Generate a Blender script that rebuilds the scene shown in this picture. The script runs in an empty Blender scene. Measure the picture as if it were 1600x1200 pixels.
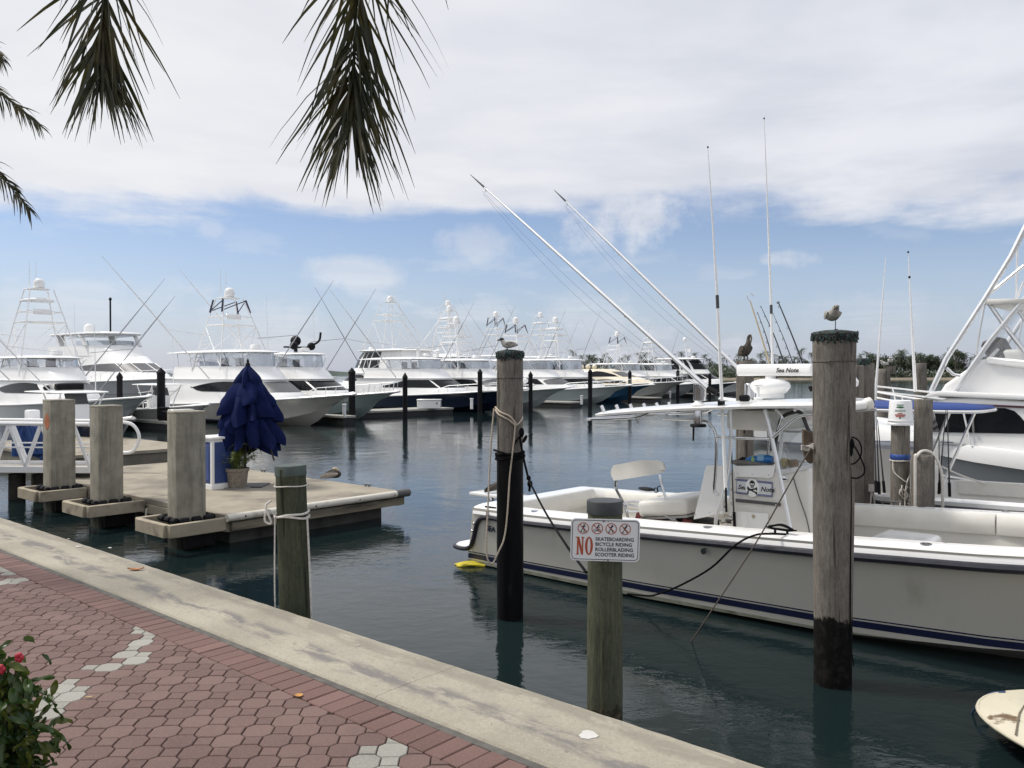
import bpy, bmesh, math, random
from mathutils import Vector, Matrix
random.seed(7)
R = math.radians
S = bpy.context.scene
COL = S.collection

# ---------------------------------------------------------------- camera
F = 1300.0; HORIZON = 584.0; TILT = math.atan((600 - HORIZON) / F)
cam_d = bpy.data.cameras.new('camera'); cam = bpy.data.objects.new('camera', cam_d); COL.objects.link(cam)
cam_d.sensor_width = 36; cam_d.lens = 36 * F / 1600
cam_d.clip_start = 0.05; cam_d.clip_end = 9000
cam.location = (0, 0, 1.6); cam.rotation_euler = (R(90) - TILT, 0, 0)
S.camera = cam

# ---------------------------------------------------------------- light
SUN_EL, SUN_AZ = 55.0, -74.0          # azimuth from +Y towards +X
S.view_settings.view_transform = 'Standard'; S.view_settings.look = 'None'
S.view_settings.exposure = 0.34; S.view_settings.gamma = 1.0
S.render.engine = 'CYCLES'
S.cycles.use_denoising = True
S.cycles.max_bounces = 8; S.cycles.transparent_max_bounces = 12
S.cycles.sample_clamp_indirect = 4

sun_d = bpy.data.lights.new('sun', 'SUN'); sun = bpy.data.objects.new('sun', sun_d); COL.objects.link(sun)
sun_d.energy = 2.5; sun_d.angle = R(10); sun_d.color = (1.0, 0.95, 0.88)
sd = Vector((math.sin(R(SUN_AZ)) * math.cos(R(SUN_EL)), math.cos(R(SUN_AZ)) * math.cos(R(SUN_EL)), math.sin(R(SUN_EL))))
sun.rotation_euler = (-sd).to_track_quat('-Z', 'Y').to_euler(); sun.location = (-20, 20, 40)

W = bpy.data.worlds.new('World'); S.world = W; W.use_nodes = True
class NT:
    """small node-tree helper"""
    def __init__(s, t): s.t = t; t.nodes.clear()
    def n(s, typ, **kw):
        nd = s.t.nodes.new(typ)
        for k, v in kw.items():
            if k.startswith('i_'):
                key = k[2:]; key = int(key) if key.isdigit() else key.replace('_', ' ')
                if hasattr(v, 'is_output'): s.t.links.new(v, nd.inputs[key])
                else: nd.inputs[key].default_value = v
            else: setattr(nd, k, v)
        return nd
    def l(s, a, b): s.t.links.new(a, b)
    def m(s, op, a, b=None, c=None, clamp=False):
        nd = s.t.nodes.new('ShaderNodeMath'); nd.operation = op; nd.use_clamp = clamp
        for i, v in enumerate((a, b, c)):
            if v is None: continue
            if hasattr(v, 'is_output'): s.t.links.new(v, nd.inputs[i])
            else: nd.inputs[i].default_value = v
        return nd.outputs[0]
    def ss(s, v, lo, hi):
        nd = s.t.nodes.new('ShaderNodeMapRange'); nd.interpolation_type = 'SMOOTHSTEP'
        s.t.links.new(v, nd.inputs[0]); nd.inputs[1].default_value = lo; nd.inputs[2].default_value = hi
        return nd.outputs[0]
    def mix(s, fac, a, b, blend='MIX'):
        nd = s.t.nodes.new('ShaderNodeMix'); nd.data_type = 'RGBA'; nd.blend_type = blend
        for k, v in ((0, fac), (6, a), (7, b)):
            if hasattr(v, 'is_output'): s.t.links.new(v, nd.inputs[k])
            else:
                nd.inputs[k].default_value = v if k == 0 or len(v) == 4 else (*v, 1)
        return nd.outputs[2]
    def noise(s, vec, scale, detail=4, rough=.55, dist=0):
        nd = s.t.nodes.new('ShaderNodeTexNoise'); s.t.links.new(vec, nd.inputs['Vector'])
        nd.inputs['Scale'].default_value = scale; nd.inputs['Detail'].default_value = detail
        nd.inputs['Roughness'].default_value = rough; nd.inputs['Distortion'].default_value = dist
        return nd.outputs['Fac']
    def map(s, vec, sc=(1, 1, 1), loc=(0, 0, 0), rot=(0, 0, 0)):
        nd = s.t.nodes.new('ShaderNodeMapping'); s.t.links.new(vec, nd.inputs[0])
        nd.inputs['Scale'].default_value = sc; nd.inputs['Location'].default_value = loc; nd.inputs['Rotation'].default_value = rot
        return nd.outputs[0]

def build_world():
    t = NT(W.node_tree)
    sky = t.n('ShaderNodeTexSky', sky_type='NISHITA'); sky.sun_disc = False
    sky.sun_elevation = R(SUN_EL); sky.sun_rotation = R(SUN_AZ)
    sky.air_density = 1.0; sky.dust_density = 0.35; sky.ozone_density = 1.0; sky.altitude = 0
    tc = t.n('ShaderNodeTexCoord'); g = tc.outputs['Generated']
    sp = t.n('ShaderNodeSeparateXYZ'); t.l(g, sp.inputs[0])
    x, y, z = sp.outputs
    zc = t.m('MAXIMUM', z, 0.02)
    px = t.m('DIVIDE', x, zc); py = t.m('DIVIDE', y, zc)        # cloud-deck plane
    cb = t.n('ShaderNodeCombineXYZ', i_0=px, i_1=py, i_2=0.0)
    deck = cb.outputs[0]
    n1 = t.noise(deck, 0.42, 6, .55, .3)
    n2 = t.noise(t.map(deck, (1, .55, 1), (3.1, 1.7, 0)), 1.1, 6, .6)
    # the deck ends along a ragged line ahead; beyond it clear blue
    edge = t.m('ADD', py, t.m('MULTIPLY', px, -0.02))
    edge = t.m('SUBTRACT', edge, t.m('MULTIPLY', t.m('SUBTRACT', n1, .5), 3.4))
    edge = t.m('SUBTRACT', edge, t.m('MULTIPLY', t.m('SUBTRACT', n2, .5), 1.6))
    m_deck = t.m('SUBTRACT', 1.0, t.ss(t.m('SUBTRACT', edge, t.m('MULTIPLY', t.m('SUBTRACT', t.noise(g, 16, 6, .6), .5), .9)), 4.5, 5.6))
    # small cumulus low in the clear band
    n3 = t.noise(t.map(g, (1, 1, 2.6), (.35, .1, .1)), 8.5, 6, .55)
    low = t.m('MULTIPLY', t.ss(n3, .53, .66), t.m('SUBTRACT', 1.0, t.ss(z, .08, .22)))
    low = t.m('MULTIPLY', low, .34)
    n4 = t.noise(t.map(g, (1, 1, 2.0), (1.7, .4, .1)), 2.6, 4, .5)
    veil = t.m('MULTIPLY', t.ss(n4, .40, .70), t.m('SUBTRACT', 1.0, t.ss(z, .02, .17)))
    low = t.m('MAXIMUM', low, t.m('MULTIPLY', veil, .22))
    # single small clouds ahead, each where it hangs in the sky: azimuth x/y, height z/y
    yc = t.m('MAXIMUM', y, .05); az = t.m('DIVIDE', x, yc); hgt = t.m('DIVIDE', z, yc); ahead = t.ss(y, .2, .4)
    wob = t.m('MULTIPLY', t.m('SUBTRACT', t.noise(g, 13, 7, .66), .5), 7.0)
    puffs = None
    for a0, h0, wa, wh, st in ((.125, .205, .085, .058, .85), (.34, .137, .030, .011, .75), (-.185, .119, .055, .020, .55), (-.36, .173, .016, .008, .35), (-.49, .085, .10, .028, .35), (.10, .075, .05, .028, .40), (-.30, .06, .08, .03, .40), (.46, .075, .10, .03, .25), (-.04, .155, .05, .018, .45)):
        d = t.m('ADD', t.m('POWER', t.m('DIVIDE', t.m('SUBTRACT', az, a0), wa), 2.0), t.m('POWER', t.m('DIVIDE', t.m('SUBTRACT', hgt, h0), wh), 2.0))
        q = t.m('MULTIPLY', t.m('SUBTRACT', 1.0, t.ss(t.m('ADD', d, wob), -.4, 2.0)), st)
        puffs = q if puffs is None else t.m('MAXIMUM', puffs, q)
    low = t.m('MAXIMUM', low, t.m('MULTIPLY', puffs, ahead))
    mask = t.m('MAXIMUM', m_deck, low, clamp=True)
    n5 = t.noise(deck, .9, 5, .55, .2)
    shade = t.ss(n5, .33, .68)
    bright = t.mix(shade, (.74, .765, .83), (.97, .97, .985))
    leftlit = t.ss(x, .75, -.55)
    ccol = t.mix(t.m('MULTIPLY', leftlit, .55), t.mix(1.0, bright, (.86, .88, .93), 'MULTIPLY'), (.96, .96, .97))
    lowc = t.mix(.5, ccol, (.80, .82, .87))
    b1 = t.n('ShaderNodeBackground', i_Color=t.mix(1.0, sky.outputs[0], (.98, .94, 1.03), 'MULTIPLY'), i_Strength=.090)
    b2 = t.n('ShaderNodeBackground', i_Color=ccol, i_Strength=.76)
    b3 = t.n('ShaderNodeBackground', i_Color=(.44, .54, .78, 1), i_Strength=.70)      # pale haze all round the horizon
    mh = t.n('ShaderNodeMixShader'); t.l(t.m('MULTIPLY', t.m('SUBTRACT', 1.0, t.ss(z, -.02, .17)), .66), mh.inputs[0]); t.l(b1.outputs[0], mh.inputs[1]); t.l(b3.outputs[0], mh.inputs[2])
    ms = t.n('ShaderNodeMixShader'); t.l(mask, ms.inputs[0]); t.l(mh.outputs[0], ms.inputs[1]); t.l(b2.outputs[0], ms.inputs[2])
    o = t.n('ShaderNodeOutputWorld'); t.l(ms.outputs[0], o.inputs[0])
build_world()

# ---------------------------------------------------------------- site frame
TH = R(-41.2)
TU = Vector((math.cos(TH), math.sin(TH), 0)); TN = Vector((-math.sin(TH), math.cos(TH), 0))
WZ = -1.15                                # water level; the pavement is z = 0
def Q(u, n, z=0.0): return TU * u + TN * n + Vector((0, 0, z))
def un(p): return p[0] * TU.x + p[1] * TU.y, p[0] * TN.x + p[1] * TN.y
def ray(px, py):
    a = (px - 800) / F; b = (600 - py) / F
    return Vector((a, math.cos(TILT) + b * math.sin(TILT), -math.sin(TILT) + b * math.cos(TILT)))
def PD(px, py, Y): r = ray(px, py); return r * (Y / r.y) + Vector((0, 0, 1.6))
def PZ(px, py, z): r = ray(px, py); return r * ((z - 1.6) / r.z) + Vector((0, 0, 1.6))
def PN(px, py, n): r = ray(px, py); return r * (n / (r.x * TN.x + r.y * TN.y)) + Vector((0, 0, 1.6))
def proj(p):
    x, y, z = p[0], p[1], p[2] - 1.6
    f = y * math.cos(TILT) - z * math.sin(TILT); up = y * math.sin(TILT) + z * math.cos(TILT)
    return (800 + F * x / f, 600 - F * up / f) if f > .01 else (-1e4, 1e4)

# ---------------------------------------------------------------- mesh helpers
def lerp(a, b, t): return a + (b - a) * t
def interp(tab, x):
    if x <= tab[0][0]: return tab[0][1]
    for (a, va), (b, vb) in zip(tab, tab[1:]):
        if x <= b:
            k = (x - a) / (b - a)
            return va + (vb - va) * k if not isinstance(va, tuple) else tuple(lerp(p, q, k) for p, q in zip(va, vb))
    return tab[-1][1]
def smooth_path(pts, sub=5):
    pts = [Vector(p) for p in pts]; out = []
    P = [pts[0] * 2 - pts[1]] + pts + [pts[-1] * 2 - pts[-2]]
    for i in range(1, len(P) - 2):
        for k in range(sub):
            t = k / sub; a, b, c, d = P[i - 1], P[i], P[i + 1], P[i + 2]
            out.append(.5 * ((2 * b) + (c - a) * t + (2 * a - 5 * b + 4 * c - d) * t * t + (3 * b - a - 3 * c + d) * t ** 3))
    out.append(pts[-1]); return out
class MB:
    def __init__(s): s.v = []; s.f = []
    def add(s, vs, fs):
        o = len(s.v); s.v += [tuple(v) for v in vs]; s.f += [tuple(i + o for i in f) for f in fs]; return s
    def box(s, c, sz, rot=None):
        c = Vector(c); vs = []
        for dx in (-.5, .5):
            for dy in (-.5, .5):
                for dz in (-.5, .5):
                    p = Vector((dx * sz[0], dy * sz[1], dz * sz[2]))
                    vs.append(c + (rot @ p if rot else p))
        return s.add(vs, [(0, 1, 3, 2), (4, 6, 7, 5), (0, 4, 5, 1), (2, 3, 7, 6), (0, 2, 6, 4), (1, 5, 7, 3)])
    def bar(s, a, b, w, h, up=(0, 0, 1)):
        a, b = Vector(a), Vector(b); d = (b - a); L = d.length; d.normalize()
        u = Vector(up); x = d.cross(u)
        if x.length < 1e-4: x = d.cross(Vector((1, 0, 0)))
        x.normalize(); z = x.cross(d).normalized()
        m = Matrix((d, x, z)).transposed()
        return s.box((a + b) / 2, (L, w, h), m)
    def tube(s, pts, r, n=8, caps=True):
        pts = [Vector(p) for p in pts]; k = len(pts)
        rs = r if isinstance(r, (list, tuple)) else [r] * k
        rings = []; prev = None
        for i, p in enumerate(pts):
            d = (pts[min(i + 1, k - 1)] - pts[max(i - 1, 0)])
            if d.length < 1e-9: d = Vector((0, 0, 1))
            d.normalize()
            if prev is None:
                x = d.orthogonal().normalized()
            else:
                x = prev - d * prev.dot(d)
                x = x.normalized() if x.length > 1e-6 else d.orthogonal().normalized()
            prev = x; y = d.cross(x)
            rings.append([p + (x * math.cos(2 * math.pi * j / n) + y * math.sin(2 * math.pi * j / n)) * rs[i] for j in range(n)])
        return s.loft(rings, caps)
    def loft(s, rings, caps=True, closed=True):
        n = len(rings[0]); vs = [v for r in rings for v in r]; fs = []
        for i in range(len(rings) - 1):
            for j in range(n if closed else n - 1):
                a = i * n + j; b = i * n + (j + 1) % n
                fs.append((a, b, b + n, a + n))
        if caps and closed:
            fs.append(tuple(reversed(range(n)))); fs.append(tuple(range((len(rings) - 1) * n, len(rings) * n)))
        return s.add(vs, fs)
    def lathe(s, prof, n=20, c=(0, 0, 0), caps=True, fn=None):
        c = Vector(c); rings = []
        for r, z in prof:
            ring = []
            for j in range(n):
                a = 2 * math.pi * j / n; rr = r * (fn(a, z) if fn else 1)
                ring.append(c + Vector((rr * math.cos(a), rr * math.sin(a), z)))
            rings.append(ring)
        return s.loft(rings, caps)
    def ell(s, c, r, nu=12, nv=8, rot=None):
        c = Vector(c); rings = []
        for i in range(nv + 1):
            a = math.pi * i / nv - math.pi / 2; a = max(-1.55, min(1.55, a)); ring = []
            for j in range(nu):
                b = 2 * math.pi * j / nu
                p = Vector((r[0] * math.cos(a) * math.cos(b), r[1] * math.cos(a) * math.sin(b), r[2] * math.sin(a)))
                ring.append(c + (rot @ p if rot else p))
            rings.append(ring)
        return s.loft(rings)
    def ext(s, poly, vec):
        poly = [Vector(p) for p in poly]; vec = Vector(vec); n = len(poly)
        vs = poly + [p + vec for p in poly]
        fs = [tuple(reversed(range(n))), tuple(range(n, 2 * n))] + [(i, (i + 1) % n, (i + 1) % n + n, i + n) for i in range(n)]
        return s.add(vs, fs)
    def grid(s, fn, nu, nv):
        vs = [fn(i / nu, j / nv) for i in range(nu + 1) for j in range(nv + 1)]
        return s.add(vs, [(i * (nv + 1) + j, (i + 1) * (nv + 1) + j, (i + 1) * (nv + 1) + j + 1, i * (nv + 1) + j + 1) for i in range(nu) for j in range(nv)])
    def shell(s, fn, nu, nv, thick):
        """a curved plate: fn(u,v) -> (point, outward normal)"""
        def a(u, v): p, n = fn(u, v); return Vector(p) + Vector(n) * thick
        def b(u, v): return Vector(fn(u, v)[0])
        vs = [a(i / nu, j / nv) for i in range(nu + 1) for j in range(nv + 1)]
        k = len(vs); vs += [b(i / nu, j / nv) for i in range(nu + 1) for j in range(nv + 1)]
        m = nv + 1; fs = []
        for i in range(nu):
            for j in range(nv):
                q = (i * m + j, (i + 1) * m + j, (i + 1) * m + j + 1, i * m + j + 1); fs.append(q)
                fs.append(tuple(k + t for t in reversed(q)))
        rim = [i * m for i in range(nu + 1)] + [nu * m + j for j in range(1, m)] + [i * m + nv for i in range(nu - 1, -1, -1)] + [j for j in range(nv - 1, 0, -1)]
        for a_, b_ in zip(rim, rim[1:] + rim[:1]): fs.append((b_, a_, a_ + k, b_ + k))
        return s.add(vs, fs)
    def build(s, name, mat, parent=None, bevel=0.0, angle=40, segs=1, smooth=True, loc=None, rot=None):
        me = s.mesh(name, mat, bevel, angle, segs, smooth)
        return link(name, me, parent, loc, rot)
    def mesh(s, name, mat, bevel=0.0, angle=40, segs=1, smooth=True):
        me = bpy.data.meshes.new(name); me.from_pydata(s.v, [], s.f)
        bm = bmesh.new(); bm.from_mesh(me)
        bmesh.ops.recalc_face_normals(bm, faces=bm.faces)
        if bevel > 0:
            es = [e for e in bm.edges if len(e.link_faces) == 2 and e.calc_face_angle(0) > R(35)]
            bmesh.ops.bevel(bm, geom=es, offset=bevel, segments=segs, affect='EDGES', profile=.6)
        bm.to_mesh(me); bm.free()
        if smooth:
            me.polygons.foreach_set('use_smooth', [True] * len(me.polygons)); me.set_sharp_from_angle(angle=R(angle))
        me.materials.append(mat); me.update(); return me
ORDER = []
def link(name, me, parent=None, loc=None, rot=None):
    o = bpy.data.objects.new(name, me); COL.objects.link(o)
    ORDER.append(o)
    if parent: o.parent = parent
    if loc is not None: o.location = loc
    if rot is not None: o.rotation_euler = rot
    return o
def tag(o, label=None, cat=None, group=None, kind=None):
    if label: o['label'] = label
    if cat: o['category'] = cat
    if group: o['group'] = group
    if kind: o['kind'] = kind
    return o
def thing(name, label, cat, loc=(0, 0, 0), rz=0.0, group=None):
    o = bpy.data.objects.new(name, None); COL.objects.link(o); o.empty_display_size = .2
    o.location = loc; o.rotation_euler = (0, 0, rz)
    return tag(o, label, cat, group)
def copy_tree(o, parent=None):
    c = o.copy(); COL.objects.link(c)
    if parent: c.parent = parent
    for ch in list(o.children): copy_tree(ch, c)
    return c

# ---------------------------------------------------------------- materials
_mats = {}
def M(name, col, rough=.5, metal=0.0, var=.12, scale=6.0, stretch=(1, 1, 1), bump=0.0, bscale=None, dirt=None, dscale=1.2, dlo=.5, dhi=.75, rnd=0.0, spec=.5, coat=0.0, det=5):
    if name in _mats: return _mats[name]
    m = bpy.data.materials.new(name); m.use_nodes = True; _mats[name] = m
    t = NT(m.node_tree)
    tc = t.n('ShaderNodeTexCoord'); v = t.map(tc.outputs['Object'], stretch)
    nz = t.noise(v, scale, det)
    lo = tuple(c * (1 - var) for c in col); hi = tuple(min(1, c * (1 + var)) for c in col)
    c = t.mix(t.ss(nz, .25, .75), lo, hi)
    if dirt:
        d = t.noise(t.map(tc.outputs['Object'], stretch, (3, 5, 7)), dscale, 6, .6)
        c = t.mix(t.ss(d, dlo, dhi), c, dirt)
    if rnd:
        oi = t.n('ShaderNodeObjectInfo')
        f = t.m('ADD', t.m('MULTIPLY', oi.outputs['Random'], rnd), 1 - rnd / 2)
        cb = t.n('ShaderNodeCombineColor', i_0=f, i_1=f, i_2=f); c = t.mix(1.0, c, cb.outputs[0], 'MULTIPLY')
    p = t.n('ShaderNodeBsdfPrincipled'); t.l(c, p.inputs['Base Color'])
    p.inputs['Roughness'].default_value = rough; p.inputs['Metallic'].default_value = metal
    p.inputs['Specular IOR Level'].default_value = spec; p.inputs['Coat Weight'].default_value = coat
    if bump:
        b = t.n('ShaderNodeBump'); b.inputs['Strength'].default_value = bump; b.inputs['Distance'].default_value = .01
        t.l(t.noise(v, bscale or scale * 2.5, 6, .65), b.inputs['Height']); t.l(b.outputs[0], p.inputs['Normal'])
    o = t.n('ShaderNodeOutputMaterial'); t.l(p.outputs[0], o.inputs[0])
    return m
def wood_mat(name, lo, hi, crack, tar_z=None, tar=(.012, .011, .011), top=None):
    m = bpy.data.materials.new(name); m.use_nodes = True; t = NT(m.node_tree)
    tc = t.n('ShaderNodeTexCoord'); ob = tc.outputs['Object']
    oi = t.n('ShaderNodeObjectInfo')
    off = t.n('ShaderNodeVectorMath', operation='ADD'); t.l(ob, off.inputs[0])
    cb = t.n('ShaderNodeCombineXYZ', i_0=t.m('MULTIPLY', oi.outputs['Random'], 37.0), i_1=0.0, i_2=0.0); t.l(cb.outputs[0], off.inputs[1])
    v = off.outputs[0]
    grain = t.noise(t.map(v, (1, 1, .10)), 62, 6, .7)
    big = t.noise(t.map(v, (1, 1, .5)), 7, 6, .65)
    ck = t.noise(t.map(v, (1, 1, .035)), 17, 3, .5, .4)
    c = t.mix(t.ss(grain, .2, .8), lo, hi)
    c = t.mix(t.m('MULTIPLY', t.ss(t.noise(t.map(v, (1, 1, .4)), 75, 5, .75), .48, .7), .6), c, tuple(.6 * k for k in lo))
    c = t.mix(t.m('MULTIPLY', t.ss(big, .42, .75), .5), c, tuple(.55 * k for k in lo))
    cm = t.ss(ck, .635, .68); c = t.mix(t.m('MULTIPLY', cm, .75), c, crack)
    sp = t.n('ShaderNodeSeparateXYZ'); t.l(ob, sp.inputs[0])
    if tar_z is not None:
        e = t.m('ADD', sp.outputs[2], t.m('MULTIPLY', t.m('SUBTRACT', t.noise(t.map(v, (1, 1, .5)), 11, 6, .7), .5), .26))
        c = t.mix(t.ss(e, tar_z + .02, tar_z - .02), c, t.mix(t.ss(t.noise(v, 14, 5), .45, .7), tar, tuple(3.2 * k for k in tar)))
    p = t.n('ShaderNodeBsdfPrincipled'); t.l(c, p.inputs['Base Color']); p.inputs['Roughness'].default_value = .88
    p.inputs['Specular IOR Level'].default_value = .15
    b = t.n('ShaderNodeBump'); b.inputs['Strength'].default_value = 1.0; b.inputs['Distance'].default_value = .014
    h = t.m('SUBTRACT', grain, t.m('MULTIPLY', cm, .9)); t.l(h, b.inputs['Height']); t.l(b.outputs[0], p.inputs['Normal'])
    o = t.n('ShaderNodeOutputMaterial'); t.l(p.outputs[0], o.inputs[0]); return m
def clear_mat(name, tint=(.9, .93, .95), gloss=.10):
    m = bpy.data.materials.new(name); m.use_nodes = True; t = NT(m.node_tree)
    a = t.n('ShaderNodeBsdfTransparent', i_Color=(*tint, 1)); g = t.n('ShaderNodeBsdfGlossy', i_Color=(.95, .95, .95, 1), i_Roughness=.06)
    lw = t.n('ShaderNodeLayerWeight', i_Blend=.35)
    f = t.m('ADD', t.m('MULTIPLY', lw.outputs['Fresnel'], .5), gloss, clamp=True)
    ms = t.n('ShaderNodeMixShader'); t.l(f, ms.inputs[0]); t.l(a.outputs[0], ms.inputs[1]); t.l(g.outputs[0], ms.inputs[2])
    o = t.n('ShaderNodeOutputMaterial'); t.l(ms.outputs[0], o.inputs[0]); return m
def leaf_mat(name, a, b, trans=.35, rnd=.5, rough=.5):
    m = bpy.data.materials.new(name); m.use_nodes = True; t = NT(m.node_tree)
    tc = t.n('ShaderNodeTexCoord'); nz = t.noise(tc.outputs['Object'], rnd, 3)
    c = t.mix(t.ss(nz, .35, .65), a, b)
    oi = t.n('ShaderNodeObjectInfo'); c = t.mix(t.m('MULTIPLY', oi.outputs['Random'], .4), c, tuple(.6 * k for k in a))
    p = t.n('ShaderNodeBsdfPrincipled'); t.l(c, p.inputs['Base Color']); p.inputs['Roughness'].default_value = rough
    tr = t.n('ShaderNodeBsdfTranslucent'); t.l(c, tr.inputs[0])
    ms = t.n('ShaderNodeMixShader', i_0=trans); t.l(p.outputs[0], ms.inputs[1]); t.l(tr.outputs[0], ms.inputs[2])
    o = t.n('ShaderNodeOutputMaterial'); t.l(ms.outputs[0], o.inputs[0]); return m

GEL = M('gelcoat_white', (.86, .86, .85), .22, var=.02, scale=.8, coat=.3)
GEL2 = M('gelcoat_offwhite', (.70, .685, .64), .3, var=.04, scale=1.5, dirt=(.58, .55, .48), dscale=1.1, dlo=.55, dhi=.85)
HULLW = M('hull_grey_white', (.62, .60, .54), .30, var=.04, scale=.7, coat=.2, dirt=(.47, .45, .38), dscale=2.5, stretch=(1, 1, .35), dlo=.55, dhi=.85)
VINYL = M('vinyl_white', (.74, .72, .67), .42, var=.05, scale=4, dirt=(.55, .52, .46), dscale=3, dlo=.6, dhi=.85, bump=.08)
ALU = M('aluminium', (.82, .83, .84), .42, 1.0, var=.05)
STEEL = M('stainless', (.62, .63, .65), .12, 1.0, var=.05)
WHITEP = M('white_paint', (.83, .83, .83), .4, var=.03)
BLACK = M('black_rubber', (.010, .010, .012), .6, var=.3, spec=.15)
BLACKG = M('black_gloss', (.012, .012, .014), .15, var=.2)
NAVY = M('navy', (.012, .018, .06), .3, var=.1)
TINT = M('tinted_glass', (.008, .009, .011), .10, var=.2, spec=.22)
GREYGL = M('grey_screen', (.11, .112, .12), .4, var=.08, spec=.25)
CONC = M('concrete_dock', (.315, .28, .22), .9, var=.12, scale=2.2, bump=.35, bscale=60, dirt=(.17, .15, .12), dscale=.9, dlo=.48, dhi=.72)
CLEAR = clear_mat('clear_vinyl'); CLEARF = clear_mat('clear_vinyl_far', (.80, .83, .86), .16)
SKIN = None
# ---------------------------------------------------------------- water
def water_mat():
    m = bpy.data.materials.new('sea_water'); m.use_nodes = True; t = NT(m.node_tree)
    tc = t.n('ShaderNodeTexCoord'); ob = tc.outputs['Object']
    a = t.noise(t.map(ob, (1, 1, 1), rot=(0, 0, .5)), .75, 3, .5, .6)
    b = t.noise(t.map(ob, (1, 1.7, 1), rot=(0, 0, -.35)), 3.2, 4, .55, .5)
    c = t.noise(t.map(ob, (1, 1.5, 1), rot=(0, 0, .9)), 11, 3, .5, .3)
    patch = t.ss(t.noise(ob, .16, 3, .5), .35, .65)
    h = t.m('ADD', t.m('MULTIPLY', a, .016), t.m('MULTIPLY', t.m('MULTIPLY', b, .0070), t.m('ADD', t.m('MULTIPLY', patch, .8), .35)))
    h = t.m('ADD', h, t.m('MULTIPLY', t.m('MULTIPLY', c, .0025), t.m('ADD', patch, .15)))
    bp = t.n('ShaderNodeBump'); bp.inputs['Strength'].default_value = 1.0; bp.inputs['Distance'].default_value = 1.0
    t.l(h, bp.inputs['Height'])
    d = t.noise(ob, .09, 4, .5)
    col = t.mix(t.ss(d, .35, .7), (.0075, .0150, .0160), (.0105, .0200, .0212))
    p = t.n('ShaderNodeBsdfPrincipled'); t.l(col, p.inputs['Base Color']); p.inputs['Roughness'].default_value = .04
    p.inputs['IOR'].default_value = 1.333; t.l(bp.outputs[0], p.inputs['Normal'])
    o = t.n('ShaderNodeOutputMaterial'); t.l(p.outputs[0], o.inputs[0]); return m
WATER = water_mat()
mb = MB(); mb.add([(-5000, -400, WZ), (5000, -400, WZ), (5000, 6000, WZ), (-5000, 6000, WZ)], [(0, 1, 2, 3)])
tag(mb.build('water', WATER, smooth=False), kind='structure')

# ---------------------------------------------------------------- pavement with its pavers
def paver_mat(name, lo, hi, rnd=.3):
    m = bpy.data.materials.new(name); m.use_nodes = True; t = NT(m.node_tree)
    oi = t.n('ShaderNodeObjectInfo'); tc = t.n('ShaderNodeTexCoord'); geo = t.n('ShaderNodeNewGeometry')
    c = t.mix(oi.outputs['Random'], lo, hi)
    w = geo.outputs['Position']
    c = t.mix(t.m('MULTIPLY', t.ss(t.noise(w, 1.1, 5, .6), .42, .72), .45), c, tuple(.6 * k for k in lo))
    c = t.mix(t.m('MULTIPLY', t.ss(t.noise(w, 90, 3, .7), .45, .75), .45), c, tuple(min(1, 1.5 * k) for k in hi))
    c = t.mix(t.m('MULTIPLY', t.ss(t.noise(w, 34, 4, .7), .60, .78), .5), c, tuple(.45 * k for k in lo))
    p = t.n('ShaderNodeBsdfPrincipled'); t.l(c, p.inputs['Base Color']); p.inputs['Roughness'].default_value = .85
    b = t.n('ShaderNodeBump'); b.inputs['Strength'].default_value = .45; b.inputs['Distance'].default_value = .004
    t.l(t.noise(w, 170, 4, .7), b.inputs['Height']); t.l(b.outputs[0], p.inputs['Normal'])
    o = t.n('ShaderNodeOutputMaterial'); t.l(p.outputs[0], o.inputs[0]); return m
PAVR = paver_mat('paver_red', (.122, .073, .063), (.172, .108, .094))
PAVW = paver_mat('paver_grey', (.25, .24, .21), (.32, .31, .275))
BRKR = paver_mat('brick_red', (.122, .068, .058), (.180, .104, .090))
SAND = M('joint_sand', (.055, .042, .035), .95, var=.4, scale=40, bump=.4)

N_CAP1, N_CAP0, N_BR1, N_BR0 = 3.23, 2.64, 2.585, 2.385
pav = thing('pavement', None, None); tag(pav, kind='structure')
mb = MB(); mb.box((0, 0, 0), (60, 16.0, .3)); base = mb.build('bedding', SAND, pav, smooth=False)
c = Q(-6, N_BR1 + .03 - 8.0, -.166); base.location = c; base.rotation_euler = (0, 0, TH)
def clip_half(poly, n_max):                     # keep the side n <= n_max
    out = []
    for a, b in zip(poly, poly[1:] + poly[:1]):
        na = a[0] * TN.x + a[1] * TN.y; nb = b[0] * TN.x + b[1] * TN.y
        if na <= n_max: out.append(a)
        if (na <= n_max) != (nb <= n_max):
            k = (n_max - na) / (nb - na); out.append((lerp(a[0], b[0], k), lerp(a[1], b[1], k)))
    return out
def slab(poly, top=0.0, th=.05, ch=.004):
    """a stone with a chamfered upper edge"""
    cx = sum(p[0] for p in poly) / len(poly); cy = sum(p[1] for p in poly) / len(poly)
    m = MB(); rings = []
    for (ins, z) in ((0, -th), (0, -ch), (ch, 0)):
        rings.append([Vector((cx + (x - cx) * (1 - ins / max(.02, math.hypot(x - cx, y - cy))), cy + (y - cy) * (1 - ins / max(.02, math.hypot(x - cx, y - cy))), z + top)) for x, y in poly])
    return m.loft(rings)
PW, PS = .131, .077; PP = PW + PS; G = .0022
def octagon(w, ch, g=G):
    a = w / 2 - g; k = ch
    return [(a - k, -a), (a, -a + k), (a, a - k), (a - k, a), (-a + k, a), (-a, a - k), (-a, -a + k), (-a + k, -a)]
OCT = octagon(PW, (PW - PS) / 2 * .98)
SQ = [(-PS / 2 + G, -PS / 2 + G), (PS / 2 - G, -PS / 2 + G), (PS / 2 - G, PS / 2 - G), (-PS / 2 + G, PS / 2 - G)]
PROT = R(1.5); pc, ps_ = math.cos(PROT), math.sin(PROT)
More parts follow.
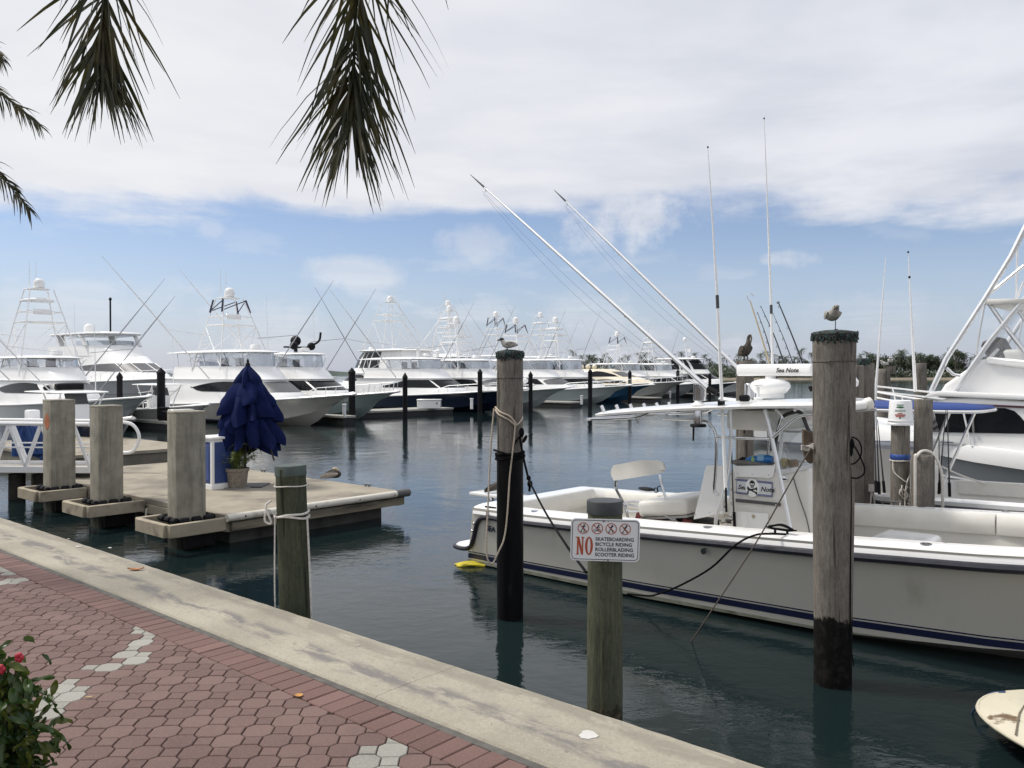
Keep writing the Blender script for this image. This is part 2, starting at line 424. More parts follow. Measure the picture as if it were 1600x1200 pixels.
oct_r, oct_w = slab(OCT).mesh('paver', PAVR, smooth=False), slab(OCT).mesh('paver', PAVW, smooth=False)
sq_r, sq_w = slab(SQ).mesh('small_paver', PAVR, smooth=False), slab(SQ).mesh('small_paver', PAVW, smooth=False)
WHITE_SEG = [((234, 989), (204, 1022), 19), ((122, 1043), (188, 1042), 9), ((124, 1064), (74, 1106), 17), ((0, 888), (22, 892), 8), ((0, 912), (36, 905), 7), ((602, 1164), (594, 1182), 25), ((570, 1200), (640, 1204), 18)]
def is_white(px, py):
    for (ax, ay), (bx, by), w in WHITE_SEG:
        dx, dy = bx - ax, (by - ay) * 1.6; L2 = dx * dx + dy * dy; k = max(0, min(1, ((px - ax) * dx + (py - ay) * 1.6 * dy) / L2))
        if math.hypot(px - ax - k * dx, (py - ay) * 1.6 - k * dy) < w: return True
    return False
cells = []
half = PP / 2
for i in range(-62, 18):
    for j in range(22, 84):
        x0, y0 = i * half, j * half
        x, y = x0 * pc - y0 * ps_, x0 * ps_ + y0 * pc
        n = x * TN.x + y * TN.y
        if n > N_BR0 + .07: continue
        isoct = (i + j) % 2 == 0
        px, py = proj((x, y, 0))
        if px < -420 or px > 1250 or py > 1500: continue
        cells.append((isoct, x, y, n, px, py))
def paver_poly(isoct, x, y):
    return clip_half([(x + a * pc - b * ps_, y + a * ps_ + b * pc) for a, b in (OCT if isoct else SQ)], N_BR0 - .003)
rest = MB()
for kind in (True, False):
    cs = [q for q in cells if q[0] == kind]
    cs.sort(key=lambda q: (not (-20 < q[4] < 1620 and q[5] < 1225), math.hypot(q[1], q[2])))
    done = 0
    for (_, x, y, n, px, py) in cs:
        poly = paver_poly(kind, x, y)
        if len(poly) < 3: continue
        ar = abs(sum(a[0] * b[1] - b[0] * a[1] for a, b in zip(poly, poly[1:] + poly[:1]))) / 2
        if ar < .0006: continue
        white = is_white(px, py)
        dz = random.uniform(-.0018, .0018)
        if done < 298:
            nm = 'paver' if kind else 'small_paver'
            if len(poly) == (8 if kind else 4) and n < N_BR0 - .12:
                o = link(nm, (oct_w if white else oct_r) if kind else (sq_w if white else sq_r), pav, (x, y, dz), (random.uniform(-.008, .008), random.uniform(-.008, .008), PROT))
            else:
                o = slab([(a - x, b - y) for a, b in poly]).build(nm, PAVW if white else PAVR, pav, smooth=False, loc=(x, y, dz))
            done += 1
        else:
            s_ = slab(poly, dz); rest.add(s_.v, s_.f)
tag(rest.build('paver_field', PAVR, pav, smooth=False), kind='stuff')
bl = MB(); bl.box((0, 0, -.027), (.1, N_BR1 - N_BR0 - .006, .055)); brick_me = bl.mesh('brick', BRKR, bevel=.004, smooth=False)
for k in range(118):
    u = -11.0 + k * .1045
    o = link('brick', brick_me, pav, Q(u, (N_BR0 + N_BR1) / 2, random.uniform(-.002, .002)), (random.uniform(-.01, .01), 0, TH + random.uniform(-.012, .012)))

# ---------------------------------------------------------------- seawall
def cap_mat():
    m = bpy.data.materials.new('concrete_cap'); m.use_nodes = True; t = NT(m.node_tree)
    geo = t.n('ShaderNodeNewGeometry')
    v = t.map(geo.outputs['Position'], rot=(0, 0, -TH))     # x = along the wall, y = across it
    w = t.n('ShaderNodeVectorMath', operation='ADD'); t.l(v, w.inputs[0]); w.inputs[1].default_value = (0, 0, 0)
    v = w.outputs[0]
    sp = t.n('ShaderNodeSeparateXYZ'); t.l(v, sp.inputs[0])
    big = t.noise(v, 1.6, 6, .6); fine = t.noise(v, 38, 5, .7); mid = t.noise(t.map(v, (.55, 1.6, 1)), 5, 6, .65, .4)
    c = t.mix(t.ss(big, .3, .7), (.28, .258, .205), (.395, .363, .29))
    c = t.mix(t.m('MULTIPLY', t.ss(fine, .4, .72), .5), c, (.23, .205, .16))
    c = t.mix(t.m('MULTIPLY', t.ss(t.noise(v, 120, 3, .7), .5, .7), .35), c, (.55, .52, .44))
    # long tyre-grey scuffs and damp lines that run with the wall
    wob = t.m('MULTIPLY', t.m('SUBTRACT', t.noise(t.map(v, (.5, 0, 1)), 1.3, 3), .5), .30)
    def band(n0, wd, thr, str_):
        d = t.m('ABSOLUTE', t.m('SUBTRACT', t.m('ADD', sp.outputs[1], wob), n0))
        b = t.m('SUBTRACT', 1.0, t.ss(d, wd * .3, wd)); return t.m('MULTIPLY', t.m('MULTIPLY', b, t.ss(mid, thr, thr + .16)), str_)
    c = t.mix(band(2.86, .11, .44, .85), c, (.155, .145, .14))
    c = t.mix(band(3.13, .10, .36, .6), c, (.20, .18, .145))
    c = t.mix(t.m('MULTIPLY', t.ss(t.noise(v, 3.0, 6, .65), .6, .72), .5), c, (.20, .18, .15))
    c = t.mix(t.m('MULTIPLY', t.ss(t.noise(v, 21, 5, .7), .64, .70), .7), c, (.15, .135, .11))
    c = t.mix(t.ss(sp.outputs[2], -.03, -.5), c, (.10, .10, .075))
    p = t.n('ShaderNodeBsdfPrincipled'); t.l(c, p.inputs['Base Color']); p.inputs['Roughness'].default_value = .92
    b = t.n('ShaderNodeBump'); b.inputs['Strength'].default_value = .55; b.inputs['Distance'].default_value = .012
    t.l(t.m('ADD', t.m('MULTIPLY', fine, .4), mid), b.inputs['Height']); t.l(b.outputs[0], p.inputs['Normal'])
    o = t.n('ShaderNodeOutputMaterial'); t.l(p.outputs[0], o.inputs[0]); return m
CAPM = cap_mat()
sw = thing('seawall', 'concrete seawall with a stained pale cap between the brick paving and the water', 'seawall', (0, 0, 0), TH)
joints = [-24.0, -18.0, -13.6, -9.2] + [un(PZ(a, b, 0))[0] for a, b in ((345, 945), (690, 1050))] + [-.3, 2.4, 6, 12, 22]
def cap_seg(a, b):
    m = MB(); n = max(2, int((b - a) / .12)); rings = []
    for i in range(n + 1):
        u = lerp(a, b, i / n)
        j = lambda s: (math.sin(u * 9.1 + s) + math.sin(u * 23.7 + 2 * s)) * .0012
        o1 = N_CAP1 + j(1); i1 = N_CAP0 + j(2.2)
        rings.append([(u, i1, -.30), (u, i1, -.012), (u, i1 + .012, .001), (u, (i1 + o1) / 2, .006), (u, o1 - .03, .001 + j(4) * .6), (u, o1 - .006, -.018), (u, o1, -.05), (u, o1, -.30)])
    return m.loft(rings)
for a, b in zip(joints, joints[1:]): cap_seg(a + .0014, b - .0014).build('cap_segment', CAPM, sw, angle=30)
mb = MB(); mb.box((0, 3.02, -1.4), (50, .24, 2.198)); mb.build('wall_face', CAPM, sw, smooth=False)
mb = MB(); mb.box((0, (N_BR1 + N_CAP0) / 2 + .004, -.048), (46, N_CAP0 - N_BR1 - .012, .08)); mb.build('joint_strip', M('joint_mortar', (.105, .10, .09), .95, var=.3, scale=12, bump=.4), sw, smooth=False)
DROP = M('bird_dropping_white', (.55, .54, .51), .8, var=.1)
def splat(px, py, r):
    p = PZ(px, py, 0); u, n = un(p); m = MB(); k = 11; ring = []; ph = random.random() * 6
    for j in range(k):
        a = 2 * math.pi * j / k; rr = r * (.6 + .5 * random.random()); ring.append((u + rr * math.cos(a) * 1.2, n + rr * math.sin(a), .0065))
    m.ext(ring, (0, 0, .0018)); m.build('white_spot', DROP, sw, smooth=False)
for q in ((921, 1151, .045), (172, 857, .018), (107, 843, .012), (122, 855, .03), (560, 1010, .008)): splat(*q)

# ---------------------------------------------------------------- fallen leaves
LEAFO = M('dry_leaf', (.42, .17, .055), .6, var=.25, scale=20); LEAFY = M('dry_leaf_tan', (.42, .30, .13), .6, var=.25, scale=20)
LEAFR = M('dry_leaf_orange', (.50, .24, .055), .55, var=.2, scale=20)
def fallen(px, py, Lh, Wd, rz, mat, curl, label, z0=.008):
    p = PZ(px, py, 0); m = MB()
    def fn(a, b):
        x = (a - .5) * Lh; w = Wd * math.sin(math.pi * min(.98, max(.02, a))) ** .7
        y = (b - .5) * w
        return Vector((x, y, z0 + curl * (abs(b - .5) * 2) ** 2 * .7 + curl * (2 * a - 1) ** 2)), Vector((0, 0, 1))
    m.shell(fn, 8, 4, .0012)
    o = m.build('fallen_leaf', mat, None, loc=(p.x, p.y, 0), rot=(0, 0, rz)); tag(o, label, 'leaf', 'fallen leaves')
fallen(212, 892, .13, .055, .15, LEAFO, .012, 'curled brown orange leaf lying on the concrete seawall cap')
fallen(467, 1089, .042, .042, .6, LEAFR, .002, 'small round orange leaf at the edge of the soldier course bricks')
fallen(139, 1092, .05, .014, .1, LEAFY, .003, 'thin tan leaf on the paving beside the grey pavers')

# ---------------------------------------------------------------- pilings
WGREY = wood_mat('wood_grey', (.125, .112, .096), (.285, .260, .228), (.05, .043, .037))
WGREYT = wood_mat('wood_grey_tarred', (.125, .112, .096), (.285, .260, .228), (.05, .043, .037), tar_z=.60, tar=(.0065, .006, .0055))
WGREEN = wood_mat('wood_green', (.075, .082, .055), (.15, .155, .105), (.03, .03, .022), tar_z=.50, tar=(.045, .04, .026))
WDARK = wood_mat('wood_dark_green', (.05, .058, .038), (.105, .11, .075), (.02, .02, .015))
ROPEW = M('rope_tan', (.46, .39, .31), .9, var=.25, scale=60); ROPEP = M('rope_white', (.62, .59, .54), .9, var=.2, scale=60)
ROPEB = M('rope_black', (.008, .008, .009), .9, var=.4, scale=60, spec=.08)
NETG = M('net_green', (.022, .06, .052), .8, var=.5, scale=50, dirt=(.018, .018, .017), dscale=22, dlo=.38, dhi=.56)
CAPB = M('cap_black', (.032, .035, .037), .5, var=.3, scale=9)
def pile_mb(r0, r1, z0, z1, n=40, seed=0, cracks=((2.0, .5, 1.0),), jag=0.0):
    rnd = random.Random(seed); m = MB(); rings = []; k = 26; ph = rnd.random() * 6
    for i in range(k + 1):
        t = i / k; z = lerp(z0, z1, t); r = lerp(r0, r1, t); ring = []
        for j in range(n):
            a = 2 * math.pi * j / n
            rr = r * (1 + .016 * math.sin(2 * a + ph + t) + .010 * math.sin(5 * a + 2 * ph) + .008 * math.sin(t * 11 + ph))
            for (ca, cz0, cz1) in cracks:
                d = abs((a - ca - .06 * math.sin(t * 9) + math.pi) % (2 * math.pi) - math.pi)
                if d < .10 and cz0 < t < cz1: rr *= .93
            zz = z + (jag * math.sin(7 * a + ph) if i == 0 else 0)
            ring.append((rr * math.cos(a), rr * math.sin(a), zz))
        rings.append(ring)
    rings.append([(p[0] * .93, p[1] * .93, p[2] + .012) for p in rings[-1]])
    return m.loft(rings)
def rope_ring(m, r, z, tilt=0.0, rr=.011, wob=.006, ph=0.0):
    pts = [(r * math.cos(a), r * math.sin(a), z + tilt * math.cos(a - ph) + wob * math.sin(3 * a)) for a in [2 * math.pi * k / 28 for k in range(29)]]
    return m.tube(pts, rr, 6)
FACE = R(-90)                                    # towards the camera in a pile's own frame
def net_cap(r, z, parent):
    m = MB(); rnd = random.Random(3)
    m.lathe([(r * 1.0, z - .05), (r * 1.03, z - .03), (r * 1.05, z + .01), (r * .96, z + .03), (r * .5, z + .045), (.005, z + .05)], 36, fn=lambda a, zz: 1 + .03 * math.sin(9 * a) + .02 * math.sin(17 * a + zz * 60))
    for _ in range(26):
        a = rnd.random() * 6.28; zz = z - .055 + rnd.random() * .06; L = .04 + rnd.random() * .08
        pts = [((r * 1.045 + .01 * math.sin(q * 3)) * math.cos(a + (q - 2) * .1), (r * 1.045 + .01 * math.sin(q * 3)) * math.sin(a + (q - 2) * .1), zz + L * .3 * math.sin(q * 1.8 + a)) for q in range(5)]
        m.tube(smooth_path(pts, 3), .007, 5)
    return m.build('net_cap', NETG, parent)

# right foreground pile, gull on top
D0 = 7.36
b0 = PD(1301, 1070, D0); rp = thing('wooden_piling', 'tall grey wooden piling with a black tarred foot, gull standing on its netted top', 'piling', (b0.x, b0.y, WZ))
top = PD(1300, 524, D0).z - WZ
pile_mb(.152, .182, -.9, top, seed=1, cracks=((R(-85), .62, 1.0), (R(-40), .35, .75))).build('post', WGREYT, rp, angle=60)
net_cap(.184, top, rp)
m = MB(); rope_ring(m, .183, top - .23, .004, .0035, .002); m.tube([(-.1, -.155, top - .23), (-.11, -.172, top - .24), (-.10, -.178, top - .225)], .006, 5); m.build('wire', M('wire_rust', (.08, .07, .06), .7, .3), rp)
# near mid pile with black sleeve, gull
b1 = PZ(797, 965, WZ); D1 = b1.y
mp = thing('wooden_piling', 'grey wooden piling with a black sleeve and a hanging tan rope loop', 'piling', (b1.x, b1.y, WZ))
top1 = PD(795, 553, D1).z - WZ; sl = PD(795, 708, D1).z - WZ
pile_mb(.128, .148, -.9, top1, seed=2, cracks=((R(-70), .55, 1.0), (R(-120), .5, .8))).build('post', WGREY, mp, angle=60)
m = MB(); m.lathe([(.146, -.9), (.147, .2), (.15, .35), (.150, sl), (.143, sl + .004)], 40, fn=lambda a, z: 1 + .008 * math.sin(3 * a + z * 2) + .006 * math.sin(z * 6))
SLEEVE = M('black_sleeve', (.007, .007, .008), .45, spec=.1, var=.3, scale=5, dirt=(.035, .035, .035), dscale=2.2, dlo=.60, dhi=.8, stretch=(3, 3, .6), bump=.2)
m.build('sleeve', SLEEVE, mp)
net_cap(.150, top1, mp)
m = MB(); rope_ring(m, .150, top1 - .27, .0, .004, .002); m.build('wire', _mats['wire_rust'], mp)
mp_top = top1
# sign pile
ps = PD(945, 860, 5.66); sp_ = thing('wooden_piling', 'greenish wooden piling with a black cap carrying the white sign', 'piling', (ps.x, ps.y, WZ))
st = PD(945, 782, 5.66).z - WZ
pile_mb(.122, .116, -.9, st - .02, seed=4, cracks=((R(-60), 0, .6), (R(-115), .3, .7))).build('post', WGREEN, sp_, angle=60)
m = MB(); m.lathe([(.1185, st - .085), (.1235, st - .083), (.1225, st - .004), (.118, st + .003), (.09, st + .004), (.005, st + .004)], 40, fn=lambda a, z: 1 + .008 * math.sin(5 * a)); m.build('pile_cap', CAPB, sp_)
# dark pile by the dock
pd_ = PD(467, 860, 5.95); gp = thing('wooden_piling', 'short dark green wooden piling tied with thin white rope', 'piling', (pd_.x, pd_.y, WZ))
gt = PD(459, 727, 5.95).z - WZ
gpost = pile_mb(.122, .106, -.9, gt - .02, seed=5, cracks=((R(-60), .2, .7),)).build('post', WDARK, gp, angle=60); gp.rotation_euler = (0, R(-1.6), 0)
m = MB(); m.lathe([(.107, gt - .07), (.1095, gt - .068), (.109, gt - .004), (.105, gt + .002), (.004, gt + .006)], 36, fn=lambda a, z: 1 + .02 * math.sin(4 * a)); m.build('pile_cap', M('cap_green_slate', (.055, .075, .066), .6, var=.3, scale=8), gp)
m = MB(); rope_ring(m, .116, gt - .14, .0, .0045, .003); rope_ring(m, .118, gt - .345, .012, .0085, .006); rope_ring(m, .120, gt - .362, -.012, .0085, .006, .5)
m.tube(smooth_path([(-.10, -.07, gt - .34), (-.15, -.09, gt - .30), (-.17, -.08, gt - .38), (-.12, -.10, gt - .39), (-.16, -.09, gt - .28), (-.13, -.06, gt - .24)], 5), .008, 6)
m.tube(smooth_path([(-.10, -.08, gt - .36), (-.115, -.09, gt - .9), (-.11, -.085, gt - 1.4)], 5), .006, 6)
m.tube(smooth_path([(.118, -.04, gt - .36), (.128, -.05, gt - .8), (.13, -.05, gt - 1.5), (.135, -.05, gt - 2.1)], 5), .008, 6)
m.build('rope', ROPEP, gp)
# pile row behind the near boat
def simple_pile(name_label, px, pyt, D, r, r1=None, seed=0, mat=WGREY, foot=True, cracks=((R(-80), .5, 1.0),), lean=0.0, group=None):
    p = PD(px, pyt, D); t = thing('wooden_piling', name_label, 'piling', (p.x, p.y, WZ), random.random() * 0, group); t.rotation_euler = (0, lean, 0)
    pile_mb(r * 1.05, r1 or r, -.9, p.z - WZ, seed=seed, cracks=cracks, n=28).build('post', mat, t, angle=60)
    return t, p.z - WZ
tw1, h1 = simple_pile('left of a pair of tall grey pilings half hidden behind the big gull piling', 1334, 572, 11.8, .135, seed=11)
tw2, h2 = simple_pile('right of a pair of tall grey pilings, loose pale rope hanging from it', 1352, 569, 12.0, .125, seed=12)
m = MB(); m.box((-.05, -.06, h2 + .03), (.16, .14, .11)); m.build('net_pad', NETG, tw2, bevel=.02)
m = MB(); m.tube(smooth_path([(.02, -.14, .98 + .12), (.03, -.15, 1.0), (-.01, -.15, .6), (-.02, -.15, .35)], 5), .012, 6); m.tube(smooth_path([(.02, -.14, 1.1), (.08, -.13, .95), (.10, -.13, .6), (.08, -.13, .35)], 5), .012, 6)
m.box((.03, -.14, 1.12), (.07, .05, .10)); m.build('rope', ROPEP, tw2)
bk, hb = simple_pile('grey piling under an upturned white bucket with blue tape round it', 1407, 640, 11.35, .118, seed=13)
sq1, hs = simple_pile('plain grey square topped piling right of the bucket piling', 1443, 625, 11.75, .120, seed=14)
sh1, hsh = simple_pile('short fat split grey piling with a pale hose looped over its top', 1442, 712, 11.05, .143, seed=15, cracks=((R(-115), 0, 1.0), (R(-60), .2, .9)))
m = MB(); m.tube(smooth_path([(-.13, -.10, -.1), (-.16, -.12, hsh - .15), (-.13, -.10, hsh + .0), (-.02, -.05, hsh + .07), (.10, -.06, hsh + .03), (.17, -.10, hsh - .12), (.20, -.12, hsh - .4), (.21, -.12, .2)], 6), .019, 7); m.build('hose', ROPEP, sh1)
pp, hp = simple_pile('grey piling behind the near boat topped by a preening pelican', 1164, 565, 13.2, .135, seed=16)
dp1, hd1 = simple_pile('distant grey piling with two gulls, beyond the blue canvas top', 1381, 577, 26, .19, seed=17)
m = MB(); m.box((.19, .0, hd1 - .02), (.26, .22, .25)); m.build('box', WGREY, dp1)
dp2, hdp = simple_pile('far leaning grey piling with a black band near the wooded shore', 1442, 568, 24, .165, seed=18, lean=R(-1.5))
m = MB(); m.lathe([(.19, .95 + .25), (.21, 1.0 + .25), (.21, 1.16 + .25), (.19, 1.2 + .25)], 18); m.tube(smooth_path([(.1, -.18, 1.4), (.3, -.22, 1.3), (.5, -.2, 1.2), (.55, -.2, 1.0)], 4), .02, 5); m.build('band', BLACK, dp2)
# upturned bucket on its pile
pb = PD(1407, 664, 11.3); bu = thing('bucket', 'upturned white plastic bucket with a printed label on the grey piling', 'bucket', (pb.x, pb.y, pb.z))
bh = PD(1407, 626, 11.3).z - pb.z
m = MB(); m.lathe([(.158, 0), (.164, .0), (.166, .022), (.158, .03), (.156, .05), (.142, bh - .02), (.136, bh), (.12, bh + .008), (.005, bh + .01)], 36); m.build('bucket_body', WHITEP, bu)
GRP, RDP = M('print_green', (.04, .16, .06), .5), M('print_red', (.38, .05, .03), .5)
def bucket_print(z, w, h, mat, oval=False):
    m = MB(); rr = lambda zz: lerp(.156, .142, zz / bh) + .0012; c0_ = R(-117)
    def fn(u, v):
        zz = z + (v - .5) * h * (math.sin(math.pi * max(.02, min(.98, u))) ** .5 if oval else 1); a = c0_ + (u - .5) * w / .15; return Vector((rr(zz) * math.cos(a), rr(zz) * math.sin(a), zz)), Vector((math.cos(a), math.sin(a), 0))
    m.shell(fn, 10, 2, .0008); m.build('label_print', mat, bu, smooth=False)
bucket_print(bh - .055, .09, .012, GRP); bucket_print(bh - .085, .10, .026, GRP, True)
for s_ in (-1, 1): bucket_print(bh - .125, .14, .006, GRP) if s_ < 0 else bucket_print(bh - .140, .14, .006, GRP)
bucket_print(bh - .168, .06, .012, RDP); bucket_print(bh - .190, .13, .018, RDP); bucket_print(bh - .212, .11, .014, RDP); bucket_print(bh - .23, .03, .02, GRP, True)
m = MB(); m.tube([(.165 * math.cos(a), .165 * math.sin(a), .06) for a in [R(360 * k / 24) for k in range(25)]], .006, 6); m.build('rim', WHITEP, bu)
# blue tape and white rope round the bucket pile
zz = PD(1407, 714, 11.3).z - WZ
m = MB(); m.lathe([(.124, zz - .035), (.1285, zz - .03), (.130, zz), (.1285, zz + .03), (.124, zz + .035)], 28, fn=lambda a, z: 1 + .01 * math.sin(11 * a + z * 90)); m.build('tape', M('tape_blue', (.03, .08, .30), .5, var=.3, scale=20), bk)
m = MB(); rope_ring(m, .131, zz - .05, .0, .008, .003)
m.tube(smooth_path([(-.13, -.06, zz - .06), (-.12, -.08, zz - .2), (-.03, -.14, zz - .30), (.02, -.145, zz - .33)], 5), .009, 6)
m.tube(smooth_path([(.13, -.06, zz - .06), (.10, -.10, zz - .2), (.03, -.145, zz - .32), (.0, -.15, zz - .5), (.0, -.15, zz - .75)], 5), .009, 6)
rnd = random.Random(5)
for _ in range(14):
    x = rnd.uniform(-.06, .10); z = zz - .35 - rnd.random() * .35
    m.tube(smooth_path([(x, -.14, z), (x + rnd.uniform(-.05, .05), -.165, z - .06), (x + rnd.uniform(-.05, .05), -.15, z - .13)], 4), .008, 5)
m.build('rope', ROPEP, bk)
# hanging black cord on the right pile's far side
rt = PD(1331, 700, 7.25)
bc = thing('cord_coil', 'looped black cord hanging on the right side of the tall gull piling', 'cord', (rt.x, rt.y, rt.z))
def rl(px, py): p = PD(px, py, 7.22); return (p.x - rt.x, p.y - rt.y, p.z - rt.z)
m = MB()
m.tube(smooth_path([rl(a, b) for a, b in ((1331, 684), (1319, 696), (1318, 712), (1324, 724), (1335, 724), (1344, 714), (1346, 700), (1341, 688), (1331, 683), (1328, 690), (1330, 700))], 5), .0065, 6)
m.tube(smooth_path([rl(a, b) for a, b in ((1334, 695), (1342, 710), (1350, 728), (1350, 740), (1340, 747), (1330, 746), (1326, 743))], 5), .0065, 6)
m.tube(smooth_path([rl(a, b) for a, b in ((1331, 690), (1329, 712), (1330, 780), (1329, 900), (1329, 1000), (1334, 1040))], 5), .0055, 6)
m.build('cord', ROPEB, bc); m = MB(); m.ell(rl(1330, 694), (.028, .025, .05)); m.ell(rl(1329, 705), (.02, .02, .05)); m.build('knot', ROPEB, bc)

# ---------------------------------------------------------------- ropes at the mid pile
def ml(px, py, Y): p = PD(px, py, Y); return (p.x - b1.x, p.y - b1.y, p.z - WZ)
fr = D1 - .155
lp_ = thing('rope_loop', 'long tan rope looped round the black sleeved piling and hanging in a bight', 'rope', (b1.x, b1.y, WZ))
m = MB()
m.tube(smooth_path([ml(774, 640, D1), ml(780, 648, fr + .03), ml(795, 656, fr), ml(806, 664, fr), ml(815, 656, fr + .05), ml(816, 650, D1)], 5), .0105, 7)
m.tube(smooth_path([ml(774, 636, D1), ml(782, 644, fr + .03), ml(797, 651, fr), ml(806, 662, fr)], 5), .0105, 7)
m.tube(smooth_path([ml(805, 660, fr - .01), ml(803, 690, fr - .01), ml(797, 740, fr - .01), ml(793, 800, fr - .01), ml(788, 840, fr - .03), ml(779, 862, fr - .05), ml(770, 880, fr - .05), ml(762, 874, fr - .05), ml(760, 850, fr - .04), ml(762, 800, fr), ml(765, 730, D1 - .06), ml(769, 670, D1 - .04), ml(772, 638, D1)], 6), .0095, 7)
m.build('rope', ROPEW, lp_)
bl_ = thing('dock_line', 'black dock line wrapped round the sleeved piling and running down behind the sign', 'rope', (b1.x, b1.y, WZ))
m = MB()
for k in range(4): rope_ring(m, .158 + .004 * (k % 2), ml(797, 708 + k * 2.3, D1)[2], .012 * (-1) ** k, .0125, .007, R(60 * k))
m.tube(smooth_path([ml(772, 703, D1), ml(784, 707, fr), ml(800, 711, fr), ml(817, 706, fr + .06)], 5), .013, 6)
m.tube(smooth_path([ml(815, 679, fr + .02), ml(806, 690, fr), ml(800, 705, fr)], 5), .010, 6)
m.tube(smooth_path([ml(812, 682, fr), ml(815, 700, fr), ml(819, 720, fr - .02), ml(826, 750, fr - .05)], 5), .013, 6)
e1 = Vector((ps.x - .12, ps.y + .06, PD(916, 893, 5.75).z)) - Vector((b1.x, b1.y, WZ))
m.tube(smooth_path([ml(826, 750, fr - .05), ml(852, 800, 8.2), ml(885, 852, 6.7), tuple(e1)], 8), .0105, 7)
m.build('rope', ROPEB, bl_)
m = MB(); m.ell(ml(815, 676, fr), (.03, .03, .055)); m.ell(ml(820, 686, fr), (.02, .02, .05), rot=Matrix.Rotation(.5, 3, 'Y')); m.ell(ml(826, 747, fr - .05), (.025, .025, .03)); m.ell(ml(828, 756, fr - .06), (.03, .03, .04)); m.tube([ml(828, 758, fr - .06), ml(827, 768, fr - .07)], .014, 6); m.build('knot', ROPEB, bl_)

# ---------------------------------------------------------------- lettering
def text_mesh(txt, size, mat, name='lettering', bold=.0, shear=0.0, ext=.0008, sx=1.0, align='LEFT', space=1.0):
    cu = bpy.data.curves.new('t', 'FONT'); cu.body = txt; cu.size = size; cu.offset = bold; cu.shear = shear; cu.extrude = ext; cu.align_x = align; cu.space_character = space; cu.resolution_u = 3
    o = bpy.data.objects.new('t', cu); COL.objects.link(o); bpy.context.view_layer.update()
    me = bpy.data.meshes.new_from_object(o.evaluated_get(bpy.context.evaluated_depsgraph_get()))
    bpy.data.objects.remove(o); bpy.data.curves.remove(cu)
    me.materials.clear(); me.materials.append(mat); me.name = name
    if sx != 1: me.transform(Matrix.Diagonal((sx, 1, 1, 1)))
    return me
# ---------------------------------------------------------------- NO SKATEBOARDING sign
INK = M('ink_navy', (.012, .014, .035), .5, var=.05); INKR = M('ink_red', (.42, .075, .03), .5, var=.05); SIGNW = M('sign_white', (.76, .76, .76), .35, var=.02)
sg_c = PD(945.5, 844, 5.50); sg = thing('sign', 'white metal sign reading NO skateboarding, bicycle riding, rollerblading, scooter riding', 'sign', tuple(sg_c)); sg.rotation_euler = (R(.5), R(1.3), R(-2))
SW_, SH_ = .457, .281
def rrect(w, h, r, k=6):
    out = []
    for cx, cz, a0 in ((w / 2 - r, h / 2 - r, 0), (-w / 2 + r, h / 2 - r, 90), (-w / 2 + r, -h / 2 + r, 180), (w / 2 - r, -h / 2 + r, 270)):
        for j in range(k + 1): a = R(a0 + 90 * j / k); out.append((cx + r * math.cos(a), cz + r * math.sin(a)))
    return out
m = MB(); m.ext([(x, 0, z) for x, z in rrect(SW_, SH_, .032)], (0, .003, 0)); m.build('plate', SIGNW, sg, smooth=False)
def flat_ring(outer, inner, y=-.0006, th=.0006):
    m = MB(); n = len(outer); rings = [[(x, y, z) for x, z in outer], [(x, y - th, z) for x, z in outer], [(x, y - th, z) for x, z in inner], [(x, y, z) for x, z in inner]]
    return m.loft(rings, caps=False)
flat_ring(rrect(SW_ - .018, SH_ - .018, .026), rrect(SW_ - .026, SH_ - .026, .022)).build('border', INK, sg, smooth=False)
for k, x in enumerate((-.146, -.054, .038, .130)):
    zc = .077; rg = []
    circ = lambda r: [(x + r * math.cos(R(a)), zc + r * math.sin(R(a))) for a in range(0, 360, 12)]
    pm = MB()
    def limb(a, b, w=.0045): pm.bar((x + a[0], -.0013, zc + a[1]), (x + b[0], -.0013, zc + b[1]), .001, w, up=(0, 0, 1)) if abs(b[0] - a[0]) > 1e-4 else pm.bar((x + a[0], -.0013, zc + a[1]), (x + b[0] + 1e-3, -.0013, zc + b[1]), .001, w, up=(0, 0, 1))
    hx = (.006, .010, .006, .008)[k]
    pm.ext([(x + hx + .0052 * math.cos(R(a)), -.0010, zc + .021 + .0052 * math.sin(R(a))) for a in range(0, 360, 30)], (0, -.0008, 0))
    limb((hx - .002, .015), (-.004, -.002), .009)
    if k == 1:
        for wx in (-.014, .013):
            o_ = [(x + wx + .0095 * math.cos(R(a)), zc - .012 + .0095 * math.sin(R(a))) for a in range(0, 360, 20)]; i_ = [(x + wx + .0072 * math.cos(R(a)), zc - .012 + .0072 * math.sin(R(a))) for a in range(0, 360, 20)]
            rr_ = flat_ring(o_, i_, -.0010, .0006); pm.add(rr_.v, rr_.f)
        limb((hx, .012), (.015, .004)); limb((-.004, -.002), (.006, -.006)); limb((.006, -.006), (.0, -.016)); limb((-.014, -.012), (.002, -.014), .002); limb((.013, -.012), (.010, .0), .002)
    else:
        limb((hx - .002, .013), (.016, .010 + .004 * k)); limb((hx - .002, .013), (-.013, .010 - .002 * k)); limb((-.004, -.002), (.007, -.011)); limb((.007, -.011), (.004 + .003 * k, -.024)); limb((-.004, -.002), (-.009, -.013)); limb((-.009, -.013), (-.016, -.023))
        limb((.001 + .003 * k, -.025), (.013, -.024), .004); limb((-.020, -.024), (-.009, -.025), .004)
    pm.build('pictogram', INK, sg, smooth=False)
    rm = flat_ring(circ(.0375), circ(.0325), -.002, .0006)
    rm.bar((x - .0245, -.0024, zc + .0245), (x + .0245, -.0024, zc - .0245), .0006, .0052, up=(0, 0, 1)); rm.build('prohibition_ring', INKR, sg, smooth=False)
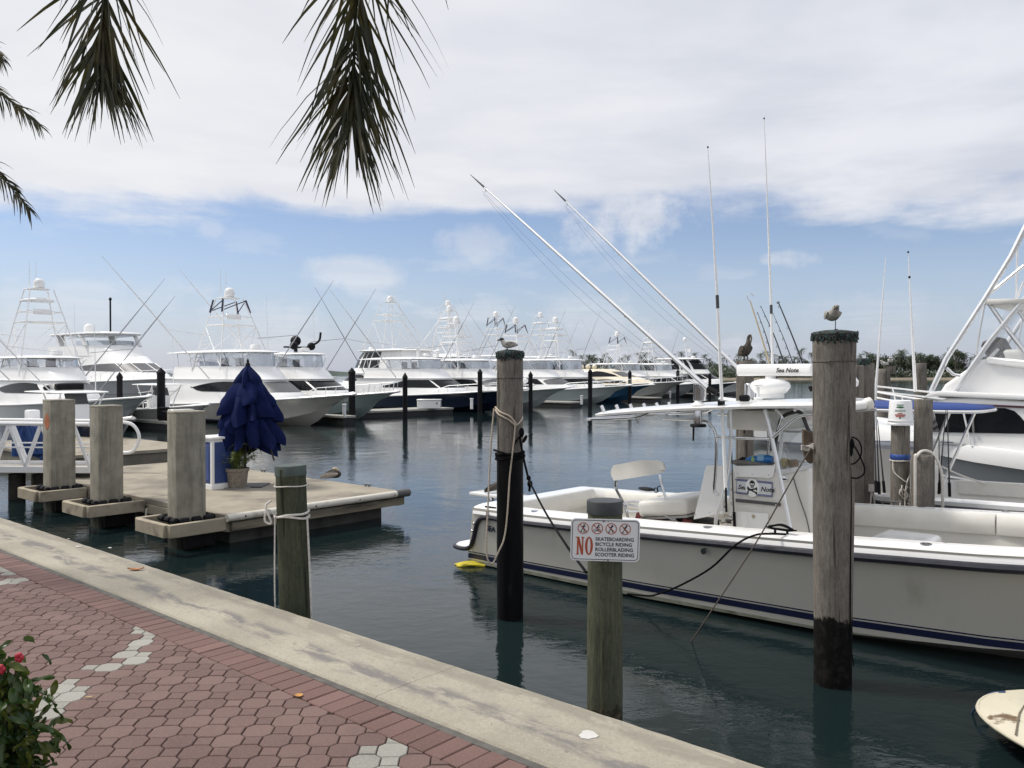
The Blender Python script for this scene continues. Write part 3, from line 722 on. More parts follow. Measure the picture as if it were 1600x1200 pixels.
def slab_letter(m, x0, z0, w, h, ch):
    y = -.0012
    def bx(xa, za, xb, zb, wd): m.bar((xa, y, za), (xb, y, zb), .0008, wd, up=(0, 0, 1)) if abs(xa - xb) > 1e-5 else m.box((xa, y, (za + zb) / 2), (wd, .0008, abs(zb - za)))
    if ch == 'N':
        bx(x0 + .010, z0, x0 + .010, z0 + h, .011); bx(x0 + w - .010, z0, x0 + w - .010, z0 + h, .009)
        m.ext([(x0 + .004, y - .0006, z0 + h), (x0 + .019, y - .0006, z0 + h), (x0 + w - .005, y - .0006, z0), (x0 + w - .019, y - .0006, z0)], (0, .0004, 0))
        for cx, cz in ((x0 + .010, z0 + .003), (x0 + .005, z0 + h - .003), (x0 + w - .010, z0 + h - .003)): m.box((cx, y - .0008, cz), (.019, .0004, .006))
    else:
        o_ = [(x0 + w / 2 + w / 2 * math.cos(R(a)), z0 + h / 2 + (h / 2 + .002) * math.sin(R(a))) for a in range(0, 360, 10)]
        i_ = [(x0 + w / 2 + (w / 2 - .016) * math.cos(R(a)), z0 + h / 2 + (h / 2 - .007) * math.sin(R(a))) for a in range(0, 360, 10)]
        rr_ = flat_ring(o_, i_, y + .0004, .0008); m.add(rr_.v, rr_.f)
m = MB(); slab_letter(m, -.190, -.100, .052, .118, 'N'); slab_letter(m, -.132, -.100, .052, .118, 'O'); m.build('lettering', INKR, sg, smooth=False)
for k, (w_, tw_) in enumerate((('SKATEBOARDING', .254), ('BICYCLE RIDING', .242), ('ROLLERBLADING', .250), ('SCOOTER RIDING', .258))):
    me = text_mesh(w_, .0335, INK, bold=.00045); wd = max(v.co.x for v in me.vertices); me.transform(Matrix.Diagonal((tw_ / wd, 1, 1, 1)))
    link('lettering', me, sg, (-.065, -.0012, -.004 - k * .0345), (R(90), 0, 0))
m = MB()
for x, z, r in ((-.012, .128, .0075), (.018, .127, .004), (-.006, -.131, .004), (.022, -.131, .0065)): m.ell((x, -.002, z), (r, .003, r), 10, 5)
m.build('bolt', M('bolt_grey', (.13, .13, .12), .5, .6), sg)
# ---------------------------------------------------------------- floating dock
CONCW = M('concrete_waler', (.36, .315, .235), .9, var=.12, scale=3, bump=.3, bscale=50, dirt=(.16, .13, .10), dscale=2.5, dlo=.5, dhi=.75)
CONCP = None
def pile_conc():
    m = bpy.data.materials.new('concrete_pile'); m.use_nodes = True; t = NT(m.node_tree)
    tc = t.n('ShaderNodeTexCoord'); oi = t.n('ShaderNodeObjectInfo'); ob = tc.outputs['Object']
    cb = t.n('ShaderNodeCombineXYZ', i_0=t.m('MULTIPLY', oi.outputs['Random'], 31.0), i_1=0.0, i_2=0.0)
    va = t.n('ShaderNodeVectorMath', operation='ADD'); t.l(ob, va.inputs[0]); t.l(cb.outputs[0], va.inputs[1]); v = va.outputs[0]
    c = t.mix(t.ss(t.noise(v, 4, 5, .6), .3, .7), (.225, .208, .165), (.33, .305, .245))
    st = t.noise(t.map(v, (1, 1, .06)), 13, 5, .65)
    c = t.mix(t.m('MULTIPLY', t.ss(st, .46, .68), .42), c, (.115, .108, .095))
    st2 = t.noise(t.map(v, (1, 1, .05), (5, 1, 0)), 18, 3, .5)
    c = t.mix(t.m('MULTIPLY', t.ss(st2, .60, .74), .35), c, (.50, .48, .44))
    st3 = t.noise(t.map(v, (1, 1, .12), (2, 9, 0)), 5, 4, .6)
    c = t.mix(t.m('MULTIPLY', t.ss(st3, .52, .72), .45), c, (.10, .088, .07))
    sz_ = t.n('ShaderNodeSeparateXYZ'); t.l(ob, sz_.inputs[0])      # shade under the dock guides, painted dark into the lower shaft
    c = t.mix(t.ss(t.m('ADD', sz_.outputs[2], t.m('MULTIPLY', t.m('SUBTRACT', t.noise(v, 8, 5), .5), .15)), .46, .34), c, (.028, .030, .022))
    p = t.n('ShaderNodeBsdfPrincipled'); t.l(c, p.inputs['Base Color']); p.inputs['Roughness'].default_value = .92
    b = t.n('ShaderNodeBump'); b.inputs['Strength'].default_value = .4; b.inputs['Distance'].default_value = .01
    t.l(t.noise(v, 45, 5, .7), b.inputs['Height']); t.l(b.outputs[0], p.inputs['Normal'])
    o = t.n('ShaderNodeOutputMaterial'); t.l(p.outputs[0], o.inputs[0]); return m
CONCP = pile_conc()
DARKW = M('dark_timber', (.035, .032, .027), .9, var=.4, scale=10, bump=.4, dirt=(.10, .085, .06), dscale=3)
FLOATG = M('float_grey', (.075, .075, .07), .85, var=.2, scale=3, dirt=(.03, .03, .026), dscale=2.5)
BUMPW = M('bumper_white', (.66, .63, .55), .5, var=.06, scale=3, dirt=(.40, .35, .27), dscale=4, dlo=.5, dhi=.8)
DZ = -.65; DU0, DU1, DN0, DN1 = -20.5, -12.05, 6.95, 10.62
dk = thing('floating_dock', 'tan concrete floating dock with a white bumper, carrying the blue umbrella and planter', 'dock', (0, 0, 0), TH)
seams = [DU0, -17.6, -14.95, DU1]
for a, b in zip(seams, seams[1:]):
    m = MB(); m.box(((a + b) / 2, (DN0 + DN1) / 2, DZ - .05), (b - a - .012, DN1 - DN0, .10)); m.build('deck_section', CONC, dk, bevel=.01, smooth=False)
m = MB(); m.box(((DU0 + DU1) / 2 - .02, DN0 + .06, DZ - .19), (DU1 - DU0 - .1, .14, .175)); m.box(((DU0 + DU1) / 2 - .02, DN1 - .06, DZ - .19), (DU1 - DU0 - .1, .14, .175)); m.build('waler', CONCW, dk, bevel=.01)
m = MB(); m.box((DU1 - .03, (DN0 + DN1) / 2 + .02, DZ - .18), (.10, DN1 - DN0 - .06, .14)); m.build('fascia', M('weathered_timber', (.20, .175, .13), .9, var=.3, scale=5, stretch=(1, .15, 1), dirt=(.03, .028, .02), dscale=3, dlo=.42, dhi=.6, bump=.4), dk)
m = MB(); m.box(((DU0 + DU1) / 2 - .15, (DN0 + DN1) / 2 - .08, DZ - .47), (DU1 - DU0 - .25, DN1 - DN0 - .5, .42)); m.build('float', FLOATG, dk)
m = MB()
for k in range(8): m.lathe([(.03, 0), (.03, .012), (.001, .012)], 10)
m = MB(); m.tube([(DU1 + .02, DN0 - .05, DZ - .035), (DU1 + .02, DN0 + 1.0, DZ - .03), (DU1 + .025, DN1 - .22, DZ - .03)], .062, 12)
m.build('bumper', BUMPW, dk)
m = MB(); m.tube([(DU1 + .025, DN1 - .22, DZ - .03), (DU1 + .03, DN1 + .10, DZ - .03)], .075, 12); m.build('bumper_cap', M('cap_grey', (.10, .10, .10), .7), dk, bevel=.01)
m = MB()
for n_ in (DN0 + .25, DN0 + 1.6, DN0 + 2.55, DN1 - .3): m.ell((DU1 + .078, n_, DZ - .03), (.012, .018, .018), 8, 5)
for n_ in (DN0 + .95,): m.tube([(DU1 + .02 + .066 * math.cos(a), n_, DZ - .03 + .066 * math.sin(a)) for a in [R(30 * k) for k in range(13)]], .009, 6)
m.build('fitting', BLACK, dk)
m = MB()
for k in range(6): m.tube([(-14.9 - k * .22, DN0 - .011, DZ - .17), (-14.9 - k * .22, DN0 + .0, DZ - .17)], .022, 10)
m.build('drain_hole', BLACK, dk)
m = MB(); m.tube([(-14.05 - .75, DN0 - .03, DZ - .18), (-14.08 - .75, DN0 - .05, DZ - .45)], .022, 8); m.build('drain_pipe', BUMPW, dk)
def cleat(parent, u, n, z, rz=0, s=.13):
    m = MB(); c = Vector((u, n, z)); d = Vector((math.cos(rz), math.sin(rz), 0))
    m.tube([c - d * s * 1.0 + Vector((0, 0, .055)), c - d * s * .5 + Vector((0, 0, .045)), c + d * s * .5 + Vector((0, 0, .045)), c + d * s + Vector((0, 0, .055))], [.009, .015, .015, .009], 6)
    for e in (-.4, .4): m.tube([c + d * s * e, c + d * s * e + Vector((0, 0, .045))], .014, 6)
    return m.build('cleat', M('cleat_iron', (.10, .10, .10), .5, .7), parent)
for px, py in ((600, 757), (427, 736), (340, 716)):
    u, n = un(PZ(px, py, DZ)); cleat(dk, u, min(n, DN1 - .06), DZ, 0)
# square guide frames that hold the concrete piles
CP = [('tall chamfered concrete pile with an orange patch, leftmost of the three dock piles', 93, 760, 625, .285, -41.2),
      ('chamfered concrete pile with a faint round stencil, middle of the three dock piles', 167, 781, 634, .265, -41.2),
      ('streaky chamfered concrete pile nearest the blue umbrella and white cabinet', 292, 808, 643, .285, -41.2)]
PATCH = M('orange_patch', (.40, .13, .055), .7, var=.25, scale=14); RING = M('stencil_ring', (.40, .38, .34), .8)
for k, (lab, px, pyb, pyt, rad, rz) in enumerate(CP):
    p = PZ(px, pyb, DZ); r = ray(px, pyb); c = p + Vector((r.x, r.y, 0)).normalized() * rad * .8
    h = PD(px, pyt, c.y).z - WZ
    cp = thing('concrete_pile', lab, 'pile', (c.x, c.y, WZ), R(rz), 'concrete dock piles')
    m = MB(); rr = rad * 1.04
    if True:
        e, ch = rad * (.82, .82, .86)[k], rad * (.10, .12, .34)[k]; prof = [(e, -e + ch), (e, e - ch), (e - ch, e), (-e + ch, e), (-e, e - ch), (-e, -e + ch), (-e + ch, -e), (e - ch, -e)]
    rings = [[(x * s_, y * s_, z) for x, y in prof] for s_, z in ((1, -1.2), (1, .3), (1, h - .03), (.985, h))]
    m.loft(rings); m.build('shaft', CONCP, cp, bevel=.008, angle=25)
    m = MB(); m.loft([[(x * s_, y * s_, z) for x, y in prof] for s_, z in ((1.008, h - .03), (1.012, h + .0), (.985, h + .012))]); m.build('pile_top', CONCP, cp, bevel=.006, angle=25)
    u, n = un(c); gm = MB(); w = rad + .24; z = DZ - .13
    gm.box((u - w, (n - w + DN0) / 2 - .04, z), (.10, DN0 - n + w + .0, .20)); gm.box((u + w, (n - w + DN0) / 2 - .04, z), (.10, DN0 - n + w, .20)); gm.box((u, n - w - .04, z), (2 * w - .104, .10, .20))
    gm.build('pile_guide', CONCW, dk, bevel=.008)
    sk_ = MB(); sk_.box((u, (n - w + DN0) / 2 + .1, DZ - .36), (2 * w - .34, DN0 - n + w - .45, .20)); sk_.build('guide_shade_float', BLACK, dk)  # float box under the guide, black to stand for the shade there
    rm_ = MB()
    for (du, dn, ax) in ((0, -rad * .86 - .06, 0), (0, rad * .86 + .06, 0), (-rad * .86 - .06, 0, 1), (rad * .86 + .06, 0, 1)):
        for q in (-.2, 0, .2):
            a = Vector((u + du * 1.0, n + dn * 1.0, DZ - .035)); d = Vector((1, 0, 0)) if ax == 0 else Vector((0, 1, 0))
            rm_.tube([a + d * (q - .075), a + d * (q - .06), a + d * (q + .06), a + d * (q + .075)], [.03, .05, .05, .03], 8)
    rm_.build('roller', BLACK, dk)
    if k < 2:                       # painted patch / ring on the left face
        e = rad * .82 + .003
        pm = MB()
        if k == 0:
            rnd = random.Random(4); zc = h - .42
            pm.ext([(.03 + .13 * math.cos(R(a)) * rnd.uniform(.8, 1.1), -e, zc + .16 * math.sin(R(a)) * rnd.uniform(.8, 1.15)) for a in range(0, 360, 24)], (0, -.002, 0)); pm.build('painted_patch', PATCH, cp, smooth=False)
        else:
            for r_ in (.125, .09):
                ring = [[(r2 * .95 * math.cos(R(a)), -e - .001, h - .47 + r2 * 1.25 * math.sin(R(a))) for a in range(0, 360, 15)] for r2 in (r_, r_ - .014)]
                pm.loft([ring[0], ring[1]], caps=False)
            for q in (-1, 0, 1): pm.box((0, -e - .002, h - .47 + q * .04), (.07 - .02 * abs(q), .002, .016))
            pm.build('stencil', RING, cp, smooth=False)
# white / blue dock cabinet
CBL = M('panel_blue', (.025, .055, .19), .45, var=.1, scale=3)
cc = PZ(331, 766, DZ); cb_ = thing('dock_cabinet', 'white dock cabinet with blue door panels beside the planter', 'cabinet', tuple(cc), TH)
CH = 1.0; cu, cn = .62, .58
m = MB(); m.box((-cu / 2, cn / 2, CH / 2), (cu - .04, cn - .04, CH - .04)); m.build('body', WHITEP, cb_)
m = MB()
for (x, y) in ((-.03, .03), (-cu + .03, .03), (-.03, cn - .03), (-cu + .03, cn - .03)): m.box((x, y, CH / 2), (.06, .06, CH - .12))
m.box((-cu / 2, cn / 2, .05), (cu + .012, cn + .012, .10)); m.build('frame', WHITEP, cb_, bevel=.005)
m = MB(); m.box((-cu / 2, cn / 2, CH), (cu + .05, cn + .05, .045)); m.build('top', WHITEP, cb_, bevel=.012, segs=2)
m = MB(); m.box((-cu / 2, .008, .52), (cu - .13, .012, .80)); m.build('panel', CBL, cb_, bevel=.004)
m = MB(); m.box((-.008, cn / 2, .52), (.012, cn - .13, .80)); m.build('panel', CBL, cb_, bevel=.004)
m = MB(); m.box((-cu / 2, .0, .52), (cu - .22, .008, .68)); m.build('door', M('panel_blue_light', (.05, .09, .25), .45), cb_, bevel=.004)
# potted plant
pc_ = PZ(368, 764, DZ) + Vector((0, .12, 0)); pt = thing('potted_plant', 'fern like green plant in a grey speckled pot below the blue umbrella', 'potted plant', tuple(pc_))
m = MB(); m.lathe([(.15, .02), (.165, .02), (.172, .05), (.205, .33), (.225, .34), (.228, .40), (.205, .40), (.195, .36), (.004, .35)], 28)
m.build('pot', M('pot_grey', (.19, .165, .135), .9, var=.3, scale=40, dirt=(.30, .27, .22), dscale=14), pt)
m = MB(); m.lathe([(.24, 0), (.25, .0), (.25, .02), (.004, .022)], 24); m.build('saucer', M('saucer_grey', (.22, .21, .19), .8), pt)
GRN = leaf_mat('fern_green', (.075, .115, .02), (.19, .22, .05), .3, 8)
rnd = random.Random(9)
fern = []
for q in range(4):
    m = MB(); L = .36 + .05 * q; n_ = 14
    pts = [Vector((L * (k / n_) * (.9 - .1 * q), 0, L * .85 * math.sin(k / n_ * (1.7 + .25 * q)))) for k in range(n_ + 1)]
    m.tube(pts, [.006 * (1 - .7 * k / n_) for k in range(n_ + 1)], 4)
    for k in range(3, n_ + 1):
        for sd_ in (-1, 1):
            l_ = .075 * math.sin(math.pi * (.25 + .7 * k / n_)) + .015; a = pts[k]; d = (pts[k] - pts[k - 1]).normalized()
            tip = a + Vector((d.x * .3, sd_ * .9, d.z * .3 - .15)) * l_ ; w = d * .012
            m.add([a - w, a + w, tip], [(0, 1, 2)])
    fern.append(m.mesh('frond', GRN, smooth=False))
for k in range(46):
    o = link('frond', fern[k % 4], pt, (rnd.uniform(-.09, .09), rnd.uniform(-.09, .09), .35), (rnd.uniform(-.3, .3), rnd.uniform(-.45, .35), rnd.random() * 6.28)); o.scale = [rnd.uniform(.75, 1.2)] * 3
# blue umbrella
ub = PZ(374, 765, DZ) + Vector((0, .55, 0)); um = thing('patio_umbrella', 'closed royal blue patio umbrella hanging in ruffled folds on the floating dock', 'umbrella', tuple(ub))
BLU = M('canvas_blue', (.006, .012, .058), .85, spec=.1, var=.25, scale=5, bump=.25, bscale=220)
k_ = ub.y / F
def uz(py): return (PD(374, py, ub.y).z - ub.z)
m = MB(); m.tube([(-.06, -.02, .02), (-.05, -.02, uz(580))], .026, 10); m.build('pole', M('pole_wood', (.035, .025, .018), .5, var=.2), um)
m = MB(); m.box((-.02, 0, .012), (.75, .6, .024)); m.build('base_plate', M('plate_dark', (.05, .05, .048), .6), um, bevel=.006)
def tier(z0, z1, r0, r1, folds, amp, jag, seed, cx=(0, 0), PET=.30):
    """one hanging flounce of the half-folded canopy: sharp pleats, a pointed hem"""
    rd = random.Random(seed); n = folds * 16; rows = 14; m = MB(); edges = [k / folds + rd.uniform(-.28, .28) / folds for k in range(folds)]
    dep = [rd.uniform(.6, 1.3) for _ in range(folds)]; lean = [rd.uniform(.25, .75) for _ in range(folds)]; drop = [rd.uniform(-.3, 1.0) for _ in range(folds)]; bil = [rd.uniform(-.1, .5) for _ in range(folds)]
    def at(u):
        f = (u - edges[0]) % 1.0
        for k in range(folds):
            e0 = edges[k] - edges[0]; e1 = (edges[k + 1] - edges[0]) if k < folds - 1 else 1.0
            if f <= e1: t = (f - e0) / (e1 - e0); p = t / lean[k] if t < lean[k] else (1 - t) / (1 - lean[k]); return p, dep[k], drop[k], bil[k]
        return 0, 1, 0, 0
    def fn(u, v):
        a = 2 * math.pi * u; p, d, dr, bl = at(u); t = v
        r = lerp(r0, r1, 1 - (1 - t) ** 1.9) * (1 + amp * d * (p - .55) * (.35 + .8 * t) + bl * .30 * math.sin(math.pi * t) * p) * (1 + .07 * math.sin(2 * a + seed * 1.7))
        r *= 1 + .05 * math.sin(5 * a + 6 * t + seed) * t + .03 * math.sin(11 * a - 9 * t)
        z = lerp(z0, z1, t) - jag * t ** 2 * (dr * p * PET - .2) + jag * .8 * t * (math.sin(a + seed) * .6 + .5 * math.sin(2 * a + 2 * seed))
        return Vector((cx[0] * t + r * math.cos(a), cx[1] * t + r * math.sin(a), z))
    m.grid(fn, n, rows); return m
cn_ = thing
tier(uz(571), uz(607), .03, .27, 6, .40, .08, 3, (.03, 0)).build('canopy_tier', BLU, um, angle=24)
tier(uz(590), uz(640), .15, .45, 7, .38, .16, 8, (-.02, -.04)).build('canopy_tier', BLU, um, angle=24)
tier(uz(604), uz(662), .22, .50, 8, .40, .15, 33, (.06, -.03)).build('canopy_tier', BLU, um, angle=24)
tier(uz(634), uz(706), .34, .49, 9, .42, .20, 15, (-.01, -.03), .7).build('canopy_tier', BLU, um, angle=24)
tier(uz(640), uz(694), .32, .52, 7, .42, .26, 41, (.11, .02), .7).build('canopy_tier', BLU, um, angle=24)
m = MB(); m.lathe([(.05, uz(572)), (.048, uz(569)), (.022, uz(566)), (.028, uz(564)), (.004, uz(560))], 12, c=(-.0, 0, 0)); m.build('finial', BLACK, um)
m = MB()
for (a, z0, z1, r0, r1) in ((-1.2, uz(700), uz(650), .40, .20), (-.35, uz(718), uz(660), .62, .36), (-1.9, uz(712), uz(670), .42, .30)):
    m.bar((r0 * math.cos(a), r0 * math.sin(a), z0), (r1 * math.cos(a), r1 * math.sin(a), z1), .03, .02)
m.build('rib', _mats['pole_wood'], um)

# ---------------------------------------------------------------- birds
FEATW = M('feather_white', (.62, .60, .56), .8, var=.1, scale=30, bump=.2); FEATG = M('feather_grey', (.33, .315, .285), .85, var=.35, scale=45, bump=.4, dirt=(.42, .40, .36), dscale=30)
FEATB = M('feather_brown', (.055, .045, .036), .85, var=.45, scale=40, bump=.5, dirt=(.16, .14, .115), dscale=22); FEATP = M('feather_pale', (.34, .31, .26), .85, var=.25, scale=30, bump=.4, dirt=(.12, .10, .08), dscale=12)
BILL = M('bill', (.11, .09, .06), .5); BILLD = M('bill_dark', (.03, .028, .025), .5); HEADD = M('feather_dark', (.05, .05, .05), .8)
def body(spine, mat, parent, name='body', n=14):
    """spine: (x, y, z, half-width, half-height)"""
    m = MB(); rings = []; P = [Vector(s[:3]) for s in spine]
    for i, s in enumerate(spine):
        d = (P[min(i + 1, len(P) - 1)] - P[max(0, i - 1)]).normalized(); side = Vector((0, 1, 0)); side = (side - d * side.dot(d)).normalized(); up = d.cross(side)
        rings.append([P[i] + side * s[3] * math.cos(2 * math.pi * j / n) + up * s[4] * math.sin(2 * math.pi * j / n) for j in range(n)])
    m.loft(rings); o = m.build(name, mat, parent, angle=80)
    sub = o.modifiers.new('s', 'SUBSURF'); sub.levels = 1; sub.render_levels = 1
    return o
def wing(parent, sgn, x0, x1, y, z0, z1, h, mat):
    m = MB()
    def fn(u, v):
        w = math.sin(math.pi * min(.97, .12 + .8 * u)) ; x = lerp(x0, x1, u)
        return Vector((x, sgn * (y * (1 - .55 * u * u) * (1 - .12 * (2 * v - 1) ** 2)), lerp(z0, z1, u) + (v - .5) * h * w)), Vector((0, sgn, .15))
    m.shell(fn, 8, 5, .006); return m.build('wing', mat, parent, angle=60)
def legs(parent, x, y, z, r, mat, one=False):
    for s in ((1,) if one else (1, -1)):
        m = MB(); m.tube([(x, s * y, z), (x + .005, s * y, z * .5), (x, s * y, .004)], r, 6)
        for q in (-.5, 0, .5): m.tube([(x, s * y, .004), (x + r * 7 * math.cos(q), s * y + r * 7 * math.sin(q), .003)], r * .8, 5)
        m.build('leg', mat, parent)
def eyes(parent, x, y, z, r): 
    for s in (1, -1): m = MB(); m.ell((x, s * y, z), (r, r, r), 8, 6); m.build('eye', BLACKG, parent)
# gull facing the camera on the tall piling
gz = rp.location.z + PD(1300, 517, D0).z - WZ; gp_ = PD(1301, 516, D0 - .02)
def gull(label, loc, rz, s, matb, matw, dark_head=False, one=False, sit=False, group='gulls on the pilings'):
    g = thing('gull', label, 'gull', loc, rz, group); lz = .012 if sit else .062 * s
    K = lambda *t: tuple(v * s for v in t)
    b = [(-.105, 0, .03, .004, .003), (-.08, 0, .03, .022, .012), (-.045, 0, .04, .044, .034), (0, 0, .046, .054, .048), (.035, 0, .06, .045, .046), (.055, 0, .085, .029, .030), (.066, 0, .102, .026, .026), (.086, 0, .108, .020, .021), (.098, 0, .105, .006, .008)]
    body([(x * s, y, z * s + lz, w * s, h * s) for x, y, z, w, h in b], matb, g)
    for sg in (1, -1): wing(g, sg, .035 * s, -.12 * s, .052 * s, .062 * s + lz, .042 * s + lz, .062 * s, matw)
    if dark_head: m = MB(); m.ell((.068 * s, 0, .108 * s + lz), (.031 * s, .0285 * s, .022 * s), 12, 8); m.build('head_cap', HEADD, g)
    m = MB(); m.tube([(.092 * s, 0, .104 * s + lz), (.112 * s, 0, .100 * s + lz), (.128 * s, 0, .094 * s + lz)], [.009 * s, .007 * s, .002 * s], 8); m.build('beak', BILLD, g)
    eyes(g, .086 * s, .017 * s, .113 * s + lz, .0042 * s)
    legs(g, .0, .02 * s, .03 * s + lz, .0035 * s, BILLD, one)
    return g
gull('mottled grey gull facing the camera on the tall right foreground piling', (gp_.x, gp_.y, rp.location.z + (PD(1300, 524, D0).z - WZ) + .048), R(-92), 1.15, FEATG, FEATG, one=True)
t2 = PD(792, 549, D1); gull('small white gull with dark head resting on the black sleeved piling', (b1.x - .03, b1.y - .06, WZ + mp_top + .045), R(195), .95, FEATW, FEATG, dark_head=True, sit=True)
for px, dx, lab in ((1381, 0, 'left of two pale gulls on the distant grey piling'), (1391, .2, 'right of two pale gulls, standing on the box of the distant piling')):
    p = PD(px, 576, 26); gull(lab, (p.x, p.y, dp1.location.z + hd1 + (.01 if dx == 0 else .10)), R(200 + 40 * (dx > 0)), 1.5, FEATW, FEATW)
# preening pelican on the piling behind the near boat
def pelican_stand(loc, rz, s):
    g = thing('pelican', 'brown pelican preening with its bill tucked down, on the piling behind the near boat', 'pelican', loc, rz); K = 1
    b = [(-.20, 0, .02, .010, .006), (-.15, 0, .05, .05, .03), (-.08, 0, .09, .095, .08), (-.01, 0, .13, .115, .105), (.05, 0, .19, .10, .09), (.075, 0, .255, .06, .055), (.065, .0, .31, .038, .04), (.055, .012, .36, .031, .034), (.06, .02, .405, .030, .033), (.085, .022, .428, .030, .030), (.115, .02, .420, .022, .024), (.13, .018, .41, .008, .01)]
    body([(x * s, y * s, z * s + .07 * s, w * s, h * s) for x, y, z, w, h in b], FEATB, g)
    for sg in (1, -1): wing(g, sg, .06 * s, -.17 * s, .118 * s, .25 * s, .13 * s, .19 * s, FEATB)
    m = MB(); m.tube([(.12 * s, .02 * s, .485 * s), (.135 * s, .02 * s, .44 * s), (.128 * s, .01 * s, .36 * s), (.115 * s, 0, .28 * s)], [.018 * s, .017 * s, .013 * s, .005 * s], 8); m.build('beak', BILL, g)
    m = MB(); m.ell((.10 * s, .022 * s, .515 * s), (.024 * s, .022 * s, .013 * s), 10, 6); m.build('crown', FEATP, g)
    eyes(g, .112 * s, .028 * s, .50 * s, .006 * s); legs(g, .0, .04 * s, .12 * s, .011 * s, BILLD)
pelican_stand((pp.location.x, pp.location.y - .04, WZ + hp + .012), R(-62), .80)
# pelican asleep at the dock edge
sp0 = PZ(519, 749, DZ); g = thing('pelican', 'pale headed brown pelican asleep on the far edge of the floating dock', 'pelican', (sp0.x, sp0.y, DZ), R(5))
body([(-.26, 0, .03, .008, .006), (-.20, 0, .05, .04, .025), (-.10, 0, .09, .10, .065), (.02, 0, .115, .125, .09), (.12, 0, .11, .11, .085), (.17, 0, .10, .06, .06), (.19, 0, .09, .015, .02)], FEATB, g)
for sg in (1, -1): wing(g, sg, .13, -.25, .128, .12, .06, .12, FEATP)
body([(.13, 0, .17, .035, .03), (.11, -.01, .215, .034, .034), (.06, -.02, .232, .036, .034), (.02, -.02, .225, .03, .028), (0, -.02, .215, .008, .01)], M('feather_cream', (.52, .44, .30), .8, var=.2, scale=30), g, 'head')
m = MB(); m.tube([(.03, -.025, .222), (-.05, -.04, .19), (-.13, -.03, .15)], [.016, .012, .005], 8); m.build('beak', BILL, g)
# bird behind the sleeved piling, on the swim board
# ================================================================ near centre console boat
BU0, BN0 = -8.4, 9.95
nb = thing('fishing_boat', 'white centre console fishing boat with T-top and navy rub rail, moored nearest the quay', 'boat', tuple(Q(BU0, BN0, WZ)), TH)
def LP(px, py, y):
    p = PN(px, py, BN0 + y); u, n = un(p); return Vector((u - BU0, y, p.z - WZ))
def LX(x, y, z): return Vector((x, y, z))
SH = [(0, .84), (1.2, .86), (3, .93), (5.2, 1.03), (7, 1.12), (8.5, 1.22), (10.2, 1.36)]
HB = [(0, 1.40), (1.2, 1.45), (3, 1.5), (5.2, 1.5), (6.6, 1.44), (7.6, 1.28), (8.6, .98), (9.5, .56), (10.0, .25), (10.2, .03)]
CB = [(0, 1.30), (3, 1.32), (5.2, 1.26), (6.6, 1.08), (7.6, .84), (8.6, .5), (9.3, .22), (9.8, .04), (10.2, .01)]
CZ = [(0, .02), (3, .03), (5.2, .06), (7, .17), (8.5, .36), (9.4, .6), (10.2, 1.0)]
KZ = [(0, -.38), (6, -.36), (8, -.22), (9, .02), (9.6, .35), (10.2, 1.0)]
def hull_side(x, t):                              # t 0 chine .. 1 sheer
    c = interp(CB, x); h = interp(HB, x); zc = interp(CZ, x); zs = interp(SH, x)
    fl = interp([(0, 1.0), (5, 1.15), (8, 1.6), (10.2, 1.8)], x)
    return lerp(c, h, t ** fl), lerp(zc, zs, t)
def slant(x, z):                                  # raked transom
    return x + (.20 * max(0, min(1.1, z / .84)) - .03) * max(0, 1 - x / .8)
XS = [0, .2, .5, .8, 1.2, 2, 3, 4, 5.2, 6, 6.6, 7.1, 7.6, 8.1, 8.6, 9.1, 9.5, 9.8, 10.0, 10.2]
def hull_strip(t0, t1, nt, off, name, mat, x0=0):
    m = MB()
    for sg in (-1, 1):
        rows = []
        for x in [q for q in XS if q >= x0]:
            ring = []
            for k in range(nt + 1):
                y, z = hull_side(x, lerp(t0, t1, k / nt)); ring.append((slant(x, z), sg * (y + off), z))
            rows.append(ring)
        m.loft(rows, caps=False, closed=False)
    return m
m = hull_strip(0, 1, 8, 0, 'hull', HULLW)
rows = []
for x in XS:
    y, z = hull_side(x, 0); kz = interp(KZ, x)
    rows.append([(slant(x, z), -y, z), (slant(x, z), -y * .93, z - .03), (slant(x, kz), 0, kz), (slant(x, z), y * .93, z - .03), (slant(x, z), y, z)])
m.loft(rows, caps=False, closed=False)
tr = [(slant(0, z), -y, z) for y, z in [hull_side(0, k / 8) for k in range(9)]]; m.add(tr + [(a, -b, c) for a, b, c in reversed(tr)] + [(slant(0, -.38), 0, -.38)], [tuple(range(19))])
m.build('hull', HULLW, nb, angle=35)
# navy waterline stripe and its thin companion
def zstripe(za, zb, off):
    m = MB()
    for sg in (-1, 1):
        rows = []
        for x in XS[:-3]:
            ring = []
            for zz in (za(x), zb(x)):
                zc = interp(CZ, x); zs = interp(SH, x); t = max(0, (zz - zc) / (zs - zc)); y, z = hull_side(x, t); ring.append((slant(x, z), sg * (y + off), z))
            rows.append(ring)
        m.loft(rows, caps=False, closed=False)
    return m
s0 = lambda x: .095 + .013 * x; 
zstripe(lambda x: s0(x) - .01, lambda x: s0(x) + .062, .004).build('waterline_stripe', NAVY, nb)
zstripe(lambda x: s0(x) + .078, lambda x: s0(x) + .092, .004).build('pin_stripe', NAVY, nb)
zstripe(lambda x: -.0 + .0 * x + .03, lambda x: .062 + .005 * x, .003).build('bottom_paint', M('bottom_scum', (.30, .31, .24), .6, var=.2, scale=5, dirt=(.10, .12, .07), dscale=4), nb)
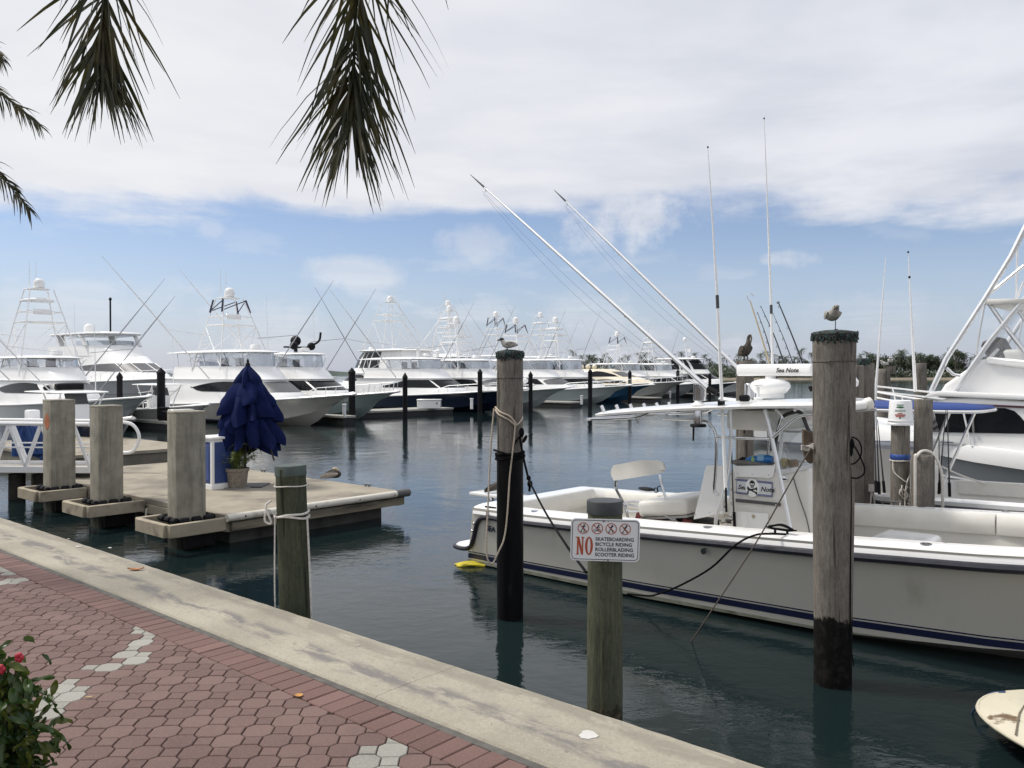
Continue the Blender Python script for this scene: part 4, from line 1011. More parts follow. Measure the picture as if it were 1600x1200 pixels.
# rub rail
m = MB()
for sg in (-1, 1):
    pts = [(slant(x, .8), sg * (interp(HB, x) + .012), interp(SH, x) - .115) for x in XS if x >= .8]
    pts = [(-.36, sg * 1.18, .205), (-.30, sg * 1.29, .205), (-.12, sg * 1.335, .205), (.04, sg * 1.345, .24), (.13, sg * 1.36, .34), (.22, sg * 1.385, .56), (.30, sg * 1.405, .68), (.46, sg * 1.42, .735)] + pts
    rr = [.028 if p[0] < .7 else .043 for p in pts]
    m.tube(smooth_path(pts, 3), [interp([(0, .03), (9, .036), (13, .043), (40, .043)], k / 3) for k in range((len(pts) - 1) * 3 + 1)], 8)
m.tube([(-.36, -1.18, .205), (-.37, 0, .205), (-.36, 1.18, .205)], .03, 8)
m.build('rub_rail', M('rubrail_navy', (.022, .023, .034), .45, var=.3, scale=8), nb)
# gunwale cap, inner liner, sole
def cap(z_off=0.0):
    m = MB()
    for sg in (-1, 1):
        rows = []
        for x in XS[:-2]:
            h = interp(HB, x); z = interp(SH, x); w = min(.30, h * .5)
            rows.append([(slant(x, z), sg * (h + .004), z - .085), (slant(x, z), sg * (h - .006), z - .03), (slant(x, z), sg * (h - .03), z + .012), (slant(x, z), sg * (h - w * .5), z + .034), (slant(x, z), sg * (h - w), z + .03), (slant(x, z), sg * (h - w - .012), z + .0), (slant(x, z), sg * (h - w - .012), z - .10)])
        m.loft(rows, caps=False, closed=False)
    m.box((.30, 0, .845), (.30, 2.40, .06)); return m
cap().build('gunwale', GEL, nb, angle=45)
m = MB()
for sg in (-1, 1):
    rows = [[(x, sg * (interp(HB, x) - min(.30, interp(HB, x) * .5) - .03), interp(SH, x) - .08), (x, sg * (interp(HB, x) - min(.30, interp(HB, x) * .5) - .06), .33)] for x in XS if .4 < x < 9.6]
    m.loft(rows, caps=False, closed=False)
m.box((.46, 0, .58), (.03, 2.3, .52)); m.build('liner', GEL2, nb, angle=45)
m = MB()
for x0, x1 in ((.45, 5.2), (5.2, 9.0)):
    y0 = interp(HB, x0) - .33; y1 = interp(HB, x1) - .33 if x1 < 8 else .35
    m.ext([(x0, -y0, .32), (x1, -y1, .32), (x1, y1, .32), (x0, y0, .32)], (0, 0, .012))
m.build('cockpit_sole', GEL2, nb, smooth=False)
# padded coaming bolsters inside the gunwale
def bolster(x0, x1, sg, dz=.0, hh=.24):
    m = MB(); n = 10; rows = []
    for i in range(n + 1):
        x = lerp(x0, x1, i / n); h = interp(HB, x) - min(.30, interp(HB, x) * .5) - .02; z = interp(SH, x) + .02 + dz; e = .6 if i in (0, n) else 1
        rows.append([(x, sg * (h + .0), z), (x, sg * (h - .045 * e), z + .005), (x, sg * (h - .085 * e), z - .05), (x, sg * (h - .09 * e), z - hh * .6), (x, sg * (h - .06 * e), z - hh), (x, sg * h, z - hh)])
    m.loft(rows); return m
for x0, x1 in ((.75, 2.4), (2.42, 4.2), (4.22, 6.25), (6.27, 8.6)):
    bolster(x0, x1, 1).build('bolster', VINYL, nb, angle=50)
    bolster(x0, x1, -1).build('bolster', VINYL, nb, angle=50)
m = MB(); rows = []
for i in range(9):
    y = lerp(-1.05, 1.05, i / 8); rows.append([(.47, y, .87), (.53, y, .88), (.57, y, .82), (.57, y, .68), (.53, y, .62), (.47, y, .62)])
m.loft(rows); m.build('bolster', VINYL, nb, angle=50)
# swim platform and far boarding board
m = MB(); rows = []
for (x, w) in ((-.36, 1.16), (-.30, 1.27), (-.1, 1.31), (.08, 1.33)):
    rows.append([(x, -w, .175), (x, -w, .245), (x, w, .245), (x, w, .175)])
m.loft(rows); m.build('swim_platform', GEL, nb, bevel=.012)
# transom quarter fittings
m = MB()
for px, py in ((742, 818), (739, 829)): q = LP(px, py, -1.37); m.ell((q.x, -1.385, q.z), (.02, .02, .02), 8, 5)
m.build('drain_fitting', STEEL, nb)
q = LP(771, 795, -1.3); m = MB(); m.tube([(q.x, -1.36, q.z - .05), (q.x, -1.36, q.z + .03)], .016, 8); m.tube([(q.x - .1, -1.36, q.z + .03), (q.x + .1, -1.36, q.z + .03)], .012, 8); m.tube([(q.x, -1.43, q.z - .02), (q.x, -1.43, q.z - .28)], .014, 6); m.build('cleat', BLACK, nb)
me = text_mesh('SEA', .105, NAVY, bold=.004); q = LP(759, 829, -1.40); link('lettering', me, nb, (q.x, -interp(HB, .5) + .028, q.z), (R(84), 0, 0))
# flush rod holders, cleats, through-hull on the near gunwale
m = MB()
for (px, py) in ((833, 800), (1107, 829), (1446, 854)):
    q = LP(px, py, -1.33); z = interp(SH, q.x) + .032; m.lathe([(.03, z), (.05, z + .002), (.055, z + .006), (.03, z + .008), (.004, z + .004)], 16, c=(q.x, -interp(HB, q.x) + .15, 0))
m.build('rod_holder', STEEL, nb)
m = MB()
for (px, py) in ((1440, 791), (1572, 800)):
    q = LP(px, py, 1.33); z = interp(SH, q.x) + .032; m.lathe([(.03, z), (.05, z + .002), (.055, z + .006), (.03, z + .008), (.004, z + .004)], 16, c=(q.x, interp(HB, q.x) - .15, 0))
m.build('rod_holder', STEEL, nb)
q = LP(1220, 833, -1.38); c_ = cleat(nb, q.x, -interp(HB, q.x) + .13, interp(SH, q.x) + .03, 0, .17); c_.data.materials[0] = BLACK
q = LP(1385, 787, 1.3); c_ = cleat(nb, q.x, interp(HB, q.x) - .13, interp(SH, q.x) + .03, 0, .17)
q = LP(1101, 861, -1.5); m = MB(); m.tube([(q.x, -interp(HB, q.x) + .02, q.z), (q.x, -interp(HB, q.x) - .03, q.z)], .035, 12); m.build('exhaust_outlet', STEEL, nb)

# ---- T-top
TT = [(1.96, 2.225), (2.6, 2.29), (3.3, 2.345), (4.2, 2.395), (4.96, 2.42)]
def ttop_ring(x, e):
    z = interp(TT, x); w = interp([(1.96, .93), (2.3, .98), (3.2, 1.0), (4.5, .98), (4.85, .93), (4.96, .82)], x); r = []
    for k in range(17):
        y = lerp(-w, w, k / 16); r.append((x, y, z + .045 * (1 - (y / w) ** 2) - (0 if 0 < k < 16 else .012)))
    for k in range(16, -1, -1):
        y = lerp(-w, w, k / 16) * .985; r.append((x, y, z - .045 + .03 * (1 - (y / w) ** 2)))
    return r
m = MB(); m.loft([ttop_ring(lerp(1.96, 4.96, k / 18), 0) for k in range(19)]); m.build('t_top', GEL, nb, bevel=.006, angle=40)
for k in range(6):
    y = lerp(-.86, .86, k / 5); m = MB(); m.tube([(2.07, y, 2.23), (2.02, y, 2.325)], .024, 10); m.build('rocket_launcher', ALU, nb, angle=40)
m = MB()
m.tube(smooth_path([(2.75, -.86, 2.255), (2.6, -.9, 2.20), (2.35, -.95, 2.175), (1.95, -.97, 2.15), (1.90, -.9, 2.148), (1.90, .9, 2.148), (1.95, .97, 2.15), (2.35, .95, 2.175), (2.6, .9, 2.2), (2.75, .86, 2.255)], 4), .019, 8)
m.tube([(2.2, -.3, 2.22), (2.24, -.3, 2.08)], .02, 6)
m.build('aft_rail', STEEL, nb)
YL = .74
def both(pts, r, name='t_top_leg', mat=None, sub=5):
    for sg in (-1, 1):
        m = MB(); m.tube(smooth_path([(p.x, -p.y * sg if sg > 0 else p.y, p.z) if False else (p.x, sg * abs(p.y), p.z) for p in pts], sub), r, 10); m.build(name, mat or ALU, nb)
both([LP(1195, 640, -YL), LP(1206, 684, -YL), LP(1237, 838, -YL)], .026)
both([LP(1141, 640, -YL), LP(1142, 690, -YL), LP(1133, 762, -YL), LP(1120, 805, -YL), LP(1117, 838, -YL)], .024)
both([LP(1036, 654, -YL), LP(1096, 657, -YL), LP(1110, 664, -YL), LP(1119, 684, -YL), LP(1118, 735, -YL), LP(1116, 765, -YL), LP(1122, 774, -YL)], .018, 't_top_brace', STEEL)
both([LP(1120, 683, -YL), LP(1203, 686, -YL)], .018, 't_top_brace', STEEL, 1)
both([LP(1207, 684, -YL), LP(1240, 655, -YL), LP(1256, 649, -YL), LP(1275, 648, -YL), LP(1300, 646, -YL)], .020, 't_top_brace', STEEL)
both([LP(1212, 640, -YL), LP(1222, 652, -YL), LP(1216, 672, -YL)], .018, 't_top_brace', STEEL)
for x in (3.6, 4.6): m = MB(); m.tube([(x, -YL, 2.34), (x, YL, 2.34)], .02, 8); m.build('cross_brace', ALU, nb)
# radio box under the T-top
m = MB(); m.box((4.0, 0, 2.19), (.66, 1.15, .24)); m.build('electronics_box', GEL2, nb, bevel=.05, segs=3)
# ---- console
m = MB()
c0, c1 = LP(1132, 838, -.5), LP(1268, 735, -.5)
m.ext([(3.62, -.5, .33), (4.66, -.5, .33), (4.70, -.5, .9), (4.66, -.5, 1.66), (4.45, -.5, 1.64), (3.68, -.5, 1.56)], (0, 1.0, 0)); m.build('console', GEL2, nb, bevel=.05, segs=3, angle=50)
w = [LP(1083, 812, -.53), LP(1103, 727, -.53), LP(1133, 727, -.53), LP(1129, 790, -.53), LP(1131, 802, -.53)]
m = MB(); m.ext(w, (0, .03, 0)); m.build('console_wing', GEL, nb, bevel=.008)
m = MB(); m.ext([(p.x, -p.y - .03, p.z) for p in w], (0, .03, 0)); m.build('console_wing', GEL, nb, bevel=.008)
m = MB(); m.ext([LP(1145, 728, -.505), LP(1212, 727, -.505), LP(1209, 744, -.505), LP(1204, 747, -.505), LP(1150, 745, -.505)], (0, -.02, 0)); m.build('console_flange', GEL, nb, bevel=.006)
m = MB(); m.ext([LP(1215, 735, -.506), LP(1270, 725, -.506), LP(1270, 731, -.506), LP(1216, 742, -.506)], (0, -.012, 0)); m.build('windshield_trim', ALU, nb)
m = MB()
for px, py in ((1153, 740), (1176, 741), (1201, 742), (1190, 747), (1205, 747), (1220, 737), (1235, 734), (1252, 731), (1211, 763), (1212, 789), (1192, 793), (1131, 785), (1128, 797), (1137, 756), (1087, 804), (1108, 801)): q = LP(px, py, -.533); m.ell(q, (.008, .006, .008), 8, 5)
m.build('screw', STEEL, nb)
m = MB(); m.ext([LP(1152, 799, -.506), LP(1201, 802, -.506), LP(1200, 838, -.506), LP(1151, 838, -.506)], (0, -.008, 0)); m.build('console_door', GEL, nb, bevel=.006)
q = LP(1177, 807, -.52); m = MB(); m.ell(q, (.022, .010, .022), 12, 6); m.build('latch', M('latch_tan', (.4, .36, .25), .4), nb)
m = MB(); m.ext([LP(1150, 779, -.506), LP(1220, 786, -.506), LP(1220, 791, -.506), LP(1150, 784, -.506)], (0, -.012, 0)); m.build('shadow_gap', M('recess_grey', (.09, .09, .09), .7), nb)
q = LP(1225, 748, -.51); m = MB(); m.ell(q, (.045, .012, .04), 14, 8); m.build('vent', STEEL, nb)
m = MB(); m.tube(smooth_path([LP(1239, 745, -.515), LP(1248, 775, -.52), LP(1260, 810, -.525), LP(1266, 838, -.53)], 4), .006, 6); m.build('seam', M('seam_dark', (.08, .075, .07), .8), nb)
# Sea Note board
q0, q1 = LP(1151, 748, -.512), LP(1207, 777, -.512)
bw, bh_ = q1.x - q0.x, q0.z - q1.z; bc0 = Vector(((q0.x + q1.x) / 2, -.514, (q0.z + q1.z) / 2))
NBD = M('board_white', (.62, .64, .66), .4, var=.03); NBB = M('board_blue', (.16, .18, .30), .5, var=.2, scale=30)
m = MB(); m.box(bc0, (bw, .012, bh_)); m.build('name_board', NBB, nb, bevel=.003)
m = MB(); m.box(bc0 + Vector((0, -.007, .0)), (bw * .96, .004, bh_ * .72)); m.build('name_panel', NBD, nb)
m = MB(); m.ext([(bc0.x - .02 + .088 * math.cos(R(a)), -.5235, bc0.z + .112 * math.sin(R(a))) for a in range(0, 360, 12)], (0, -.002, 0)); m.build('name_medallion', WHITEP, nb, smooth=False)
INKB = M('ink_black', (.008, .008, .008), .5)
m = MB(); cx, cz, yy = bc0.x - .02, bc0.z, -.5262
m.ext([(cx + .034 * math.cos(R(a)), yy, cz + .052 + .038 * math.sin(R(a))) for a in range(0, 360, 15)], (0, -.001, 0))
m.box((cx, yy - .0004, cz + .012), (.036, .0012, .028))
for s in (1, -1):
    m.bar((cx - .052, yy - .0006, cz - .012 * s - .022), (cx + .052, yy - .0006, cz + .026 * s - .032), .0012, .018, up=(0, 0, 1))
    for e in (-1, 1):
        for d in (-.009, .009): m.ell((cx + e * .054, yy, cz - .022 - .012 + e * s * .026 + d), (.012, .001, .011), 8, 6)
m.build('skull_emblem', INKB, nb, smooth=False)
m = MB()
for s in (1, -1): m.ell((cx + s * .013, yy - .0018, cz + .044), (.0105, .001, .010), 10, 6)
m.box((cx, yy - .0018, cz + .026), (.007, .001, .010))
for k in range(4): m.box((cx - .012 + k * .008, yy - .0018, cz + .008), (.0025, .001, .014))
m.build('skull_face', WHITEP, nb, smooth=False)
for txt, x in (('Sea', -.205), ('Note', .085)):
    me = text_mesh(txt, .078, INKB, shear=.25, bold=.002); link('lettering', me, nb, (bc0.x + x, -.5235, bc0.z - .03), (R(90), 0, 0))
m = MB()
for (x, z, w_) in ((-.20, -.075, .13), (.17, -.08, .10), (.16, .075, .16), (-.18, .08, .14)): m.box((bc0.x + x, -.5235, bc0.z + z), (w_, .002, .010))
m.build('fine_print', NBB, nb)
# things on the dash: bottle, towel
tw = thing('towel', 'grey rolled towel on the console dash of the near boat', 'towel', tuple(nb.matrix_world @ Vector((0, 0, 0))) if False else tuple(Q(BU0, BN0, WZ)), TH)
q = LP(1172, 724, -.40); m = MB(); m.ell((q.x, -.38, q.z + .0), (.28, .10, .045), 16, 8); m.ell((q.x + .1, -.36, q.z + .02), (.20, .09, .04), 16, 8); m.build('towel_cloth', M('towel_grey', (.20, .19, .18), .95, var=.3, scale=30, bump=.5), tw)
bo = thing('bottle', 'blue plastic spray bottle lying on the dash of the near boat', 'bottle', tuple(Q(BU0, BN0, WZ)), TH)
qa, qb = LP(1166, 718, -.40), LP(1207, 718, -.40); L_ = qb.x - qa.x
m = MB(); m.tube([(qa.x, -.40, qa.z), (qa.x + .03, -.40, qa.z), (qa.x + .07, -.40, qa.z), (qb.x - .05, -.40, qb.z), (qb.x, -.40, qb.z)], [.022, .03, .052, .055, .04], 14); m.build('bottle_body', M('bottle_blue', (.02, .17, .48), .3, var=.1), bo)
m = MB(); m.tube([(qa.x + .09, -.40, qa.z), (qa.x + .13, -.40, qa.z)], .0562, 14); m.build('label_patch', M('label_green', (.30, .45, .16), .5), bo)
m = MB(); m.tube([(qb.x - .17, -.40, qb.z), (qb.x - .09, -.40, qb.z)], .0562, 14); m.build('label_patch', M('label_paleblue', (.25, .45, .65), .5), bo)
m = MB(); m.tube([(qa.x - .11, -.40, qa.z - .02), (qa.x - .05, -.40, qa.z), (qa.x, -.40, qa.z)], [.012, .03, .024], 8); m.build('nozzle', BLACK, bo)
it = thing('dash_clutter', 'jars and a tan cloth behind the clear windshield of the near boat', 'jars', tuple(Q(BU0, BN0, WZ)), TH)
for k, (px, py, r_, col) in enumerate(((1226, 722, .05, (.50, .40, .20)), (1240, 724, .06, (.38, .28, .19)), (1222, 727, .05, (.55, .55, .52)))):
    q = LP(px, py, -.33); m = MB(); m.lathe([(r_ * .9, -.05), (r_, -.04), (r_, .03), (r_ * .7, .045), (.004, .046)], 14, c=q); m.build('jar', M('jar_%s' % ('amber', 'tan', 'white')[k], col, .5), it)
# ---- clear enclosure
def pane(pts, name='clear_panel'):
    m = MB(); m.add(pts, [tuple(range(len(pts)))]); return m.build(name, CLEAR, nb, smooth=False)
pane([LP(1214, 738, -.52), LP(1203, 690, -.60), LP(1197, 645, -.70), (4.62, -.5, 2.36), (4.66, -.45, 1.70)])
pane([(4.66, -.45, 1.70), (4.62, -.5, 2.36), (4.50, .5, 2.36), (4.56, .45, 1.70)])
pane([(3.75, .52, 1.58), (3.75, .7, 2.30), (4.50, .5, 2.36), (4.56, .45, 1.70)])
m = MB(); m.tube(smooth_path([LP(1210, 700, -.68), LP(1216, 672, -.68), LP(1222, 652, -.68), LP(1240, 644, -.68), LP(1252, 646, -.68), LP(1262, 670, -.68), LP(1268, 680, -.68)], 4), .022, 8); m.build('curtain_edge', M('curtain_black', (.03, .03, .032), .5), nb)
# ---- leaning post: engine box raised, backrest on bent tube
m = MB(); Rm = Matrix.Rotation(R(-9), 3, 'Y')
bx = LP(1043, 792, -.0); 
m.box((2.74, .02, 1.0), (.74, 1.12, .22), Rm); m.build('engine_box_lid', GEL2, nb, bevel=.075, segs=4, angle=60)
m = MB(); m.box((2.76, .02, .875), (.70, 1.06, .03), Rm); m.build('lid_rim', M('foam_grey', (.35, .34, .32), .8), nb)
m = MB(); m.box((2.72, 0, .58), (.72, .9, .40)); m.build('engine', M('engine_dark', (.03, .028, .028), .6, var=.4, scale=12), nb, bevel=.03)
rnd = random.Random(8); ms_ = [MB(), MB(), MB()]
for k in range(26):
    m = ms_[k % 3]; p = Vector((rnd.uniform(2.38, 3.1), rnd.uniform(-.54, -.42), rnd.uniform(.58, .86)))
    if k % 2: m.tube(smooth_path([p, p + Vector((rnd.uniform(-.12, .12), -.03, rnd.uniform(-.05, .08))), p + Vector((rnd.uniform(-.2, .2), .0, rnd.uniform(-.1, .05)))], 4), rnd.uniform(.012, .026), 7)
    else: m.box(p, (rnd.uniform(.05, .14), .07, rnd.uniform(.04, .10)), Matrix.Rotation(rnd.uniform(-.3, .3), 3, 'Y'))
for m, (nm, cl) in zip(ms_, (('part_steel', (.35, .35, .36)), ('part_maroon', (.12, .02, .022)), ('part_black', (.02, .02, .02)))): m.build('engine_part', M(nm, cl, .45, .6 if nm == 'part_steel' else 0, var=.3), nb)
m = MB()
def bseat(u, v):
    p0 = [LP(a, b, -.42) for a, b in ((961, 727), (1000, 719.5), (1024, 719.5), (1036, 723), (1041, 734))]
    p1 = [LP(a, b, -.42) for a, b in ((962, 751), (1000, 745), (1024, 741), (1036, 738), (1041, 737))]
    t = u * 4; i = min(3, int(t)); f = t - i
    return lerp(p0[i], p0[i + 1], f) * (1 - v) + lerp(p1[i], p1[i + 1], f) * v + Vector((-.05 * math.sin(v * 3.1), .04 * math.sin(u * 3.1), 0)), Vector((.3, -1, .1)).normalized()
m.shell(bseat, 16, 6, .075); m.build('backrest', VINYL, nb, angle=60)
m = MB(); Y1 = -.45
m.tube(smooth_path([LP(963, 750, Y1), LP(962, 762, Y1), LP(970, 778, Y1), LP(978, 795, Y1), LP(982, 812, Y1)], 5), .020, 8)
m.tube(smooth_path([LP(1031, 741, Y1), LP(1036, 765, Y1), LP(1048, 798, Y1), LP(1060, 822, Y1)], 5), .017, 8)
m.tube(smooth_path([LP(978, 784, Y1), LP(994, 784, Y1), LP(1006, 790, Y1), LP(1016, 814, Y1)], 5), .015, 8)
m.tube(smooth_path([LP(976, 788, Y1 - .02), LP(998, 792, Y1), LP(1012, 800, Y1), LP(1015, 815, Y1)], 5), .015, 8)
m.tube(smooth_path([LP(980, 798, Y1), LP(1000, 800, Y1), LP(1010, 812, Y1)], 5), .013, 8)
m.build('seat_frame', STEEL, nb)
q = LP(1000, 770, .6)
m = MB(); m.tube([(q.x, .95, q.z + .02 + .05 * math.sin(a)) if False else (q.x + .035 * math.cos(a), 1.05, .97 + .035 * math.sin(a)) for a in [R(30 * k) for k in range(13)]], .008, 6); m.tube([(q.x + .07 + .05 * math.cos(a), 1.05, .99 + .05 * math.sin(a)) for a in [R(30 * k) for k in range(9)]], .008, 6); m.build('hook', BLACK, nb)
m = MB(); m.ell((1.35, 1.33, .93), (.16, .05, .03), 12, 6); m.build('black_pad', BLACK, nb)
# ---- seats forward, seen past the big piling
m = MB(); m.box((5.55, -.05, .80), (.62, 1.0, .22)); m.build('forward_seat', GEL, nb, bevel=.08, segs=3)
m = MB(); m.box((7.9, 0, .92), (1.6, 1.3, .42)); m.build('bow_locker', GEL, nb, bevel=.1, segs=3)
m = MB(); m.box((6.7, .6, .45), (1.3, .5, .25)); m.build('deck_box', M('box_grey', (.16, .155, .145), .7), nb, bevel=.03)
# ---- open array radar
RZ = LP(1212, 578, 0).z; RK = (RZ - .07 - 2.43) / (2.82 - 2.43)
m = MB(); m.lathe([(r_, 2.43 + (z_ - 2.43) * RK) for r_, z_ in ((.16, 2.43), (.17, 2.45), (.165, 2.5), (.20, 2.53), (.24, 2.60), (.245, 2.63), (.225, 2.69), (.15, 2.735), (.065, 2.75), (.062, 2.82), (.004, 2.82))], 28, c=(3.98, 0, .015)); m.build('radar_base', GEL, nb, angle=50)
m = MB(); pr = [(.0, -.075), (.06, -.075), (.085, -.05), (.09, .02), (.065, .065), (.0, .075), (-.065, .065), (-.09, .02), (-.085, -.05), (-.06, -.075)]
qa, qb = LP(1155, 577, 0), LP(1270, 577, 0)
m.loft([[(x, y * .9, RZ + z) for y, z in pr] for x in (qa.x, qa.x + .03, qb.x - .03, qb.x)]); m.build('radar_array', GEL, nb, bevel=.012, segs=2)
me = text_mesh('Sea Note', .075, INKB, shear=.25, bold=.0015); q = LP(1212, 581, -.09); link('lettering', me, nb, (q.x, -.086, RZ - .03), (R(90), 0, 0))
m = MB(); m.lathe([(.05, 2.41), (.055, 2.43), (.02, 2.44), (.018, 2.56), (.05, 2.57), (.055, 2.59), (.03, 2.61), (.004, 2.615)], 16, c=(4.05, -.5, .03)); m.build('gps_antenna', GEL, nb)
m = MB(); m.box((3.98, -.72, 2.46), (.12, .09, .08)); m.build('deck_light', BLACK, nb, bevel=.02)
m = MB(); m.lathe([(.02, 2.44), (.02, 2.56), (.075, 2.58), (.085, 2.64), (.05, 2.69), (.004, 2.70)], 16, c=(4.82, .45, .02)); m.build('gps_antenna', GEL, nb)
m = MB(); rnd = random.Random(2)
for k in range(9): p = Vector((4.5 + rnd.uniform(-.1, .16), .35 + rnd.uniform(-.1, .1), 2.48 + rnd.uniform(0, .12))); m.tube([p, p + Vector((rnd.uniform(-.08, .08), 0, rnd.uniform(.03, .1)))], .025, 7)
m.build('reel_cluster', BLACK, nb)
# ---- outriggers
def outrigger(b, t, sg):
    b, t = Vector(b), Vector(t); d = t - b; L = d.length
    m = MB(); ks = [0, .25, .5, .92, 1]
    m.tube([b + d * .0, b + d * .33, b + d * .66, b + d * .93], [.030, .027, .020, .012], 10); o = m.build('outrigger', ALU, nb)
    m = MB(); m.tube([b + d * .928, b + d], [.016, .004], 8); m.build('outrigger_tip', M('tip_grey', (.05, .05, .06), .6), nb)
    m = MB()
    for k in (.30, .62, .92): m.tube([b + d * k + Vector((0, 0, -.05)), b + d * k + Vector((0, 0, .02))], .012, 6)
    m.build('line_guide', STEEL, nb)
    m = MB(); sag = lambda k, s: b + d * k + Vector((0, 0, -.05 - s * math.sin(math.pi * k)))
    m.tube([sag(k / 16, .16) for k in range(16)], .0018, 4); m.tube([sag(k / 16 * .99 + .005, .30) for k in range(16)], .0018, 4); m.build('outrigger_line', M('line_grey', (.18, .19, .22), .7), nb)
r1a, r1b = LP(1106, 607, -.95), LP(735, 273, -.95); r2a, r2b = LP(1160, 582, .9), LP(866, 297, .9)
outrigger(r1a, r1b, -1); outrigger(r2a, r2b, 1)
for (px, py, y) in ((1091, 634, -.86), (1170, 622, .86)):
    q = LP(px, py, y); zt = interp(TT, q.x)
    m = MB(); m.lathe([(.085, zt + .0), (.088, zt + .02), (.05, zt + .05), (.035, zt + .07), (.004, zt + .07)], 16, c=(q.x, y, 0)); m.build('outrigger_base', GEL, nb)
    m = MB(); m.lathe([(.042, zt + .07), (.045, zt + .10), (.04, zt + .24), (.045, zt + .27), (.004, zt + .28)], 12, c=(q.x, y, 0)); m.box((q.x + .02, y - .0, zt + .17), (.15, .05, .2)); m.build('outrigger_mount', STEEL, nb, bevel=.005)
    m = MB(); m.lathe([(.05, zt - .22), (.055, zt - .16), (.05, zt - .05), (.004, zt - .05)], 12, c=(q.x, y, 0)); m.build('mount_socket', STEEL, nb)
    m = MB(); m.lathe([(.09, zt - .25), (.10, zt - .235), (.09, zt - .215), (.004, zt - .21)], 16, c=(q.x, y, 0)); m.tube([(q.x - .05, y - .02, zt - .24), (q.x - .055, y - .02, zt - .42)], .012, 6); m.build('mount_handle', BLACK, nb)
m = MB(); m.tube([r1a, r1a + Vector((.12, 0, -.05))], .035, 8); m.build('outrigger_joint', BLACK, nb)
# ---- whip antennas
def whip(pts, r, bands=True):
    m = MB(); m.tube(pts, r, 8); m.build('antenna', WHITEP, nb)
a0, a1, a2 = LP(1134, 765, -.86), LP(1121, 470, -.86), LP(1106, 230, -.86)
whip([a0, lerp(a0, a1, .5), a1, a2], [.022, .021, .017, .004]); m = MB(); m.tube([lerp(a0, a1, .96), lerp(a0, a1, 1.03)], .0205, 8); m.ell(a2, (.012, .012, .014), 8, 6); m.build('antenna_ferrule', M('ferrule_dark', (.06, .06, .06), .5), nb)
m = MB(); m.tube([LP(1134, 762, -.87), LP(1135, 800, -.87)], .014, 8); m.box(LP(1127, 631, -.87), (.06, .07, .07)); m.build('antenna_clamp', BLACK, nb)
a0, a1, a2 = LP(1208, 620, .55), LP(1205, 482, .55), LP(1194, 185, .55)
whip([a0, a1, a2], [.02, .017, .004]); m = MB(); m.tube([lerp(a0, a1, .94), lerp(a0, a1, 1.04)], .0195, 8); m.ell(a2, (.012, .012, .014), 8, 6); m.build('antenna_ferrule', _mats['ferrule_dark'], nb)

# ---- loose gear on this boat
def rod(label, pts_px, y, r0, r1, group='fishing rods standing in the near boat', col='rod_black', hook=False):
    base = Q(BU0, BN0, WZ); t = thing('fishing_rod', label, 'fishing rod', tuple(base), TH, group)
    P = [LP(a, b, y) for a, b in pts_px]; L = smooth_path(P, 6) if len(P) > 2 else [P[0] * (1 - k / 8) + P[1] * (k / 8) for k in range(9)]
    m = MB(); m.tube(L, [lerp(r0, r1, k / (len(L) - 1)) for k in range(len(L))], 6); m.build('blank', M(col, (.03, .03, .035) if col == 'rod_black' else (.50, .42, .27), .4), t)
    m = MB(); k = len(L)
    for i in range(1, 7):
        p = L[min(k - 1, int(i / 6 * (k - 1)))]; m.tube([p + Vector((.02 * math.cos(a) - .015, .0, .02 * math.sin(a))) * (1.1 - i * .12) for a in [R(60 * j) for j in range(7)]], .0028, 4)
    m.build('guide', BLACK, t); return t
rod('light tan gaff pole with a curved hook tip, tallest above the near boat radar', ((1204, 575), (1190, 527), (1172, 470)), .72, .014, .009, col='rod_tan')
gf = [o for o in COL.objects if o.get('label', '').startswith('light tan gaff')][0]; gf['category'] = 'gaff'; gf.name = 'gaff'; del gf['group']
for ch in list(gf.children):
    if ch.name.startswith('guide'): bpy.data.objects.remove(ch)
m = MB(); m.tube(smooth_path([LP(a, b, .72) for a, b in ((1172, 471), (1167.5, 464), (1170, 459.5), (1175, 459.5), (1178, 463))], 5), .006, 6); m.build('hook', STEEL, gf)
rod('short dark rod just left of the thick white antenna', ((1216, 600), (1200, 535), (1184, 489)), .70, .011, .004)
rod('dark rod with guides crossing behind the thick white antenna', ((1228, 575), (1210, 525), (1189, 479)), .75, .011, .004)
rod('thin grey rod leaning behind the radar, second from the right', ((1240, 570), (1225, 530), (1208, 490)), .80, .008, .003)
rod('thick black rod with a bent tip, rightmost above the near boat radar', ((1255, 570), (1240, 530), (1219, 479), (1216, 473), (1218, 472)), .78, .012, .005)
fr_ = rod('black spinning rod and reel leaning against the near boat console', ((1148, 828), (1145, 765), (1143, 690)), -.60, .013, .005)
m = MB(); q = LP(1138, 815, -.64); m.lathe([(.03, -.02), (.045, -.015), (.028, 0), (.045, .02), (.03, .03), (.004, .03)], 14, c=q); m.tube([q, q + Vector((-.07, -.05, -.02)), q + Vector((-.08, -.05, .02))], .009, 6); m.tube([q + Vector((.0, .0, .01)), LP(1146, 812, -.60)], .01, 6); m.tube(smooth_path([q + Vector((-.05, 0, .05)), q + Vector((-.03, -.03, .09)), q + Vector((.05, 0, .05))], 4), .004, 5); m.build('reel', M('reel_metal', (.16, .15, .14), .35, .7), fr_)
m = MB(); m.tube([LP(1148, 828, -.60), LP(1147, 800, -.60)], .019, 8); m.build('grip', BLACK, fr_)
